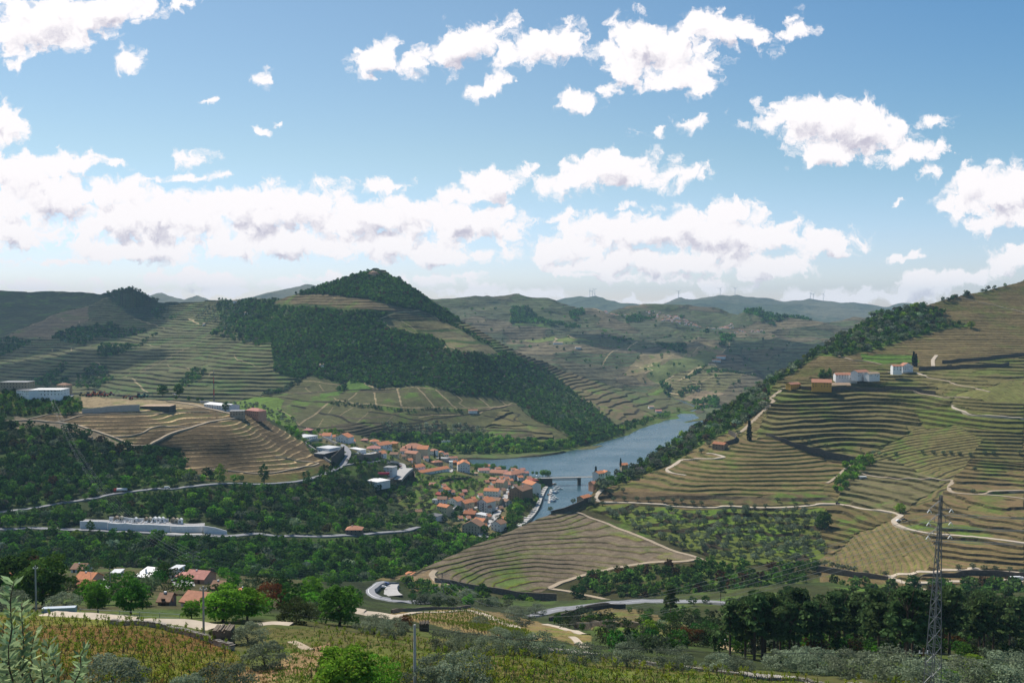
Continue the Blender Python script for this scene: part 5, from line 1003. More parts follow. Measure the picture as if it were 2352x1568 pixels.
LEAF = leaf_mat('foliage'); BARK = mat('bark', (.075, .058, .042), .95, .4, 3.0); PBARK = mat('pine_bark', (.10, .065, .045), .95, .4, 3.0)
GOLD = math.pi * (3 - 5 ** .5)
def leaves(n, rx, rz, zc, clumps, crad, leaf, rng, col, shape='ball', flat=.5, inner=.15):
    """diamond leaf clusters on the skins of many overlapping clumps; returns verts (n*4,3), colours (n*4,3)"""
    k = clumps; i = np.arange(k) + .5
    ct = 1 - 2 * i / k; st = np.sqrt(1 - ct * ct); ph = i * GOLD + rng.rand() * 6
    rr = .55 + .45 * rng.rand(k) ** .5
    c = np.stack([st * np.cos(ph) * rx * rr, st * np.sin(ph) * rx * rr, ct * rz * rr + zc], 1) + rng.normal(0, .08, (k, 3)) * [rx, rx, rz]
    if shape == 'pine':      # layered flat plates up a tall stem
        z = rng.rand(k) ** .8; a = rng.rand(k) * 6.3; r0 = rx * (1.05 - .75 * z) * np.sqrt(rng.rand(k)) ; c = np.stack([np.cos(a) * r0, np.sin(a) * r0, zc + rz * (2 * z - 1)], 1)
    if shape == 'cone':
        z = i / k; a = ph; r0 = rx * np.minimum(1, (1 - z) * 1.7) * np.minimum(1, .35 + z * 5) * .75; c = np.stack([np.cos(a) * r0, np.sin(a) * r0, zc - rz + 2 * rz * z], 1)
    cr = crad * (.7 + .6 * rng.rand(k)); cv = .72 + .56 * rng.rand(k)
    j = rng.randint(0, k, n)
    d = rng.normal(0, 1, (n, 3)); d /= np.linalg.norm(d, axis=1)[:, None]
    if shape != 'cone': d[:, 2] = np.where(d[:, 2] < -.3, -d[:, 2] * .6, d[:, 2])
    rad = cr[j] * (1 - inner * rng.rand(n) ** 2 * 3)
    p = c[j] + d * rad[:, None] * [1, 1, flat if shape == 'pine' else .85]
    nrm = d + rng.normal(0, .55, (n, 3)); nrm /= np.linalg.norm(nrm, axis=1)[:, None]
    u = np.cross(nrm, rng.normal(0, 1, (n, 3))); u /= np.linalg.norm(u, axis=1)[:, None]; w = np.cross(nrm, u)
    s = leaf * (.6 + .8 * rng.rand(n))[:, None]
    v = np.stack([p + u * s, p + w * s * .62, p - u * s, p - w * s * .62], 1).reshape(-1, 3)
    cc = np.array(col)[None] * (cv[j] * (.75 + .5 * rng.rand(n)))[:, None]
    return v, np.repeat(cc, 4, 0)
def leaf_mesh(name, v, c, extra=None, mats=None):
    me = bpy.data.meshes.new(name); q = np.arange(len(v)).reshape(-1, 4)
    mesh_from(me, v, q); set_color(me, c); me.materials.append(LEAF); return me
def trunk_mb(h, r, limbs, rng, lean=.05, fork=.45, spread=.5, m=0):
    t = MB(); p = Vector((0, 0, -1)); z = 0; top = Vector((rng.normal(0, lean) * h, rng.normal(0, lean) * h, h))
    midp = Vector((top.x * .3 + rng.normal(0, lean * .5) * h, top.y * .3, h * fork)); t.tube(p, midp, r * 1.25, r * .8, 7); t.tube(midp, top, r * .8, r * .25, 6)
    for i in range(limbs):
        a = i * 2.4 + rng.rand(); s = fork * h * (1 + .3 * rng.rand()); b = midp.lerp(top, rng.rand() * .5)
        e = b + Vector((math.cos(a) * spread * h, math.sin(a) * spread * h, h * (.18 + .25 * rng.rand()))); k = b.lerp(e, .5) + Vector((0, 0, -.04 * h)); t.tube(b, k, r * .45, r * .3, 5); t.tube(k, e, r * .3, r * .08, 5)
    return t
GREENS = dict(dark=(.050, .115, .024), mid=(.074, .170, .026), bright=(.125, .27, .026), lime=(.17, .27, .03), olive=(.115, .150, .085), oliver=(.185, .225, .145), pine=(.078, .128, .045), rust=(.12, .055, .02), brown=(.075, .05, .022), cypress=(.012, .024, .010), yellow=(.35, .26, .02), shrub=(.06, .085, .03))
def template(kind, n, leaf, seed, trunk=True, parts=True):
    """unit-height trees"""
    rng = np.random.RandomState(seed); col = GREENS[{'broad': 'mid', 'bright': 'bright', 'dark': 'dark', 'olive': 'olive', 'pine': 'pine', 'cypress': 'cypress', 'rust': 'rust', 'bush': 'shrub', 'lime': 'lime', 'brown': 'brown', 'silver': 'oliver', 'shrubolive': 'oliver', 'yellow': 'yellow'}[kind]]
    if kind in ('olive', 'silver'): v, c = leaves(n, .46, .34, .56, 18, .20, leaf, rng, col); tr = (.5, .05, 4, .10, .4, .28)
    elif kind == 'shrubolive': v, c = leaves(n, .56, .42, .44, 20, .22, leaf, rng, col); tr = (.4, .04, 4, .10, .4, .28)
    elif kind == 'pine': v, c = leaves(n, .23, .30, .66, 34, .075, leaf, rng, col, 'pine', .55); tr = (.95, .017, 9, .01, .5, .17)
    elif kind == 'cypress': v, c = leaves(n, .10, .49, .50, 40, .05, leaf, rng, col, 'cone'); tr = (.3, .02, 0, .01, .5, .1)
    elif kind in ('bush', 'yellow', 'rust'): v, c = leaves(n, .60, .42, .42, 14, .25, leaf, rng, col); tr = (.35, .03, 3, .1, .3, .3)
    else: v, c = leaves(n, .38, .42, .53, 26, .16, leaf, rng, col); tr = (.62, .030, 5, .04, .4, .26)
    v[:, 2] = np.maximum(v[:, 2], .0)
    return v, c, tr
_cache = {}
def tmpl_meshes(kind, n, leaf, seed):
    k = (kind, n, seed)
    if k not in _cache:
        v, c, tr = template(kind, n, leaf, seed); cm_ = leaf_mesh(kind + '_crown', v, c)
        rng = np.random.RandomState(seed + 5); t = trunk_mb(tr[0], tr[1], tr[2], rng, tr[3], tr[4], tr[5])
        t.v = [(x, y, max(z, -.15)) for x, y, z in t.v]
        _cache[k] = (cm_, t.mesh(kind + '_trunk', PBARK if kind == 'pine' else BARK))
    return _cache[k]
def tree(kind, name, p, H, label, group, n=900, leaf=.05, seed=1, cat='tree', wide=1.0, parts=True):
    cm_, tm = tmpl_meshes(kind, n, leaf, seed); rz = rnd.uniform(0, 6.28)
    if parts:
        root = empty(name, p, rz); root.scale = (H * wide, H * wide, H); tag(root, label, cat, group)
        for nm, me in (('crown', cm_), ('trunk', tm)):
            o = bpy.data.objects.new(nm, me); C.objects.link(o); o.parent = root
    else:
        root = bpy.data.objects.new(name, cm_); C.objects.link(root); root.location = p; root.rotation_euler = (0, 0, rz); root.scale = (H * wide, H * wide, H); tag(root, label, cat, group)
    return root
def merged(name, items, kindset, nq, leaf, kind='stuff', gain=1.0):
    """items: (x,y,z,H,kind) rows, one mesh for the whole wood"""
    if not items: return None
    V = []; Cc = []; items = list(items); kinds = [it[4] for it in items]; A = np.array([it[:4] for it in items], float)
    for kd in sorted(set(kinds)):
        for var in range(3):
            sel = np.array([i for i, k in enumerate(kinds) if k == kd and i % 3 == var], int)
            if not len(sel): continue
            v, c, _ = template(kd, nq, leaf, 100 + var * 7 + len(kd)); B = A[sel]; m = len(B)
            a = rs.rand(m) * 6.28; ca, sa = np.cos(a)[:, None], np.sin(a)[:, None]; H = B[:, 3][:, None]; wd = (.85 + .4 * rs.rand(m))[:, None]
            X = (v[None, :, 0] * ca - v[None, :, 1] * sa) * H * wd + B[:, 0:1]; Y = (v[None, :, 0] * sa + v[None, :, 1] * ca) * H * wd + B[:, 1:2]; Z = v[None, :, 2] * H + B[:, 2:3]
            V.append(np.stack([X, Y, Z], -1).reshape(-1, 3)); big = 1 + .45 * fbm(B[:, 0] / 70, B[:, 1] / 70, 9, 3); tint = (1 + .26 * rs.normal(0, 1, (m, 1, 1))).clip(.45, 1.8) * big[:, None, None]; hue = 1 + .08 * rs.normal(0, 1, (m, 1, 3))
            Cc.append((c[None] * tint * hue * gain).clip(.002, .6).reshape(-1, 3))
    V = np.concatenate(V); Cc = np.concatenate(Cc); me = leaf_mesh(name, V, Cc); o = bpy.data.objects.new(name, me); C.objects.link(o); o['kind'] = kind; return o
def nearroad(px, py, line, up, dn):
    l = np.array(sorted(line)); y = np.interp(px, l[:, 0], l[:, 1], left=1e9, right=1e9); return (py > y - up) & (py < y + dn)
def foot_mask(px, py):
    m = np.zeros(px.shape, bool)
    for (x0, y0, x1, y1) in FOOT: m |= (px > x0) & (px < x1) & (py < y0) & (py > y1)
    return m
def scatter(sheet, poly, Hm, c=.85, vfac=.5, excl=None, holes=(), seed=0, dens=1.0, noise=.0, jitter_poly=6):
    """jittered grid in the frame, spacing follows the projected tree size; returns px,py,(x,y,z),H"""
    P = np.array(poly); x0, x1, y0, y1 = P[:, 0].min(), P[:, 0].max(), P[:, 1].min(), P[:, 1].max(); rng = np.random.RandomState(seed + 77)
    cy_ = np.linspace(y0, y1, 12); cx_ = np.linspace(x0, x1, 12); gx, gy = np.meshgrid(cx_, cy_); m = inpoly(gx, gy, poly); dm = np.median(sheet.dist(gx[m], gy[m])) if m.any() else sheet.dist((x0 + x1) / 2, (y0 + y1) / 2)
    sx = c * Hm * F / float(dm); sy = sx * vfac; xs = np.arange(x0 - sx, x1 + sx, sx); ys = np.arange(y0 - sy, y1 + sy, sy)
    gx, gy = np.meshgrid(xs, ys); gx = gx + (np.arange(len(ys)) % 2)[:, None] * sx * .5; px = (gx + rng.uniform(-.45, .45, gx.shape) * sx).ravel(); py = (gy + rng.uniform(-.45, .45, gy.shape) * sy).ravel()
    jx = px + jitter_poly * fbm(px / 25, py / 15, 5, 2); jy = py + jitter_poly * .6 * fbm(px / 25, py / 15, 6, 2)
    k = inpoly(jx, jy, poly) & (rng.rand(len(px)) < dens) & (py > sheet.topy(px))
    for h in holes: k &= ~inpoly(px, py, h)
    if excl is not None: k &= ~excl(px, py)
    if noise: k &= (fbm(px / 40, py / 22, seed + 3, 3) > -noise)
    px, py = px[k], py[k]; x, y, z, _ = sheet.full(px, py); H = Hm * (.65 + .7 * rng.rand(len(px)))
    return px, py, x, y, z, H, rng
def rows(S, mix, minz=.8):
    px, py, x, y, z, H, rng = S; ks = [k for k, w in mix]; ws = np.array([w for k, w in mix], float); ws /= ws.sum(); r = rng.choice(len(ks), len(px), p=ws)
    return [(x[i], y[i], z[i], H[i], ks[r[i]], px[i], py[i]) for i in range(len(px)) if z[i] > minz]

# -- woods on the conical hill and left hills
it = []
holesC = [U2([(150,500),(300,415),(680,400),(1000,403),(1050,435),(1250,486),(1490,540),(1240,575),(900,545),(500,535),(170,520)]), U2([(1110,605),(1250,550),(1480,540),(1600,585),(1640,630),(1850,712),(1860,730),(1990,802),(2085,835),(2195,922),(1870,925),(1960,990),(1860,935),(1680,905),(1690,830),(1640,795),(1540,745),(1470,748),(1230,720),(1140,670)])]
it += rows(scatter(CENTRE, CF, 6.2, .86, .58, holes=holesC, seed=1, jitter_poly=5), [('dark', 5), ('broad', 6), ('olive', 1.0), ('brown', .4), ('bright', .25)])
it += rows(scatter(CENTRE, U2([(880,215),(1000,175),(1200,215),(1450,370),(1640,500),(1860,625),(1480,540),(1150,440),(1000,405),(300,415),(450,335),(700,260)]), 6.5, .85, .55, seed=2), [('dark', 5), ('broad', 4), ('brown', .5)])
for i, (pl, hm) in enumerate([(U1([(440,580),(640,480),(1050,460),(1060,480),(900,580),(750,640),(450,590)]), 9), (U1([(850,730),(870,640),(1100,630),(1200,650),(1000,740)]), 9), (U1([(660,990),(700,900),(850,800),(980,860),(940,930),(1050,930),(860,1040),(620,1010)]), 8), (U1([(1340,330),(1480,300),(1440,380),(1700,375),(1400,392)]), 8),
    (U1([(1880,560),(2000,450),(2150,260),(2294,240),(2500,420),(2500,640),(2150,600)]), 9), (U1([(0,575),(150,580),(290,620),(50,740),(0,750),(-100,700)]), 9), (U1([(950,170),(1110,120),(1170,125),(1330,190),(1440,245),(1350,250),(1130,225),(1030,190)]), 9), (U1([(900,570),(1040,490),(1330,480),(1320,520),(1000,590)]), 6),
    (U1([(1100,690),(1330,560),(1480,490),(1380,560),(1180,680)]), 6), (U1([(240,930),(600,930),(620,1000),(240,1000)]), 8), (U1([(1600,990),(1750,860),(1880,880),(1700,1000),(1560,1060)]), 7), (U1([(300,960),(420,880),(560,790),(600,800),(480,940)]), 7)]):
    it += rows(scatter(CENTRE, pl, hm, .95, .55, seed=10 + i), [('dark', 5), ('broad', 4), ('olive', 2)])
it += rows(scatter(CENTRE, U1([(1720,380),(1850,270),(2150,250),(2170,300),(2050,440),(1850,425)]), 5, 1.5, .55, seed=31), [('silver', 3), ('olive', 2)])
it += rows(scatter(CENTRE, U2([(60,1320),(200,1235),(370,1150),(390,1160),(130,1320)]), 7, .7, .6, seed=32), [('dark', 2), ('olive', 3)])
it += rows(scatter(CENTRE, U2([(-260,1380),(0,1400),(200,1440),(350,1520),(350,1550),(150,1560),(-200,1470)]), 5, 1.5, .6, seed=33), [('silver', 3), ('olive', 3), ('bright', 1)])
it += rows(scatter(CENTRE, [(880,975),(960,980),(1085,980),(1120,1000),(1140,1012),(1000,1008),(880,1000)], 6, 1.25, .6, seed=34), [('silver', 3), ('olive', 4)])
it += rows(scatter(CENTRE, [(850,1002),(1000,1006),(1150,1010),(1240,1018),(1230,1026),(1000,1022),(850,1015)], 8, .8, .45, seed=35), [('dark', 3), ('broad', 3), ('bright', 2)])
it += rows(scatter(CENTRE, [(900,1030),(1100,1030),(1220,1026),(1300,1016),(1395,988),(1450,972),(1530,950),(1600,938),(1620,945),(1530,962),(1450,986),(1400,1003),(1300,1032),(1200,1042),(1000,1044),(900,1040)], 8.5, .8, .4, seed=36), [('broad', 4), ('bright', 3), ('lime', 1), ('dark', 2)])
it += rows(scatter(CENTRE, U2([(740,1255),(790,1220),(830,1250),(760,1290)]), 10, .8, .5, seed=37), [('dark', 1)])
it += rows(scatter(CENTRE, U2([(660,1385),(760,1375),(900,1395),(1100,1420),(1500,1440),(2000,1430),(2000,1440),(1500,1452),(1000,1432),(700,1405)]), 4, 1.0, .7, seed=38), [('dark', 2), ('olive', 2)])
merged('hill_woodland', it, None, 64, .17, gain=1.15)
# -- far woods and hedges
it = []
for i, (pl, hm) in enumerate([(U3([(0,420),(130,430),(330,560),(480,600),(350,610),(150,590),(0,600)]), 11), (U3([(500,500),(640,440),(650,500),(560,540)]), 12), (U3([(440,590),(560,590),(640,620),(480,630)]), 10), (U3([(1690,640),(1760,640),(1760,670),(1700,670)]), 16), (U3([(1850,640),(2000,620),(1990,720),(1870,760)]), 11), (U3([(1450,650),(1400,690),(1280,690),(1340,660)]), 9), (U3([(2040,430),(2294,440),(2500,480),(2700,500),(2620,540),(2350,560),(2100,500)]), 12), (U3([(1270,760),(1560,790),(1540,830),(1380,810)]), 8),
    (U3([(1480,1185),(1560,1165),(1690,1135),(1680,1150),(1560,1185),(1500,1200)]), 7), (U3([(1700,980),(1800,970),(2150,965),(2150,975),(1850,990)]), 6), (U3([(850,710),(1000,730),(1080,690),(1000,760),(900,745)]), 9), (U3([(1140,480),(1300,520),(1120,560),(1000,540)]), 10), (U3([(1330,1140),(1420,1180),(1410,1215),(1350,1190)]), 9), (U3([(1500,1240),(1860,1225),(1880,1300),(1700,1330),(1560,1290)]), 9), (U3([(1480,480),(1530,480),(1530,500),(1480,500)]), 12), (U3([(1640,1000),(1750,930),(1700,1000),(1560,1060),(1540,1050)]), 7)]):
    it += rows(scatter(FAR, pl, hm, .8, .45, seed=50 + i), [('dark', 5), ('broad', 3)])
it += rows(scatter(FAR, [(990,700),(1800,740),(1850,900),(1500,900),(1180,800)], 8, 6, .5, seed=70, noise=.0), [('dark', 3), ('broad', 2)])
merged('far_woodland', it, None, 36, .22, gain=1.15)
# -- right hill
tracks_R = lambda px, py: nearroad(px, py, [(1372,1150),(1401,1165),(1551,1165),(1764,1169),(1850,1163)], 4, 10)
it = rows(scatter(RIGHT, RFOREST, 7.5, .72, .62, seed=80, jitter_poly=4), [('olive', 5), ('broad', 4), ('dark', 4), ('silver', 1.2), ('lime', .6), ('brown', .5)])
it += rows(scatter(RIGHT, [(1290,1345),(1330,1325),(1476,1300),(1625,1300),(1700,1308),(1880,1305),(1890,1335),(1700,1370),(1640,1372),(1440,1372),(1330,1350)], 7, .95, .5, seed=81, noise=.35), [('dark', 5), ('broad', 3), ('brown', 1)])
it += rows(scatter(RIGHT, [(1900,1345),(2070,1360),(2352,1355),(2420,1360),(2352,1400),(1900,1395)], 8, .8, .5, seed=82), [('dark', 4), ('broad', 3), ('brown', 1)])
it += rows(scatter(RIGHT, PW(DR8, [(780,560),(900,480),(1000,560),(900,620),(760,760),(700,880),(600,830),(650,720),(700,620)]), 6, .8, .6, seed=83), [('broad', 3), ('bright', 3)])
it += rows(scatter(RIGHT, [(1010,1358),(1090,1370),(1200,1380),(1250,1395),(1000,1390),(900,1350),(930,1342)], 6, .8, .5, seed=84), [('dark', 3), ('broad', 3), ('bright', 1)])
it += rows(scatter(RIGHT, [(2085,697),(2200,682),(2352,650),(2352,652),(2200,688)], 7, 1.2, .3, seed=85, noise=.2), [('dark', 1), ('olive', 1)])
it += rows(scatter(RIGHT, PW(DR4, [(480,1000),(600,990),(600,1040),(420,1045)]), 7, .9, .5, seed=86), [('dark', 2), ('broad', 2)])
merged('hillside_scrub', it, None, 110, .13)
# -- valley woods on the near side of the village
VILLAGE = [(640,985),(760,985),(900,1005),(1050,1045),(1260,1095),(1255,1135),(1200,1215),(1125,1235),(1080,1225),(1040,1190),(1020,1165),(1000,1130),(955,1115),(955,1090),(930,1118),(840,1120),(826,1090),(800,1085),(740,1095),(700,1100),(690,1090),(765,1065),(715,1035),(660,1000)]
VALLEY = [(-60,955),(40,960),(60,985),(130,985),(215,1000),(290,1030),(350,1040),(415,1045),(440,1095),(590,1108),(700,1098),(790,1085),(850,1110),(945,1120),(1000,1130),(1080,1180),(1120,1232),(1200,1215),(1240,1185),(1225,1225),(1100,1262),(1000,1320),(930,1332),(850,1350),(780,1350),(600,1345),(300,1330),(-60,1330)]
CEM = PW(DR5, [(730,870),(1000,830),(1560,840),(1990,885),(2090,945),(2090,1010),(1440,1000),(730,975)])
ex = lambda px, py: nearroad(px, py, ROAD_MAIN[:13], 3, 21) | nearroad(px, py, ROAD_LOW, 3, 24) | foot_mask(px, py) | nearroad(px, py, [(10,968),(125,970),(220,986),(308,1020),(345,1022)], 10, 6) | inpoly(px, py, CEM) | nearroad(px, py, [(190,1226),(350,1232),(530,1236)], 4, 9)
S = scatter(MID, VALLEY, 8.2, .82, .56, excl=ex, seed=90, jitter_poly=4)
V = rows(S, [('dark', 6), ('broad', 6), ('bright', 2.2), ('olive', 1.2), ('brown', .5), ('silver', .3)])
# wood kinds drift across the slope
V2 = []
for (x, y, z, H, k, px, py) in V:
    if py < 1100 and px < 440 and k in ('bright', 'broad') and rnd.random() < .7: k = 'dark'
    if 820 < px < 1090 and 1110 < py < 1215 and rnd.random() < .45: k = 'olive'; H *= .7
    if 700 < px < 1100 and 1215 < py and rnd.random() < .25: k = 'bright'
    V2.append((x, y, z, H, k, px, py))
vg = []
for line, a, b in ((ROAD_MAIN[:13], 7, 22), (ROAD_LOW, 8, 24)):
    ln = np.array(line, float); n_ = 620; qx = rs.uniform(max(0, ln[:, 0].min()), ln[:, 0].max(), n_); qy = np.interp(qx, ln[:, 0], ln[:, 1]) + rs.uniform(a, b, n_); x_, y_, z_, _ = MID.full(qx, qy)
    vg += [(x_[i], y_[i], z_[i], rs.uniform(1.6, 3.2), ('bush', 'dark', 'broad')[rs.randint(3)], qx[i], qy[i]) for i in range(n_) if not (170 < qx[i] < 530 and 1150 < qy[i] < 1234)]
merged('verge_scrub', vg, None, 70, .17)
V2.sort(key=lambda r: -(r[3] / r[1]))
vis = [r for r in V2 if 10 < r[5] < 2342 and r[4] in ('dark', 'broad', 'bright')]
ids = set(id(r) for r in vis[:230])
NAMES = {'dark': ('evergreen_tree', 'dark evergreen tree in the dense wood on the valley slope', 'dark trees of the valley wood'), 'broad': ('broadleaf_tree', 'mid-green leafy tree in the dense wood on the valley slope', 'mid-green trees of the valley wood'), 'bright': ('leafy_tree', 'bright spring-green tree standing out in the wood on the valley slope', 'bright trees of the valley wood')}
for r in vis[:230]:
    nm, lab, grp = NAMES[r[4]]; tree(r[4], nm, (r[0], r[1], r[2]), r[3] * 1.05, lab, grp, n=420, leaf=.075, seed=3 + (int(r[5]) % 3))
merged('valley_woodland', [r for r in V2 if id(r) not in ids], None, 130, .115)
# -- gardens, bushes and trees between the village houses
exv = lambda px, py: foot_mask(px, py) | nearroad(px, py, ROAD_MAIN[9:14], 6, 8)
hol = [PW(D5, [(850,810),(1090,500),(1180,560),(1180,700),(1100,830)]), PW(D5, [(1220,700),(1300,580),(1660,620),(1660,720),(1300,740)]), PW(D5, [(1690,840),(1990,800),(2100,1000),(1850,1140),(1600,1180),(1500,1170),(1700,980)]), PW(D6, [(1570,900),(1500,1100),(1330,1330),(1180,1560),(1090,1540),(1150,1400),(1300,1230),(1440,960)]), PW(D6, [(640,1250),(900,1060),(930,1150),(700,1290)]), PW(DR7, [(60,1170),(240,940),(300,780),(330,800),(250,980),(100,1170)])]
it = rows(scatter(MID, VILLAGE, 4.2, 1.15, .6, excl=exv, holes=hol, seed=91, noise=.15), [('broad', 4), ('dark', 2), ('bright', 3), ('olive', 2), ('bush', 2)])
it += rows(scatter(MID, [(640,965),(700,985),(800,1000),(690,1010),(650,985),(600,952)], 5, .9, .6, seed=92, excl=exv), [('bright', 3), ('broad', 2)])
it += rows(scatter(MID, [(1180,1150),(1215,1130),(1238,1110),(1240,1130),(1215,1165),(1195,1200),(1160,1225),(1165,1180)], 6, .8, .55, seed=93), [('broad', 3), ('dark', 2), ('bright', 1)])
it += rows(scatter(MID, [(0,900),(150,912),(190,925),(180,955),(100,958),(0,955)], 4.5, .9, .6, seed=94), [('broad', 3), ('dark', 4), ('lime', 1)])
it += rows(scatter(RIGHT, PW(DR7, [(590,790),(600,720),(700,705),(700,800),(740,880),(560,980),(460,1020),(480,960),(560,880)]), 6, .8, .6, seed=95), [('broad', 3), ('bright', 2), ('olive', 2)], .2)
merged('garden_shrubs', it, None, 120, .12)
def single(kind, name, sheet, px, py, hpx, label, group=None, n=700, leaf=.06, seed=2, wide=1.0, cat='tree'):
    p = sheet.pt(px, py); return tree(kind, name, p, hpx * p.y / F, label, group, n, leaf, seed, cat, wide)
# riverside plane trees
for (zx, zy, h) in [(1070,610,90),(1120,610,85),(1190,600,80),(1300,620,90),(1400,630,70),(1450,628,65),(1560,630,60),(1610,622,65),(1850,680,45),(1905,690,50),(1985,705,85),(2030,710,90),(2070,712,80),(1530,640,40)]:
    px, py = D6(zx, zy); single('bright', 'riverside_tree', MID, px, py, h / 6.07, 'round bright green tree in the riverside row', 'riverside trees along the quay', seed=3, wide=1.15)
# cypresses
for (sh_, cv, zx, zy, h, sc, lab) in [(RIGHT, DR4, 1305, 935, 130, .2563, 'left, taller of the two tall cypresses behind the white house'), (RIGHT, DR4, 1326, 935, 112, .2563, 'right, slimmer of the two tall cypresses behind the white house'), (RIGHT, DR7, 2180, 370, 190, .25, 'tall dark lone cypress casting a shadow on the terraces'), (MID, DR7, 770, 735, 128, .25, 'tall pointed cypress by the end of the bridge'), (RIGHT, DR7, 998, 590, 76, .25, 'smaller pointed cypress on the river bank right of the bridge'),
     (MID, D6, 80, 350, 85, 1/6.07, 'left cypress in front of the huge terracotta roof'), (MID, D6, 165, 350, 80, 1/6.07, 'right cypress in front of the huge terracotta roof'), (MID, D6, 482, 450, 110, 1/6.07, 'dark cypress right of the cream hall'), (MID, D6, 555, 480, 100, 1/6.07, 'dark cypress beside the flat grey deck roof')]:
    px, py = cv(zx, zy); single('cypress', 'cypress_tree', sh_, px, py, h * sc, lab, None, 900, .035, 5, 1.15)
single('pine', 'palm_like_tree', MID, *D5(645, 330), 155 / 6.83, 'thin palm with a small dark head behind the long white building', None, 300, .06, 3, .5) if False else None
single('dark', 'oak_tree', RIGHT, *DR8(520, 1200), 160 / 4., 'large dark lone oak standing on the lower terraces', None, 1500, .05, 4, 1.0)
single('dark', 'round_tree', MID, *D8(200, 335), 165 / 6.83, 'left of two dark round trees on the hilltop', None, 900, .06, 4, 1.1); single('dark', 'round_tree', MID, *D8(455, 335), 180 / 6.83, 'right, looser of two dark round trees on the hilltop', None, 900, .06, 3, 1.0)
single('dark', 'round_tree', MID, *D8(1185, 600), 150 / 6.83, 'dark tree in front of the pale warehouse annex', None, 700, .06, 4, .9)
for i, (zx, zy, h) in enumerate([(410,405,60),(610,430,75),(750,425,65),(820,430,60)]): single('dark', 'small_tree', MID, *D8(zx, zy), h / 6.83, 'small dark tree in the row before the red and white mast', 'row of small trees on the hilltop', 500, .08, 3, .9)
single('lime', 'poplar_tree', MID, *DR5(2020, 545), 42, 'tall light green poplar in front of the left road', None, 800, .05, 4, .75)
for (zx, zy, h) in [(620,705,70),(785,680,58),(1175,615,70),(1415,610,66)]: single('bright', 'roadside_tree', MID, *DR5(zx, zy), h / 4., 'round light green tree beside the main valley road', 'roadside trees on the main valley road', 600, .06, 3, 1.1)
single('broad', 'large_tree', MID, *DR5(615, 900), 30, 'large leafy tree overhanging the road left of the cemetery', None, 1200, .05, 4, 1.2); single('lime', 'light_tree', MID, *DR5(700, 1080), 27, 'round light green crown below the cemetery road', None, 1200, .05, 3, 1.2); single('broad', 'slim_tree', MID, *DR5(835, 985), 28, 'slim tree in front of the left cemetery wall', None, 800, .05, 3, .8)
single('dark', 'tall_tree', MID, *DR6(75, 760), 46, 'tall dark bare-stemmed tree at the vineyard foot', None, 700, .05, 3, .6)
single('lime', 'willow_tree', RIGHT, *DR8(1215, 1035), 24, 'light green willow by the bend of the pale track', None, 1000, .05, 3, 1.2)
single('lime', 'light_bush', RIGHT, *DR4(1820, 575), 16, 'light green round tree high on the right hillside', None, 600, .07, 3, 1.2)
# olive grove and the olives beside the tracks
og = rows(scatter(RIGHT, [(1376,1180),(1764,1180),(1850,1176),(1890,1190),(1870,1235),(1895,1275),(1870,1292),(1800,1303),(1720,1300),(1640,1290),(1570,1268),(1480,1232),(1410,1202)], 5.6, 1.30, .62, seed=96, jitter_poly=2), [('olive', 3), ('silver', 2)])
og += [(*RIGHT.pt(x, y), 5.2, 'olive', x, y) for x, y in PW(DR7, [(930,975),(1030,970),(1150,970),(1250,968),(1385,968),(1480,965),(1560,962),(1660,970),(1740,975),(1020,880),(900,910),(750,970),(560,975),(660,950),(350,1045),(740,1000),(830,1010),(2010,1000),(2160,1010),(2230,1010),(2330,1010)])]
og += [(*RIGHT.pt(x, y), 5.0, 'olive', x, y) for x, y in PW(DR8, [(90,935),(230,940),(340,950),(60,1090),(1420,470),(1520,475),(1610,480),(1680,480),(1760,490),(1860,505),(1990,490),(2070,490),(2310,490),(375,400),(310,385),(530,430),(690,470),(1880,890),(1175,490),(1080,510),(1025,500),(970,490),(1900,640)])]
og += [(*RIGHT.pt(x, y), 5.0, 'olive', x, y) for x, y in PW(lambda a, b: (1764 + a / 4, 1234.6 + b / 4), [(1750,350),(1880,345),(1990,345),(2090,340),(2220,345),(2330,365),(900,380),(1075,390),(790,340),(740,330),(690,320),(640,310),(590,305),(520,290),(470,285),(430,270)])]
og += [(*RIGHT.pt(x, y), 6.5, 'olive', x, y) for x, y in PW(DR7, [(1740,490),(1810,430),(2080,310)])]
og.sort(key=lambda r: -(r[3] / r[1]))
for r in og[:262]:
    tree(r[4], 'olive_tree', (r[0], r[1], r[2]), r[3], 'small grey-green olive tree with a round crown on the right-hand slope', 'olive trees on the terraces of the right-hand hill', 330, .075, 3 + int(r[5]) % 3, 'olive tree', 1.0)
merged('olive_grove', og[262:], None, 110, .12)
# -- pines lower right
pin = []
for i in range(145):
    px = 1640 + rnd.random() * 760; t = rnd.random() ** .75; py = 1402 + t * 118
    if 1630 < px < 1770 and 1430 < py < 1500: continue
    if px > 2050 and px < 2170 and py > 1405 and py < 1418: continue
    pin.append((px, py))
pin.sort(key=lambda q: q[1])
for px, py in pin:
    p = NEAR.pt(px, py); hh = rnd.uniform(13.5, 18.5) * (1.0 if p.y < 330 else .85)
    if 2050 < px < 2180 and p.y < 420 and py < 1450: hh *= .5
    tree('pine', 'pine_tree', p, hh, 'tall dark pine with a bare trunk in the pine wood lower right', 'pines of the lower right wood', 1100, .034, 3 + int(px) % 4, 'pine tree', 1.15)
for (px, py, hpx) in [(1110,1372,32),(1098,1372,24),(1320,1365,28),(1333,1372,34),(1440,1498,62),(1655,1385,60),(1640,1500,55),(1710,1455,90),(1745,1490,110),(1540,1438,95),(2098,1360,40)]:
    s = RIGHT if py < 1380 and px < 1400 else NEAR
    single('pine' if hpx > 50 else 'dark', 'dark_tree', s, px, py, hpx, 'dark upright tree standing apart before the lower slopes', 'dark single trees before the lower slopes', 900, .04, 4, .9)
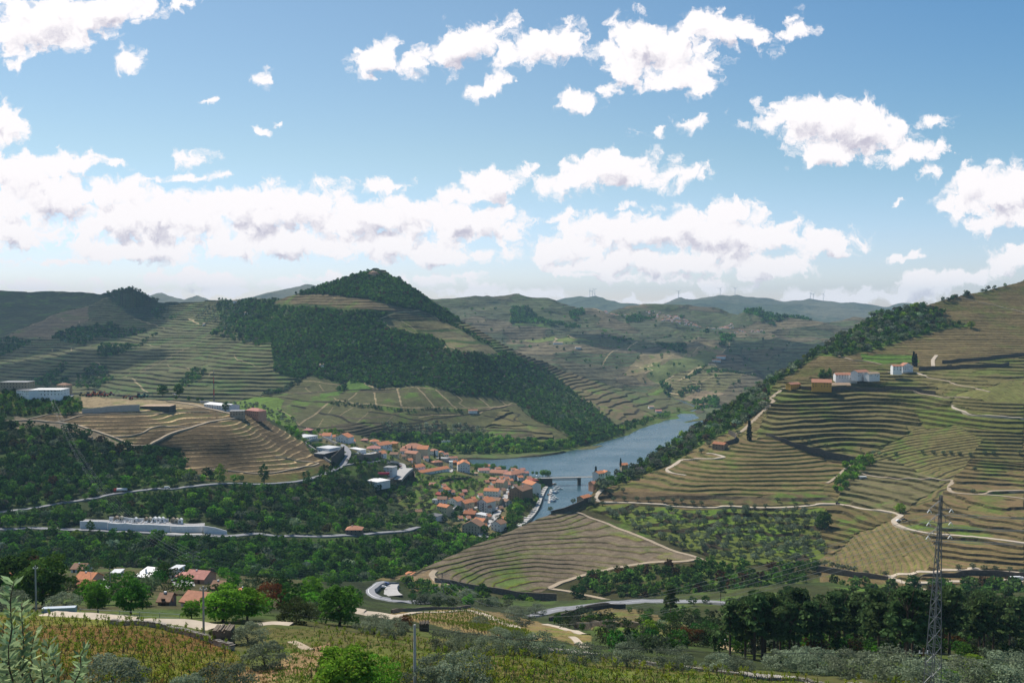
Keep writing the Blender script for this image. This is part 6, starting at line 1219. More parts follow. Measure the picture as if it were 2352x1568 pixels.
# -- near shrubs and woods of the camera-side slope
ww = lambda px, py: foot_mask(px, py) | nearroad(px, py, [(1190,1420),(1314,1402),(1401,1388),(1451,1385),(1634,1388)], 4, 20) | nearroad(px, py, [(830,1335),(850,1335),(940,1385)], 30, 10) | nearroad(px, py, [(800,1400),(913,1420),(1113,1412),(1190,1447)], 12, 14) | inpoly(px, py, VIN_M)
S1 = scatter(NEAR, [(-40,1325),(220,1300),(460,1318),(640,1335),(820,1342),(830,1400),(790,1438),(560,1420),(480,1400),(160,1392),(-40,1392)], 5.5, 1.1, .42, excl=ww, seed=97, noise=.25)
S2 = scatter(NEAR, [(900,1340),(1010,1378),(1160,1392),(1230,1410),(1330,1410),(1400,1440),(1330,1455),(1190,1400),(1075,1392),(1010,1396),(930,1390)], 4.5, .95, .4, excl=ww, seed=98)
S4 = scatter(NEAR, [(1360,1460),(1420,1420),(1480,1400),(1640,1395),(1640,1500),(1500,1515),(1400,1500)], 4.5, 1.0, .4, excl=ww, seed=198, noise=.3)
S3 = scatter(NEAR, [(1500,1395),(1640,1392),(1700,1420),(1620,1450),(1640,1500),(1700,1512),(2352,1520),(2400,1500),(2400,1405),(1640,1385)], 4.5, 1.0, .4, seed=99, noise=.6)
it = rows(S1, [('broad', 4), ('bush', 3), ('olive', 4), ('bright', 3), ('dark', 3), ('rust', .2)]) + rows(S2, [('olive', 3), ('broad', 3), ('bush', 3), ('bright', 1)]) + rows(S4, [('dark', 3), ('bush', 3), ('olive', 2), ('rust', .2), ('broad', 3)]) + rows(S3, [('dark', 3), ('bush', 3), ('broad', 3), ('rust', .25), ('olive', 2), ('bright', 1)])
merged('slope_scrub', it, None, 420, .06)
BIG = [('dark','large_tree',35,1368,95,1.5,'big dark brownish tree at the left edge above the concrete pole'),('dark','large_tree',100,1392,115,1.15,'large dark evergreen right behind the left concrete pole'),('rust','rust_bush',60,1325,48,1.3,'rust brown tree crown at the upper left of the hamlet'),
 ('broad','leafy_tree',225,1402,62,1.0,'first of two leafy green trees behind the railing'),('broad','leafy_tree',300,1405,82,1.1,'second, fuller leafy green tree behind the railing'),('bright','leafy_tree',512,1428,78,1.6,'wide bright green tree right behind the middle concrete pole'),('bright','leafy_tree',568,1426,70,1.3,'rounded right-hand neighbour of the wide bright green tree'),('broad','leafy_tree',780,1440,92,1.25,'largest rounded green tree in the middle foreground'),
 ('dark','round_tree',375,1342,45,.9,'dark round tree behind the hamlet parking yard'),('rust','rust_bush',625,1398,60,1.05,'rust red round tree left of the large green tree'),('bright','leafy_tree',720,1372,45,1.3,'bright green tree on the slope above the grey shrubs'),('bush','grey_shrub',680,1436,58,1.3,'grey-green broad shrub left of the largest green tree'),('bush','grey_shrub',740,1400,40,1.3,'grey-green shrub behind the largest green tree'),
 ('rust','rust_bush',925,1452,34,1.0,'orange-brown bush beside the ruined wall'),('bright','leafy_tree',1075,1390,24,1.5,'low bright green bush above the small vineyard path'),('lime','yellow_bush',1490,1470,38,1.3,'yellow-green bush at the edge of the pine wood'),('rust','rust_bush',1580,1482,42,1.3,'reddish brown bush in front of the pines'),('lime','yellow_bush',2240,1540,40,1.6,'yellow-green bush at the lower right corner'),('bright','leafy_tree',2180,1580,40,1.5,'bright green shrub at the bottom right of the pylon'),('rust','rust_bush',1960,1498,30,1.3,'brown bush under the pines'),
 ('bright','leafy_tree',440,1416,42,1.2,'small green tree before the tile-roofed cottage'),('bright','leafy_tree',1455,1478,30,1.3,'bright green bush in front of the dark pine')]
for k, nm, px, py, h, wd, lab in BIG:
    p = NEAR.pt(px, py); tree(k, nm, p, h * p.y / F, lab, None, 3600, .030, 4 + len(lab) % 3, 'bush' if 'bush' in nm or 'shrub' in nm else 'tree', wd)
OLV = [(570,1480,58,1.1),(610,1530,70,1.1),(262,1605,80,1.25),(430,1600,48,1.2),(515,1595,66,1.15),(1000,1592,64,1.3),(1060,1590,70,1.2),(860,1458,42,1.5),(905,1468,45,1.3),(1025,1500,50,1.3),(1075,1505,52,1.3),(1120,1510,45,1.4),(1180,1512,52,1.3),(1240,1520,58,1.3),(1340,1528,52,1.3),(1440,1530,54,1.3),(1545,1538,56,1.3),(1650,1542,46,1.4),(1700,1545,42,1.3),(1790,1540,50,1.4),(1840,1545,60,1.2),(1880,1550,60,1.5),(1960,1555,66,1.4),(2060,1570,64,1.4),(2200,1575,58,1.4),(2320,1580,62,1.5),(2370,1570,60,1.3),(5,1400,55,1.5),(150,1395,40,1.5),(1010,1388,28,1.3),(1070,1378,26,1.3),(1130,1392,24,1.2),(1180,1422,32,1.2),(1200,1440,34,1.2),(1230,1412,30,1.2),(975,1388,24,1.3),(1100,1440,26,1.3),(1150,1470,34,1.4),(2130,1595,60,1.4),(1720,1500,34,1.4),(1800,1500,34,1.4)]
for px, py, h, wd in OLV:
    p = NEAR.pt(px, py); tree('shrubolive', 'olive_tree', p, h * p.y / F * (1.35 if py > 1565 else 1.05), 'bushy silver-green olive tree along the foreground vineyard', 'olive trees of the foreground', 3600, .026, 7 + int(px) % 4, 'olive tree', wd)
p = NEAR.pt(790, 1590); tree('bright', 'fig_tree', p, 105 * p.y / F, 'sprawling yellow-green bush with bare dark branches at the bottom centre', None, 3200, .03, 11, 'bush', 1.55)
p = NEAR.pt(870, 1600); tree('bright', 'fig_tree', p, 90 * p.y / F, 'right-hand half of the sprawling bush, fewer leaves', None, 1500, .03, 12, 'bush', 1.3)
# ---------------------------------------------------------------- bridge over the inlet
PYM = mat('weathered_steel', (.13, .14, .15), .5, metal=.3)
def bridge():
    a = place_on_plane(1236, 1101, 9.0); b = place_on_plane(1357, 1098, 9.0); v = b - a; v.z = 0; Lb = v.length; ang = math.atan2(v.y, v.x)
    root = empty('bridge', (a.x, a.y, 0), ang); tag(root, 'iron truss road bridge on stone piers over the mouth of the inlet', 'bridge')
    m = MB(); m.box(-4, Lb + 6, 0, 7, 10.0, 10.7); m.build('deck', CONC, root)
    x1, x2 = Lb * .27, Lb * .76
    for (xa, xb) in ((-14, x1), (x2, x2 + 4)):
        m = MB(); m.box(xa, xb, .4, 6.6, -8, 9.98); m.build('pier', DSTONE, root)
    for y in (.1, 6.7):
        m = MB(); n = 14
        for z in (6.9, 9.8): m.box(x1, x2, y - .15, y + .15, z, z + .45)
        for i in range(n):
            u = x1 + (x2 - x1) * i / n; w = x1 + (x2 - x1) * (i + 1) / n; m.tube((u, y, 7.2), (w, y, 9.9), .14, k=4); m.tube((u, y, 9.9), (w, y, 7.2), .14, k=4); m.tube((u, y, 7.2), (u, y, 9.9), .12, k=4)
        m.build('truss', PYM, root)
    for y in (0, 7):
        m = MB(); m.box(-4, Lb + 6, y - .05, y + .05, 11.5, 11.65)
        for i in range(26): m.box(-4 + (Lb + 10) * i / 26, -3.85 + (Lb + 10) * i / 26, y - .05, y + .05, 10.7, 11.6)
        m.build('railing', PYM, root)
bridge()
def rail_bridge():
    p = place_on_plane(*U3([(1650, 1290)])[0], 6); m = MB(); root = empty('rail_bridge', (p.x, p.y, 0)); tag(root, 'low dark viaduct at the far end of the river', 'bridge')
    m.box(0, 110, 0, 5, 7, 9); m.build('deck', DSTONE, root)
    for i in range(5): q = MB(); q.box(8 + i * 22, 11 + i * 22, .5, 4.5, -8, 6.98); q.build('pier', DSTONE, root)
rail_bridge()
# ---------------------------------------------------------------- boats, pontoon, quay stones
BW = mat('boat_white', (.78, .78, .77), .35); BB = mat('boat_blue', (.10, .18, .35), .4); BR = mat('boat_wood', (.28, .12, .05), .5)
def boat_proto(hullm):
    root = empty('motor_boat'); m = MB(); L_, w = 7.0, 2.3
    pts = [(-L_/2, -w/2), (L_*.15, -w/2), (L_*.38, -w*.33), (L_/2, 0), (L_*.38, w*.33), (L_*.15, w/2), (-L_/2, w/2)]
    n = len(m.v); m.v += [(x * .9, y * .7, -.3) for x, y in pts] + [(x, y, .95) for x, y in pts]; k = len(pts)
    for i in range(k): m.f.append((i, (i + 1) % k, k + (i + 1) % k, k + i)); m.m.append(0)
    m.f.append(tuple(k + i for i in range(k))); m.m.append(0); m.build('hull', hullm, root)
    c = MB(); c.box(-.8, 1.6, -.8, .8, .96, 1.9, taper=.2); c.build('cabin', BW, root)
    g = MB(); g.box(1.0, 1.5, -.66, .66, 1.3, 1.75); g.build('windscreen', GLASS, root); a = MB(); a.tube((-3, 0, .95), (-3, 0, 1.9), .25, .2, 6); a.build('outboard_engine', wallm('dark'), root)
    return root
protos = [boat_proto(x) for x in (BW, BB, BR)]; first = [True] * 3
BO = [(440,815,0),(415,800,0),(395,820,0),(410,838,0),(375,845,0),(400,852,1),(372,880,0),(385,895,0),(378,912,0),(360,925,0),(380,930,1),(350,870,2),(385,772,2),(400,905,0)]
dist_words = ['outermost white boat by the bridge','white boat nearest the bridge pier','third white boat along the pontoon','long low white boat in the upper row','white boat close to the pontoon middle','blue-hulled boat in the upper row','white boat halfway down the pontoon','white boat just below the halfway mark','white boat in the lower group','white boat third from the lower end','blue-hulled boat at the lower end','reddish wooden boat touching the pontoon','lone reddish boat under the bridge','outer white boat of the lower group']
for i, (zx, zy, k) in enumerate(BO):
    px, py = DR7(zx, zy); p = place_on_plane(px, py, 0.1); o = protos[k] if first[k] else copy_tree(protos[k]); first[k] = False
    o.location = p; o.rotation_euler = (0, 0, rnd.uniform(-.25, .35)); o.scale = (1.15, 1.15, 1.15); tag(o, dist_words[i] + ' in the marina', 'boat', 'boats moored in the marina')
m = MB(); a = place_on_plane(*DR7(338, 945), .3); b = place_on_plane(*DR7(358, 815), .3); v = b - a; n = Vector((-v.y, v.x, 0)).normalized() * 1.5
m.face([a - n, a + n, b + n, b - n][::-1]); m.face([a - n, b - n, b - n + Vector((0, 0, -.8)), a - n + Vector((0, 0, -.8))]); m.face([a + n, b + n, b + n + Vector((0, 0, -.8)), a + n + Vector((0, 0, -.8))][::-1]); m.face([a - n, a + n, a + n + Vector((0, 0, -.8)), a - n + Vector((0, 0, -.8))])
tag(m.build('pontoon', CONCR), 'long pale floating pontoon in the middle of the marina', 'pontoon')
m = MB(); a = place_on_plane(*DR7(285, 912), .6); b = place_on_plane(*DR7(338, 912), .6); m.box(0, (b - a).length, -.6, .6, 0, .3); o = m.build('gangway', METAL, None, a, math.atan2(b.y - a.y, b.x - a.x)); tag(o, 'narrow gangway from quay to pontoon', 'gangway')
rk = []
for s_ in range(5):
    mm = MB(); rr = np.random.RandomState(s_); bm_v = []
    mm.prism([(math.cos(t * 1.05) * (1 + .35 * rr.rand()), math.sin(t * 1.05) * (.7 + .3 * rr.rand())) for t in range(6)], -.6, .35); k0 = len(mm.v); mm.prism([(math.cos(t * 1.05) * .7, math.sin(t * 1.05) * .5) for t in range(6)], .352, .75)
    rk.append(mm.mesh('boulder', mat('pale_rock', (.60, .57, .53), .9, .2, .7)))
for i, (zx, zy) in enumerate([(62,1160),(85,1148),(105,1125),(128,1110),(118,1082),(150,1090),(160,1068),(175,1050),(190,1035),(205,1018),(212,1000),(225,985),(232,965),(245,945),(255,925),(262,905),(270,885),(258,868),(280,850),(290,832),(262,845)]):
    px, py = DR7(zx, zy); p = MID.pt(px, py); p.z = max(p.z, .4); o = bpy.data.objects.new('boulder', rk[i % 5]); C.objects.link(o); o.location = p; s = rnd.uniform(2.4, 4.2); o.scale = (s, s, s * .8); o.rotation_euler = (0, 0, rnd.random() * 6); tag(o, 'big pale boulder on the quay edge of the inlet', 'boulder', 'pale boulders along the quay')
# ---------------------------------------------------------------- vehicles
def carpaint(k, c): return mat('paint_' + k, c, .25, spec=.6)
PAINT = dict(white=(.78, .78, .78), silver=(.42, .43, .45), black=(.02, .02, .024), red=(.42, .02, .02), blue=(.03, .07, .26), grey=(.16, .17, .18), dark=(.05, .055, .06))
TYRE = mat('tyre_rubber', (.02, .02, .02), .9)
_cars = {}
def car_proto(kind, col):
    root = empty({'car': 'parked_car', 'van': 'delivery_van', 'jeep': 'off_road_car'}[kind]); b = MB()
    if kind == 'car':
        prof = [(-2.1, .35), (-2.15, .85), (-1.5, .95), (-1.0, 1.42), (.45, 1.45), (1.15, .98), (2.0, .85), (2.1, .35)]; w = .85
    elif kind == 'van': prof = [(-2.6, .35), (-2.65, 2.0), (1.3, 2.05), (1.9, 1.25), (2.5, 1.05), (2.55, .35)]; w = .95
    else: prof = [(-2.0, .45), (-2.05, 1.75), (.6, 1.8), (1.0, 1.15), (2.0, 1.05), (2.05, .45)]; w = .9
    n = len(prof); b.v = [(x, -w, z) for x, z in prof] + [(x, w, z) for x, z in prof]
    for i in range(n): b.f.append((i, n + i, n + (i + 1) % n, (i + 1) % n)); b.m.append(0)
    b.f.append(tuple(range(n))); b.f.append(tuple(range(2 * n - 1, n - 1, -1))); b.m += [0, 0]
    b.build('body', carpaint(col, PAINT[col]), root)
    z0, z1 = (1.0, 1.38) if kind == 'car' else (1.2, 1.65); xa, xb = (-1.1, .7) if kind != 'van' else (.5, 1.45)
    for y in (-w - .01, w - .02):
        g = MB(); g.face([(xa - .1, y, z0), (xb + .1, y, z0), (xb - .25, y, z1), (xa + .1, y, z1)]); g.face([(xa - .1, y + .03, z0), (xb + .1, y + .03, z0), (xb - .25, y + .03, z1), (xa + .1, y + .03, z1)][::-1]); g.build('side_window', GLASS, root)
    for x in (-1.3, 1.35):
        for y in (-w, w): t = MB(); t.tube((x, y - .1, .34), (x, y + .1, .34), .34, k=10); t.build('wheel', TYRE, root)
    return root
def vehicle(kind, col, sheet, px, py, rz, label, group=None, lift=.6, s=1.0, name=None):
    k = (kind, col)
    if k in _cars: o = copy_tree(_cars[k])
    else: o = _cars[k] = car_proto(kind, col)
    o.location = sheet.pt(px, py) + Vector((0, 0, lift)); o.rotation_euler = (0, 0, rz); o.scale = (s, s, s)
    for q in ('label', 'group'):
        if q in o: del o[q]
    tag(o, label, {'car': 'car', 'van': 'van', 'jeep': 'car'}[kind], group); return o
for (zx, zy, c, lab) in [(1235,590,'white','white car behind the grey shed in the lower car park'),(1222,598,'silver','silver car behind the grey shed in the lower car park'),(1282,632,'white','upper white car driving across the lower car park'),(1278,655,'silver','lower white silver car driving across the lower car park'),(1325,612,'silver','silver car at the upper right edge of the lower car park'),(1325,624,'red','red car at the upper right edge of the lower car park'),(1335,648,'white','first white car in the right-hand parking row'),(1337,658,'grey','grey car in the right-hand parking row'),(1334,666,'silver','silver car in the right-hand parking row'),(1340,676,'dark','dark car in the right-hand parking row'),(1336,688,'white','last white car in the right-hand parking row'),(1215,720,'dark','dark car beside the white roofed workshop'),(1220,740,'silver','silver car beside the white roofed workshop'),(1205,665,'red','red car among the clutter behind the workshop')]:
    px, py = DR6(zx, zy); vehicle('car', c, MID, px, py, rnd.uniform(-.3, .3), lab, 'cars in the lower car park', lift=1.0)
for (zx, zy, c, lab) in [(1260,665,'black','black car at the left of the upper car park'),(1290,655,'white','white car at the left of the upper car park'),(1320,640,'white','white car before the lorries of the upper car park'),(1370,660,'silver','silver car beside the lorries of the upper car park'),(1375,680,'blue','blue car lowest in the upper car park'),(1460,630,'silver','silver car at the right of the upper car park'),(1500,660,'dark','dark car at the right end of the upper car park'),(1530,645,'silver','last silver car in the upper car park'),(1680,745,'blue','dark blue car at the wall corner by the junction')]:
    px, py = D5(zx, zy); vehicle('car', c, MID, px, py, rnd.uniform(-.4, .4), lab, 'cars in the upper car park', lift=1.0)
for (zx, zy, c, lab) in [(1410,1100,'dark','first dark car parked along the village street'),(1400,1115,'blue','blue car parked along the village street'),(1392,1135,'dark','second dark car parked along the village street'),(1365,1170,'silver','silver car parked along the village street'),(1355,1185,'blue','lower blue car along the village street'),(1345,1205,'black','black car along the shaded part of the village street'),(1330,1220,'dark','third dark car parked along the village street'),(710,1168,'silver','silver car on the small parking terrace'),(880,1222,'white','white car by the rust roofed house'),(900,1210,'silver','silver car by the rust roofed house'),(1195,1560,'white','white car at the lowest bend of the village street'),(1290,1330,'dark','dark car in the shade of the lower street'),(1505,930,'white','white car at the top of the village street'),(1910,715,'white','white car at the bridge head'),(1940,725,'silver','silver car at the bridge head')]:
    px, py = D6(zx, zy); vehicle('car', c, MID, px, py, rnd.uniform(.8, 1.3), lab, 'cars in the village streets', lift=1.3)
vehicle('van', 'white', MID, *DR5(1536, 600), .12, 'white van driving on the main valley road', lift=.7)
vehicle('jeep', 'black', RIGHT, 1924, 1157, -.15, 'black off-road car on the pale terrace track', lift=.6)
vehicle('car', 'white', RIGHT, 2064, 1203, .1, 'white car at the hairpin of the pale terrace track', lift=.6, s=1.3); vehicle('car', 'black', RIGHT, 2076, 1203, .1, 'black car right next to the white one at the hairpin', lift=.6, s=1.2)
vehicle('car', 'blue', NEAR, *DB2(1195, 445), .1, 'blue car parked inside the road curve', lift=.9); vehicle('car', 'white', NEAR, *DB2(1170, 472), .1, 'white car parked inside the road curve', lift=.9)
vehicle('car', 'silver', NEAR, *DB1(1712, 545), .1, 'silver car in the yard of the hamlet', lift=.7); vehicle('car', 'dark', NEAR, *DB1(1620, 540), .3, 'dark car in the hamlet yard beside the bushes', lift=.7)
vehicle('van', 'white', NEAR, *DB2(-0 + 3444, 985), .4, 'white van abandoned at the dump among the pines', lift=.2) if False else vehicle('van', 'white', NEAR, 1680, 1482, .4, 'white van at the dump among the pines', lift=.2)
vehicle('car', 'red', NEAR, 1692, 1478, .3, 'red wreck beside the white van at the dump', lift=.1); vehicle('car', 'silver', NEAR, 1740, 1470, .6, 'silver wreck at the right of the dump', lift=.1)
vehicle('car', 'white', NEAR, 1672, 1452, .2, 'pale wreck at the top of the dump', lift=.1); vehicle('car', 'red', NEAR, 1658, 1452, .5, 'orange red wreck at the left of the dump', lift=.1); vehicle('van', 'silver', NEAR, 1702, 1450, .1, 'grey box van at the top right of the dump', lift=.1)
for i, (x, y, c) in enumerate([(400,909,'white'),(404,910,'silver')]): vehicle('car', c, MID, x, y, .1, ['white','silver'][i] + ' car between the two dark round trees on the hilltop', lift=.5)
vehicle('car', 'dark', MID, *D8(1490, 655), .2, 'dark car at the end of the vineyard track below the pink villa', lift=.7)
def lorry(sheet, px, py, rz, cabc, label, tank=False, s=1.0, lift=.6):
    root = empty('tanker_truck' if tank else 'lorry', sheet.pt(px, py) + Vector((0, 0, lift)), rz); root.scale = (s, s, s); tag(root, label, 'truck')
    c = MB(); c.box(-6.0, -3.6, -1.2, 1.2, .6, 2.9, taper=.12); c.build('cab', carpaint(cabc, PAINT[cabc]), root)
    g = MB(); g.box(-6.03, -5.9, -1.0, 1.0, 1.8, 2.6); g.build('windscreen', GLASS, root)
    ch = MB(); ch.box(-6, 6, -1.0, 1.0, .55, .95); ch.build('chassis', wallm('dark'), root)
    if tank: t = MB(); t.tube((-3.3, 0, 2.15), (6, 0, 2.15), 1.18, k=14); t.build('tank', BW, root)
    else: t = MB(); t.box(-3.4, 6, -1.2, 1.2, .98, 3.4); t.build('cargo_box', BW, root)
    for x in (-5, 1.8, 3.2, 4.8):
        for y in (-1.15, 1.0): w = MB(); w.tube((x, y, .5), (x, y + .25, .5), .5, k=10); w.build('wheel', TYRE, root)
lorry(MID, 277, 1133, .12, 'red', 'tanker truck with a red cab and white tank on the main valley road', True, 1.05)
lorry(CENTRE, *D6(640, 272), .0, 'white', 'white lorry on the far riverside road behind the village', False, 1.3, 1.5)
lorry(RIGHT, 2335, 1345, math.pi + .05, 'white', 'flatbed lorry with a white cab at the right edge on the lower pale track', False, .9)
def machine(sheet, px, py, col, s, label, rz=0):
    root = empty('farm_machine', sheet.pt(px, py), rz); root.scale = (s, s, s); tag(root, label, 'machine')
    m = MB(); m.box(-2, 1.2, -.9, .9, .7, 1.7, taper=.1); m.build('body', mat('machine_' + col, dict(red=(.42, .06, .03), orange=(.5, .16, .03), green=(.03, .17, .12), yellow=(.5, .35, .05), grey=(.3, .3, .3))[col], .5), root)
    m = MB(); m.box(-1.6, -.2, -.7, .7, 1.7, 3.0, taper=.15); m.build('cab', GLASS, root)
    m = MB(); m.tube((.9, 0, 1.4), (3.4, 0, 3.6), .22, .18); m.tube((3.4, 0, 3.6), (4.8, 0, 1.2), .18, .14); m.build('arm', MATS['machine_' + col], root)
    for x, r in ((-1.3, .8), (.9, .6)):
        for y in (-1.1, .8): w = MB(); w.tube((x, y, r), (x, y + .3, r), r, k=10); w.build('wheel', TYRE, root)
for (zx, zy, c, s, lab) in [(1290,330,'yellow',1.6,'yellow machine at the left of the hilltop scrap yard'),(1400,345,'red',2.0,'first red machine in the hilltop scrap yard'),(1500,335,'orange',2.0,'orange machine in the hilltop scrap yard'),(1590,350,'red',2.0,'second red machine in the hilltop scrap yard'),(1670,350,'red',1.7,'third red machine near the dark container'),(1760,330,'grey',1.8,'dark grey machine in the hilltop scrap yard'),(1960,370,'orange',1.4,'rusty orange machine above the long concrete wall'),(2060,390,'red',1.4,'rusty red machine above the long concrete wall'),(2200,385,'green',2.2,'green machine behind the tan roofed shed'),(2290,385,'green',1.8,'second green machine behind the tan roofed shed')]:
    machine(MID, *D7(zx, zy), c, s, lab, rnd.uniform(-.6, .6))
machine(NEAR, 1690, 1462, 'orange', .7, 'orange machine in the middle of the dump', .4); machine(NEAR, 1740, 1460, 'orange', .7, 'orange machine at the right of the dump', 2.4)
def container(sheet, px, py, col, w, label, rz=0):
    root = empty('shipping_container', sheet.pt(px, py) + Vector((0, 0, .6)), rz); tag(root, label, 'container'); m = MB(); m.box(0, w, 0, 2.4, 0, 2.6)
    for i in range(int(w / .6)): m.box(i * .6 + .1, i * .6 + .35, -.08, -.002, .15, 2.45)
    m.build('shell', mat('container_' + col, dict(red=(.45, .02, .06), grey=(.3, .32, .33), brown=(.2, .09, .05))[col], .5), root); d = MB(); d.box(w + .003, w + .06, .1, 2.3, .15, 2.45); d.build('door', MATS['container_' + col], root)
container(MID, *D5(1610, 1000), 'red', 14, 'crimson container behind the white roofed workshop', .05); container(MID, *D8(780, 470), 'grey', 12, 'long grey container beside the pale warehouse', -.1); container(NEAR, 1712, 1452, 'brown', 6, 'rusty brown container at the dump', -.1)
# ---------------------------------------------------------------- masts, poles, pylons, wires
def mast(sheet, px, py, hpx, label):
    p = sheet.pt(px, py); h = hpx * p.y / F; root = empty('radio_mast', p); tag(root, label, 'mast')
    for i in range(5):
        m = MB(); m.tube((0, 0, h * i / 5 - (1 if i == 0 else 0)), (0, 0, h * (i + 1) / 5), 1.0 - .14 * i, .86 - .14 * i, 8); m.build('mast_section', mat('mast_red', (.35, .05, .05), .6) if i % 2 else mat('mast_grey', (.12, .12, .13), .6), root)
    m = MB(); m.tube((0, 0, h), (0, 0, h * 1.1), .12, .05, 5); m.build('antenna', METAL, root)
mast(MID, *D8(1003, 395), 68, 'tall thin red and dark mast behind the pale warehouse')
PEND = {}
def pole(name, sheet, px, py, hpx, label, r=.22, m=None, arms=True, cat='pole'):
    p = sheet.pt(px, py); h = hpx * p.y / F; root = empty(name, p); tag(root, label, cat)
    s = MB(); s.tube((0, 0, -1), (0, 0, h), r, r * .62, 6); s.build('shaft', m or CONC, root)
    if arms:
        a = MB(); a.box(-.6, .6, -.06, .06, h - .7, h - .58); a.build('crossbar', METAL, root)
        for x in (-.5, 0, .5): i = MB(); i.tube((x, 0, h - .58), (x, 0, h - .3), .06, .09, 6); i.build('insulator', BW, root)
    return p + Vector((0, 0, h - .3))
q1 = pole('concrete_pole', NEAR, 83, 1400, 106, 'leftmost concrete pole with a small crossbar, in front of dark trees', .26)
q2 = pole('concrete_pole', NEAR, 468, 1464, 122, 'concrete pole beside the agave and the pale track', .24)
q3 = pole('concrete_pole', NEAR, 953, 1600, 168, 'concrete pole rising from the bottom edge in the middle', .24, None, False)
q4 = pole('wooden_pole', NEAR, 2120, 1585, 98, 'dark wooden pole with a wire hoop in front of the tall pylon', .17, SHUT)
q5 = pole('lamp_post', NEAR, *DB1(1014, 620), 60, 'slim grey post among bushes by the pale lane', .16, None, False)
q6 = pole('lamp_post', NEAR, *DB1(1685, 572), 30, 'lamp post at the front of the hamlet yard', .12, METAL, False); q7 = pole('lamp_post', NEAR, *DB1(836, 548), 32, 'lamp post by the tan cottage', .12, METAL, False); q8 = pole('wooden_pole', NEAR, *DB1(1510, 690), 32, 'short dark double post in the lower hamlet', .2, SHUT, False)
q9 = pole('lamp_post', MID, *D5(918, 915), 11, 'street lamp on the verge of the main road below the modern villa', .16, METAL, False, 'street lamp'); pole('lamp_post', MID, *D5(1142, 690), 12, 'street lamp at the road bend above the junction', .16, METAL, False, 'street lamp')
PYM = mat('weathered_steel', (.13, .14, .15), .5, metal=.3)
def pylon(sheet, px, py, hpx, wb, arms, armw, label, panels=16, tilt=0, r=.1, ins=True):
    p = sheet.pt(px, py); h = hpx * p.y / F; root = empty('lattice_pylon', p); root.rotation_euler = (0, tilt, .25); tag(root, label, 'pylon'); wt = wb * .16
    def w(t): return wb + (wt - wb) * min(1, t * 1.12)
    zs = [h * (i / panels) ** .92 for i in range(panels + 1)]; body = MB()
    for i in range(panels):
        a, b = w(zs[i] / h) / 2, w(zs[i + 1] / h) / 2; ca = [(a, a), (-a, a), (-a, -a), (a, -a)]; cb = [(b, b), (-b, b), (-b, -b), (b, -b)]
        for j in range(4):
            A = Vector((*ca[j], zs[i] - (2 if i == 0 else 0))); B = Vector((*cb[j], zs[i + 1])); A2 = Vector((*ca[(j + 1) % 4], zs[i])); B2 = Vector((*cb[(j + 1) % 4], zs[i + 1]))
            body.tube(A, B, r, k=4); body.tube(Vector((*ca[j], zs[i])), B2, r * .62, k=4) if (i + j) % 2 == 0 else body.tube(A2, B, r * .62, k=4); body.tube(B, B2, r * .5, k=4)
    body.build('lattice_body', PYM, root); tips = []
    mt = root.matrix_world
    rot = Matrix.Translation(p) @ root.rotation_euler.to_matrix().to_4x4()
    for az in arms:
        z = h * az; m = MB()
        for s in (-1, 1):
            e = (s * armw, 0, z + .2); b = w(az) / 2
            for y in (-b, b): m.tube((0, y, z), e, r * .7, k=4); m.tube((0, y, z + 1.2), e, r * .5, k=4)
            m.tube((s * armw * .5, -b * .5, z + .1), (s * armw * .5, b * .5, z + .7), r * .5, k=4)
        am = m.build('cross_arm', PYM, root)
        for s in (-1, 1):
            if ins: i = MB(); i.tube((s * armw, 0, z + .1), (s * (armw + .28), 0, z - .25), .05, .05, 6); i.tube((s * armw, 0, z + .1), (s * (armw - .28), 0, z - .25), .05, .05, 6); i.build('insulator', BW, am)
            tips.append(rot @ Vector((s * armw, 0, z - .4)))
    return tips
T1 = pylon(NEAR, 2140, 1600, 472, 1.4, (.925, .862, .795), 1.45, 'tall steel lattice pylon at the lower right, reaching above the terraces', 22, .035, .05)
T2 = pylon(NEAR, 1016, 1384, 72, 3.0, (.93, .72, .52), 4.6, 'lattice pylon before the foot of the terraced mound', 9, 0, .09)
T3 = pylon(NEAR, 444, 1322, 56, 2.0, (.93, .76, .60), 3.2, 'small lattice pylon over the hamlet', 8, 0, .07)
WIRE = mat('wire', (.30, .31, .33), .4, metal=.5); WIRED = mat('dark_wire', (.03, .03, .03), .6)
def wires(name, pairs, label, sag=.04, r=.045, m=None, seg=18):
    mb = MB()
    for a, b in pairs:
        L_ = (b - a).length; pr = a
        for i in range(1, seg + 1):
            t = i / seg; q = a.lerp(b, t) - Vector((0, 0, 4 * sag * L_ * t * (1 - t))); mb.tube(pr, q, r, k=4, cap=False); pr = q
    o = mb.build(name, m or WIRE); tag(o, label, 'cable')
wires('power_line', list(zip(T2, T1)), 'power cables sagging between the mound-foot pylon and the tall pylon', .03, .028)
wires('power_line', list(zip(T3, T2)), 'power cables between the hamlet pylon and the mound-foot pylon', .03, .022)
far_r = [t + Vector((60, 14, 0)) for t in T1]; wires('power_line', list(zip(T1, far_r)), 'power cables leaving the tall pylon to the right edge', .03, .035)
kn = [MID.pt(118, 955) + Vector((dx, 0, 20 + dz)) for dx, dz in ((-2, 4), (2, 4), (-2, 2), (2, 2), (-2, 0), (2, 0))]; wires('power_line', list(zip(kn, T3)), 'power cables running down from the left hilltop over the wood', .04, .022)
wires('overhead_wire', [(q3, q4)], 'dark wire strung from the middle pole to the dark wooden pole', .022, .028, WIRED, 30); wires('overhead_wire', [(q2, q3)], 'dark wire between the agave pole and the middle pole', .02, .02, WIRED)
wires('overhead_wire', [(q4, q4 + Vector((40, 12, -6)))], 'dark wire from the wooden pole to the right edge', .02, .028, WIRED); wires('overhead_wire', [(q1, q2)], 'dark wire between the two left concrete poles', .02, .016, WIRED)
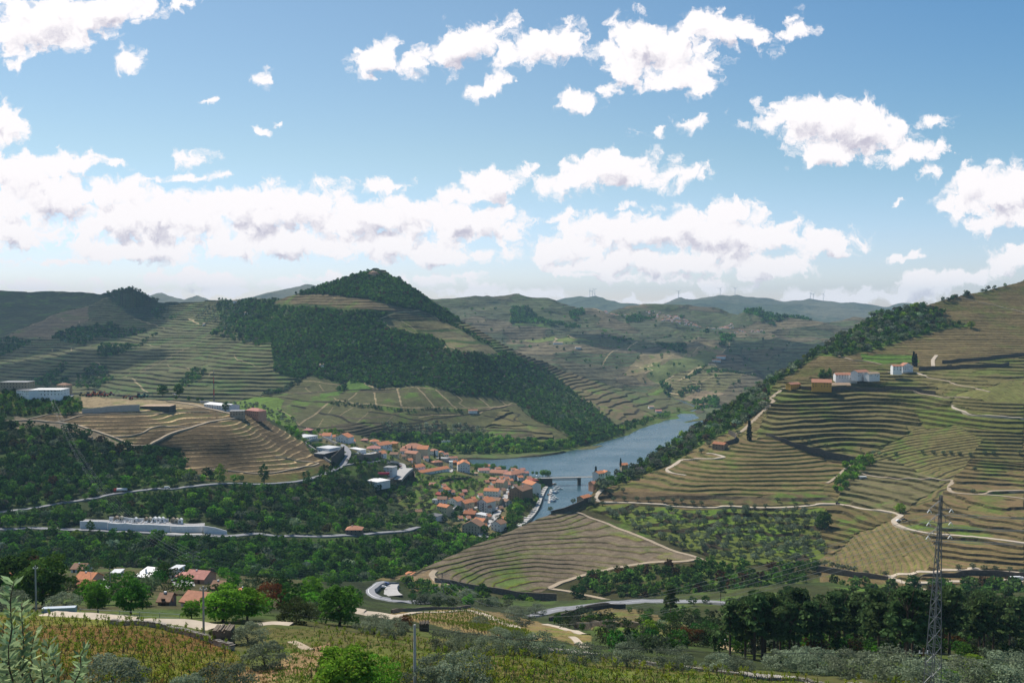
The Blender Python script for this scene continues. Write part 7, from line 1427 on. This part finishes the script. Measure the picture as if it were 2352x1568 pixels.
# wind turbines on the distant ridge
def turbine(px, py, hpx, a0, label):
    p = DIST.pt(px, py); h = hpx * p.y / F; root = empty('wind_turbine', p); tag(root, label, 'wind turbine', 'wind turbines on the distant ridge')
    m = MB(); m.tube((0, 0, -25), (0, 0, h), 2.4, 1.5, 8); m.build('tower', BW, root); n = MB(); n.box(-1.6, 1.6, -5, 4, h - 1.5, h + 1.8); n.build('nacelle', BW, root)
    for i in range(3):
        a = a0 + i * 2.094; bl = MB(); e = Vector((math.sin(a), 0, math.cos(a))); c = Vector((0, -6, h)); bl.tube(c, c + e * h * .5, 1.7, .6, 5); bl.build('blade', BW, root)
for (zx, zy, hh, a, l) in [(697,330,48,.1,'left of the three close wind turbines'),(722,332,46,.5,'middle of the three close wind turbines'),(742,328,50,1.0,'right of the three close wind turbines'),(1492,340,55,.9,'single wind turbine on its own knob of the ridge'),(1866,320,58,.7,'wind turbine on the left shoulder of the highest ridge'),(1998,314,58,1.1,'wind turbine on the right top of the highest ridge')]:
    px, py = U3([(zx, zy)])[0]; turbine(px, DIST.topy(px) + 1.0, hh * .2563 + 1.5, a, l)
for (zx, hh, a, l) in [(380,50,.3,'left of the three wind turbines near the right hill'),(406,45,.8,'middle, smaller of the three wind turbines near the right hill'),(495,60,.5,'right, tallest of the three wind turbines near the right hill')]:
    px = 1764 + zx * .2563; turbine(px, DIST.topy(px) + 1.0, hh * .2563 + 1.5, a, l)
# ---------------------------------------------------------------- foreground
def vine_proto(seed):
    rng = np.random.RandomState(seed); t = MB(); p = Vector((0, 0, -.15)); r = .055; tips = []
    for i in range(4):
        q = p + Vector((rng.normal(0, .07), rng.normal(0, .05), .20)); t.tube(p, q, r, r * .88, 5); r *= .88; p = q
    for k in range(rng.randint(2, 4)):
        a = rng.rand() * 6.28; e = p + Vector((math.cos(a) * .32, math.sin(a) * .32, .14 + .2 * rng.rand())); t.tube(p, e, r * .8, r * .5, 4); e2 = e + Vector((rng.normal(0, .06), rng.normal(0, .06), .22 + .15 * rng.rand())); t.tube(e, e2, r * .5, r * .2, 4); tips += [e, e2, e.lerp(e2, .5)]
    V = []; Cc = []
    for e in tips:
        n = rng.randint(7, 13)
        for _ in range(n):
            c = np.array(e) + rng.normal(0, .09, 3); u = rng.normal(0, 1, 3); u /= np.linalg.norm(u); w = np.cross(u, rng.normal(0, 1, 3)); w /= np.linalg.norm(w); s = rng.uniform(.05, .09)
            V += [c + u * s, c + w * s * .8, c - u * s, c - w * s * .8]; Cc += [np.array((.24, .30, .03)) * rng.uniform(.6, 1.3)] * 4
    return np.array(V), np.array(Cc), t
VP = []
for s_ in range(7):
    V_, C_, t_ = vine_proto(s_ + 3); VP.append((V_, C_, t_, leaf_mesh('vine_leaves', V_, C_), t_.mesh('vine_stock', SHUT)))
vp = []
def grid_vines(poly, sx, sy, x0, x1, y0, y1, skew):
    y = y0; k = 0
    while y < y1:
        x = x0 + (k % 2) * sx * .5
        while x < x1:
            px = x + rnd.uniform(-.25, .25) * sx; py = y + (px - x0) * skew + rnd.uniform(-.2, .2) * sy
            if inpoly(np.array([px]), np.array([py]), poly)[0]: vp.append((px, py))
            x += sx
        y += sy * (1 + (y - y0) / 200.); k += 1
grid_vines(VIN_L, 23, 10, -20, 640, 1408, 1600, .03); grid_vines(VIN_R, 27, 11, 640, 2400, 1425, 1600, .075)
vp = [q for q in vp if not inpoly(np.array([q[0]]), np.array([q[1]]), [(560,1540),(640,1500),(640,1440),(700,1440),(720,1490),(680,1600),(560,1600)])[0] and q[0] < 2110]
vp.sort(key=lambda q: -q[1])
SV = []; SC_ = []; SB = MB()
for i, (px, py) in enumerate(vp):
    p = NEAR.pt(px, py); k = i % 7; s = rnd.uniform(1.05, 1.5); rz = rnd.uniform(0, 6.28)
    if i < 300:
        root = empty('grape_vine', p, rz); root.scale = (s, s, s); tag(root, 'gnarled grape vine with fresh yellow-green shoots in the foreground vineyard', 'vine', 'grape vines of the foreground')
        for nm, me in (('vine_stock', VP[k][4]), ('vine_leaves', VP[k][3])): o = bpy.data.objects.new(nm, me); C.objects.link(o); o.parent = root
    else:
        Rm = np.array(Matrix.Rotation(rz, 3, 'Z')); SV.append(VP[k][0] @ Rm.T * s + np.array(p)); SC_.append(VP[k][1]); n = len(SB.v); SB.v += [tuple(Rm @ np.array(v) * s + np.array(p)) for v in VP[k][2].v]; SB.f += [tuple(n + a for a in f) for f in VP[k][2].f]; SB.m += [0] * len(VP[k][2].f)
# rows of the small vineyard beyond, too many vines to count
ra = [(1075,1402),(1113,1412),(1150,1430),(1189,1448),(1222,1466)]; rb = [(925,1418),(985,1432),(1060,1448),(1130,1460),(1180,1470)]
for j in range(11):
    t = j / 10.; line = [((1 - t) * a[0] + t * b[0], (1 - t) * a[1] + t * b[1]) for a, b in zip(ra, rb)]
    for i in range(60):
        u = i / 59. * 4; k = min(3, int(u)); f = u - k; px = line[k][0] * (1 - f) + line[k + 1][0] * f; py = line[k][1] * (1 - f) + line[k + 1][1] * f; p = NEAR.pt(px, py); q = i % 7; s = 1.5
        SV.append(VP[q][0] * s + np.array(p)); SC_.append(VP[q][1] * .8); n = len(SB.v); SB.v += [tuple(np.array(v) * s + np.array(p)) for v in VP[q][2].v]; SB.f += [tuple(n + a for a in f_) for f_ in VP[q][2].f]; SB.m += [0] * len(VP[q][2].f)
me = leaf_mesh('vineyard_leaves', np.concatenate(SV), np.concatenate(SC_)); o = bpy.data.objects.new('vineyard_foliage', me); C.objects.link(o); o['kind'] = 'stuff'
o = SB.build('vineyard_stocks', SHUT); o['kind'] = 'stuff'
stk = MB(); stk.tube((0, 0, -.3), (.03, 0, 1.6), .045, .04, 5); STK = stk.mesh('vineyard_stake', SHUT)
for (px, py) in [q for i, q in enumerate(vp) if i % 4 == 0][:110]:
    o = bpy.data.objects.new('vineyard_stake', STK); C.objects.link(o); o.location = NEAR.pt(px + 4, py); s = rnd.uniform(.8, 1.15); o.scale = (1, 1, s); o.rotation_euler = (rnd.uniform(-.1, .1), rnd.uniform(-.1, .1), 0); tag(o, 'dark wooden stake standing between the foreground vines', 'stake', 'stakes of the foreground vineyard')
# grass and weeds between the vines
gn = 16000; gx_a = rs.uniform(-30, 2380, gn); gy_a = 1408 + rs.rand(gn) ** .8 * 180; km = inpoly(gx_a, gy_a, VIN_L) | inpoly(gx_a, gy_a, VIN_R); gx_a, gy_a = gx_a[km], gy_a[km]; X_, Y_, Z_, _ = NEAR.full(gx_a, gy_a); m_ = len(X_)
base_ = np.stack([X_, Y_, Z_], 1)[:, None, :] + rs.normal(0, .22, (m_, 7, 3)) * [1, 1, 0]; hgt_ = rs.uniform(.12, .42, (m_, 7, 1)) * (.6 + .8 * rs.rand(m_, 1, 1)); up_ = np.concatenate([rs.normal(0, .35, (m_, 7, 2)), np.ones((m_, 7, 1))], -1) * hgt_; sd2 = np.concatenate([rs.normal(0, .05, (m_, 7, 2)), np.zeros((m_, 7, 1))], -1)
GV = np.stack([base_ - sd2, base_ + up_ * .5 - sd2 * .6, base_ + up_, base_ + sd2], 2).reshape(-1, 3); left_ = inpoly(gx_a, gy_a, VIN_L)
pal_ = np.array([(.085, .17, .02), (.14, .19, .03), (.20, .17, .06), (.24, .15, .05), (.06, .12, .02)]); pi_ = np.where(left_, rs.choice(5, m_, p=[.2, .2, .2, .3, .1]), rs.choice(5, m_, p=[.34, .26, .16, .04, .2])); GC = np.repeat(pal_[pi_] * rs.uniform(.7, 1.3, (m_, 1)), 28, 0)
me = leaf_mesh('grass_blades', GV, GC); o = bpy.data.objects.new('grass', me); C.objects.link(o); o['kind'] = 'stuff'
# dry stone wall with tilted slabs
def slab_wall(pts, label, n=120, hgt=.8):
    P = []; 
    for i in range(len(pts) - 1):
        for k in range(n // (len(pts) - 1)): t = k / (n // (len(pts) - 1)); P.append((pts[i][0] * (1 - t) + pts[i + 1][0] * t, pts[i][1] * (1 - t) + pts[i + 1][1] * t))
    Q = [NEAR.pt(*q) for q in P]; m = MB()
    for i in range(len(Q) - 1):
        a, b = Q[i], Q[i + 1]; d = (b - a); d.z = 0; L_ = d.length; d.normalize(); nn = Vector((-d.y, d.x, 0)); h = hgt * rnd.uniform(.85, 1.1)
        for lay in range(3):
            z0 = h * lay / 3 - (.5 if lay == 0 else -.004); z1 = h * (lay + 1) / 3; o_ = rnd.uniform(-.06, .06); w = .32 * rnd.uniform(.85, 1.15); k = len(m.v)
            c = [a + nn * (o_ - w), a + d * L_ * .97 + nn * (o_ - w), a + d * L_ * .97 + nn * (o_ + w), a + nn * (o_ + w)]
            m.v += [tuple(x + Vector((0, 0, z0))) for x in c] + [tuple(x + Vector((0, 0, z1))) for x in c]
            for f in ((0, 3, 2, 1), (4, 5, 6, 7), (0, 1, 5, 4), (1, 2, 6, 5), (2, 3, 7, 6), (3, 0, 4, 7)): m.f.append(tuple(k + x for x in f)); m.m.append(0)
        k = len(m.v); ti = d * .45; w = .42     # capping slab set on edge, leaning
        c = [a - nn * w, a + d * .10 - nn * w, a + d * .10 + nn * w, a + nn * w]; m.v += [tuple(x + Vector((0, 0, h))) for x in c] + [tuple(x + ti + Vector((0, 0, h + .28))) for x in c]
        for f in ((0, 3, 2, 1), (4, 5, 6, 7), (0, 1, 5, 4), (1, 2, 6, 5), (2, 3, 7, 6), (3, 0, 4, 7)): m.f.append(tuple(k + x for x in f)); m.m.append(0)
    o = m.build('dry_stone_wall', mat('slate_slabs', (.36, .33, .29), .9, .35, 2.0)); tag(o, label, 'wall')
slab_wall([(252,1428),(312,1433),(375,1444),(425,1457),(475,1474),(537,1497)], 'low dry stone wall of leaning slabs along the pale track', 150)
slab_wall([(1180,1484),(1300,1499),(1450,1518),(1560,1533),(1700,1550),(1850,1563),(2000,1580)], 'low rubble wall along the upper edge of the foreground vineyard', 180, .45)
m = MB(); a = NEAR.pt(95, 1404); b = NEAR.pt(172, 1404); m.box(0, (b - a).length, 0, 1.6, -.5, .9); o = m.build('concrete_ledge', mat('bluish_concrete', (.45, .50, .56), .7), None, a, math.atan2(b.y - a.y, b.x - a.x)); tag(o, 'long pale bluish concrete ledge at the end of the track', 'ledge')
def railing():
    a = NEAR.pt(184, 1408); b = NEAR.pt(413, 1424); root = empty('railing', a, math.atan2(b.y - a.y, b.x - a.x)); tag(root, 'long two-bar metal railing beside the pale track', 'railing'); L_ = math.hypot(b.x - a.x, b.y - a.y); dz = b.z - a.z
    for z in (.7, 1.5): m = MB(); m.tube((0, 0, z), (L_, 0, z + dz), .045, k=6); m.build('rail', METAL, root)
    for t in (0, .19, .4, .6, .8, 1): m = MB(); m.tube((L_ * t, 0, dz * t - .6), (L_ * t, 0, dz * t + 1.6), .07, k=6); m.build('post', METAL, root)
railing()
def agave():
    p = NEAR.pt(484, 1468); root = empty('agave_plant', p); tag(root, 'spiky agave with yellow-edged leaves beside the concrete pole', 'agave'); m = MB()
    for i in range(26):
        a = i * 2.4; t = i / 26.; e = Vector((math.cos(a) * (.9 - .6 * t), math.sin(a) * (.9 - .6 * t), .9 + 1.1 * t)); w = Vector((-math.sin(a), math.cos(a), 0)) * .11; mid_ = e * .45 + Vector((0, 0, .1)); m.face([-w * .6, w * .6, mid_ + w]); m.face([-w * .6, mid_ + w, mid_ - w]); m.face([mid_ - w, mid_ + w, e])
    m.build('leaves', mat('agave_leaf', (.16, .20, .06), .6), root)
agave()
def ruin(px, py, w, h, dpt, label, mt):
    p = NEAR.pt(px, py); s = p.y / F; m = MB(); W_, H_ = w * s, h * s
    for i in range(9):
        x0 = W_ * i / 9; m.box(x0, x0 + W_ / 9 * .985, 0, dpt + rnd.uniform(-.1, .1), -1, H_ * rnd.uniform(.78, 1.05))
    o = m.build('stone_hut_ruin', mt, None, p, .05); tag(o, label, 'ruin')
ruin(488, 1480, 42, 34, 3, 'roofless stone hut right of the agave', STONEM); ruin(963, 1455, 22, 18, 2.5, 'dark ruined wall stub beside the orange-brown bush', DSTONE)
# olive shoots close to the camera at the lower left
def sprig(px, py, d, top, seed, n=34):
    rng = np.random.RandomState(seed); x, y, z = unp(px, py, d); a = Vector((float(x), float(y), float(z))); x, y, z = unp(top[0], top[1], d * rng.uniform(.95, 1.08)); b = Vector((float(x), float(y), float(z)))
    root = empty('olive_branch', a); tag(root, 'close olive shoot with narrow silvery leaves, ' + top[2], 'olive branch', 'olive shoots close to the camera'); t = MB(); pr = Vector((0, 0, 0)); V = []; Cc = []; ln = (b - a).length
    pts = [Vector((0, 0, 0))]
    for i in range(1, 9):
        q = (b - a) * (i / 8.) + Vector((rng.normal(0, .012), rng.normal(0, .01), 0)) * ln; t.tube(pts[-1], q, .006 * (1 - i / 11.) + .0012, .006 * (1 - (i + 1) / 11.) + .001, 5); pts.append(q)
    for i in range(n):
        u = (i + rng.rand()) / n * 8; k = min(7, int(u)); c = pts[k].lerp(pts[k + 1], u - k); ax = (b - a).normalized(); sd_ = Vector(rng.normal(0, 1, 3)); sd_ = (sd_ - ax * sd_.dot(ax)).normalized(); dr = (ax * .55 + sd_ * .85).normalized(); w = dr.cross(Vector(rng.normal(0, 1, 3))).normalized(); ll = rng.uniform(.045, .075); ww_ = ll * .17
        c = np.array(c); dr = np.array(dr); w = np.array(w); V += [c, c + dr * ll * .5 + w * ww_, c + dr * ll, c + dr * ll * .5 - w * ww_]; Cc += [np.array((.26, .34, .17)) * rng.uniform(.55, 1.6)] * 4
    o = t.build('twig', BARK, root); o = bpy.data.objects.new('leaves', leaf_mesh('olive_leaves', np.array(V), np.array(Cc))); C.objects.link(o); o.parent = root
SPR = [(22,1620,4.6,(30,1335,'tallest at the left edge'),60),(48,1620,5.0,(55,1390,'second tallest, left side')),(5,1620,4.8,(8,1430,'hugging the left edge')),(70,1640,5.2,(75,1450,'in the middle of the clump')),(95,1640,5.5,(110,1475,'right of the middle')),(30,1640,4.4,(18,1480,'low at the left')),(130,1640,5.6,(125,1500,'at the right of the clump')),(160,1640,5.6,(190,1490,'reaching out to the right')),(60,1640,4.8,(40,1500,'low in the middle')),(110,1640,5.0,(95,1530,'low at the right')),(185,1650,5.8,(180,1535,'shortest at the right')),(10,1640,5.2,(35,1440,'leaning right from the left edge'))]
for i, s_ in enumerate(SPR):
    sprig(*s_[:4], i + 2, 90 if i == 0 else 85)
# ---------------------------------------------------------------- fair-weather clouds overhead, out of frame, whose shadows lie on the hills
CLM = bpy.data.materials.new('cloud_vapour'); CLM.use_nodes = True; t = CLM.node_tree; t.nodes.clear(); d_ = N(t, 'ShaderNodeBsdfDiffuse'); d_.inputs[0].default_value = (.9, .9, .9, 1); tr = N(t, 'ShaderNodeBsdfTransparent'); mx = N(t, 'ShaderNodeMixShader'); mx.inputs[0].default_value = .48
L(t, tr.outputs[0], mx.inputs[1]); L(t, d_.outputs[0], mx.inputs[2]); oo = N(t, 'ShaderNodeOutputMaterial'); L(t, mx.outputs[0], oo.inputs[0])
def cloud_over(sheet, px, py, rx, ry, seed, alt=2300):
    g = sheet.pt(px, py); t = (alt - g.z) / sd.z; c = g + sd * t; nu, nv = 40, 14; v = []; q = []
    for j in range(nv + 1):
        th = math.pi * j / nv
        for i in range(nu):
            ph = 2 * math.pi * i / nu; k = 1 + .45 * float(fbm(np.array([math.cos(ph) * 2 + seed * 9.]), np.array([math.sin(ph) * 2 + th]), seed, 4)[0]); zz = math.cos(th); v.append((c.x + rx * k * math.sin(th) * math.cos(ph), c.y + ry * k * math.sin(th) * math.sin(ph), alt + (120 if zz > 0 else 35) * zz * k))
    for j in range(nv):
        for i in range(nu): q.append((j * nu + i, (j + 1) * nu + i, (j + 1) * nu + (i + 1) % nu, j * nu + (i + 1) % nu))
    me = bpy.data.meshes.new('cloud'); mesh_from(me, np.array(v), np.array(q), True); me.materials.append(CLM); o = bpy.data.objects.new('cloud', me); C.objects.link(o); o['kind'] = 'structure'
cloud_over(CENTRE, 60, 745, 520, 520, 1); cloud_over(CENTRE, 120, 850, 240, 130, 2); cloud_over(FAR, 1830, 825, 330, 260, 3); cloud_over(FAR, 1440, 800, 220, 120, 4); None
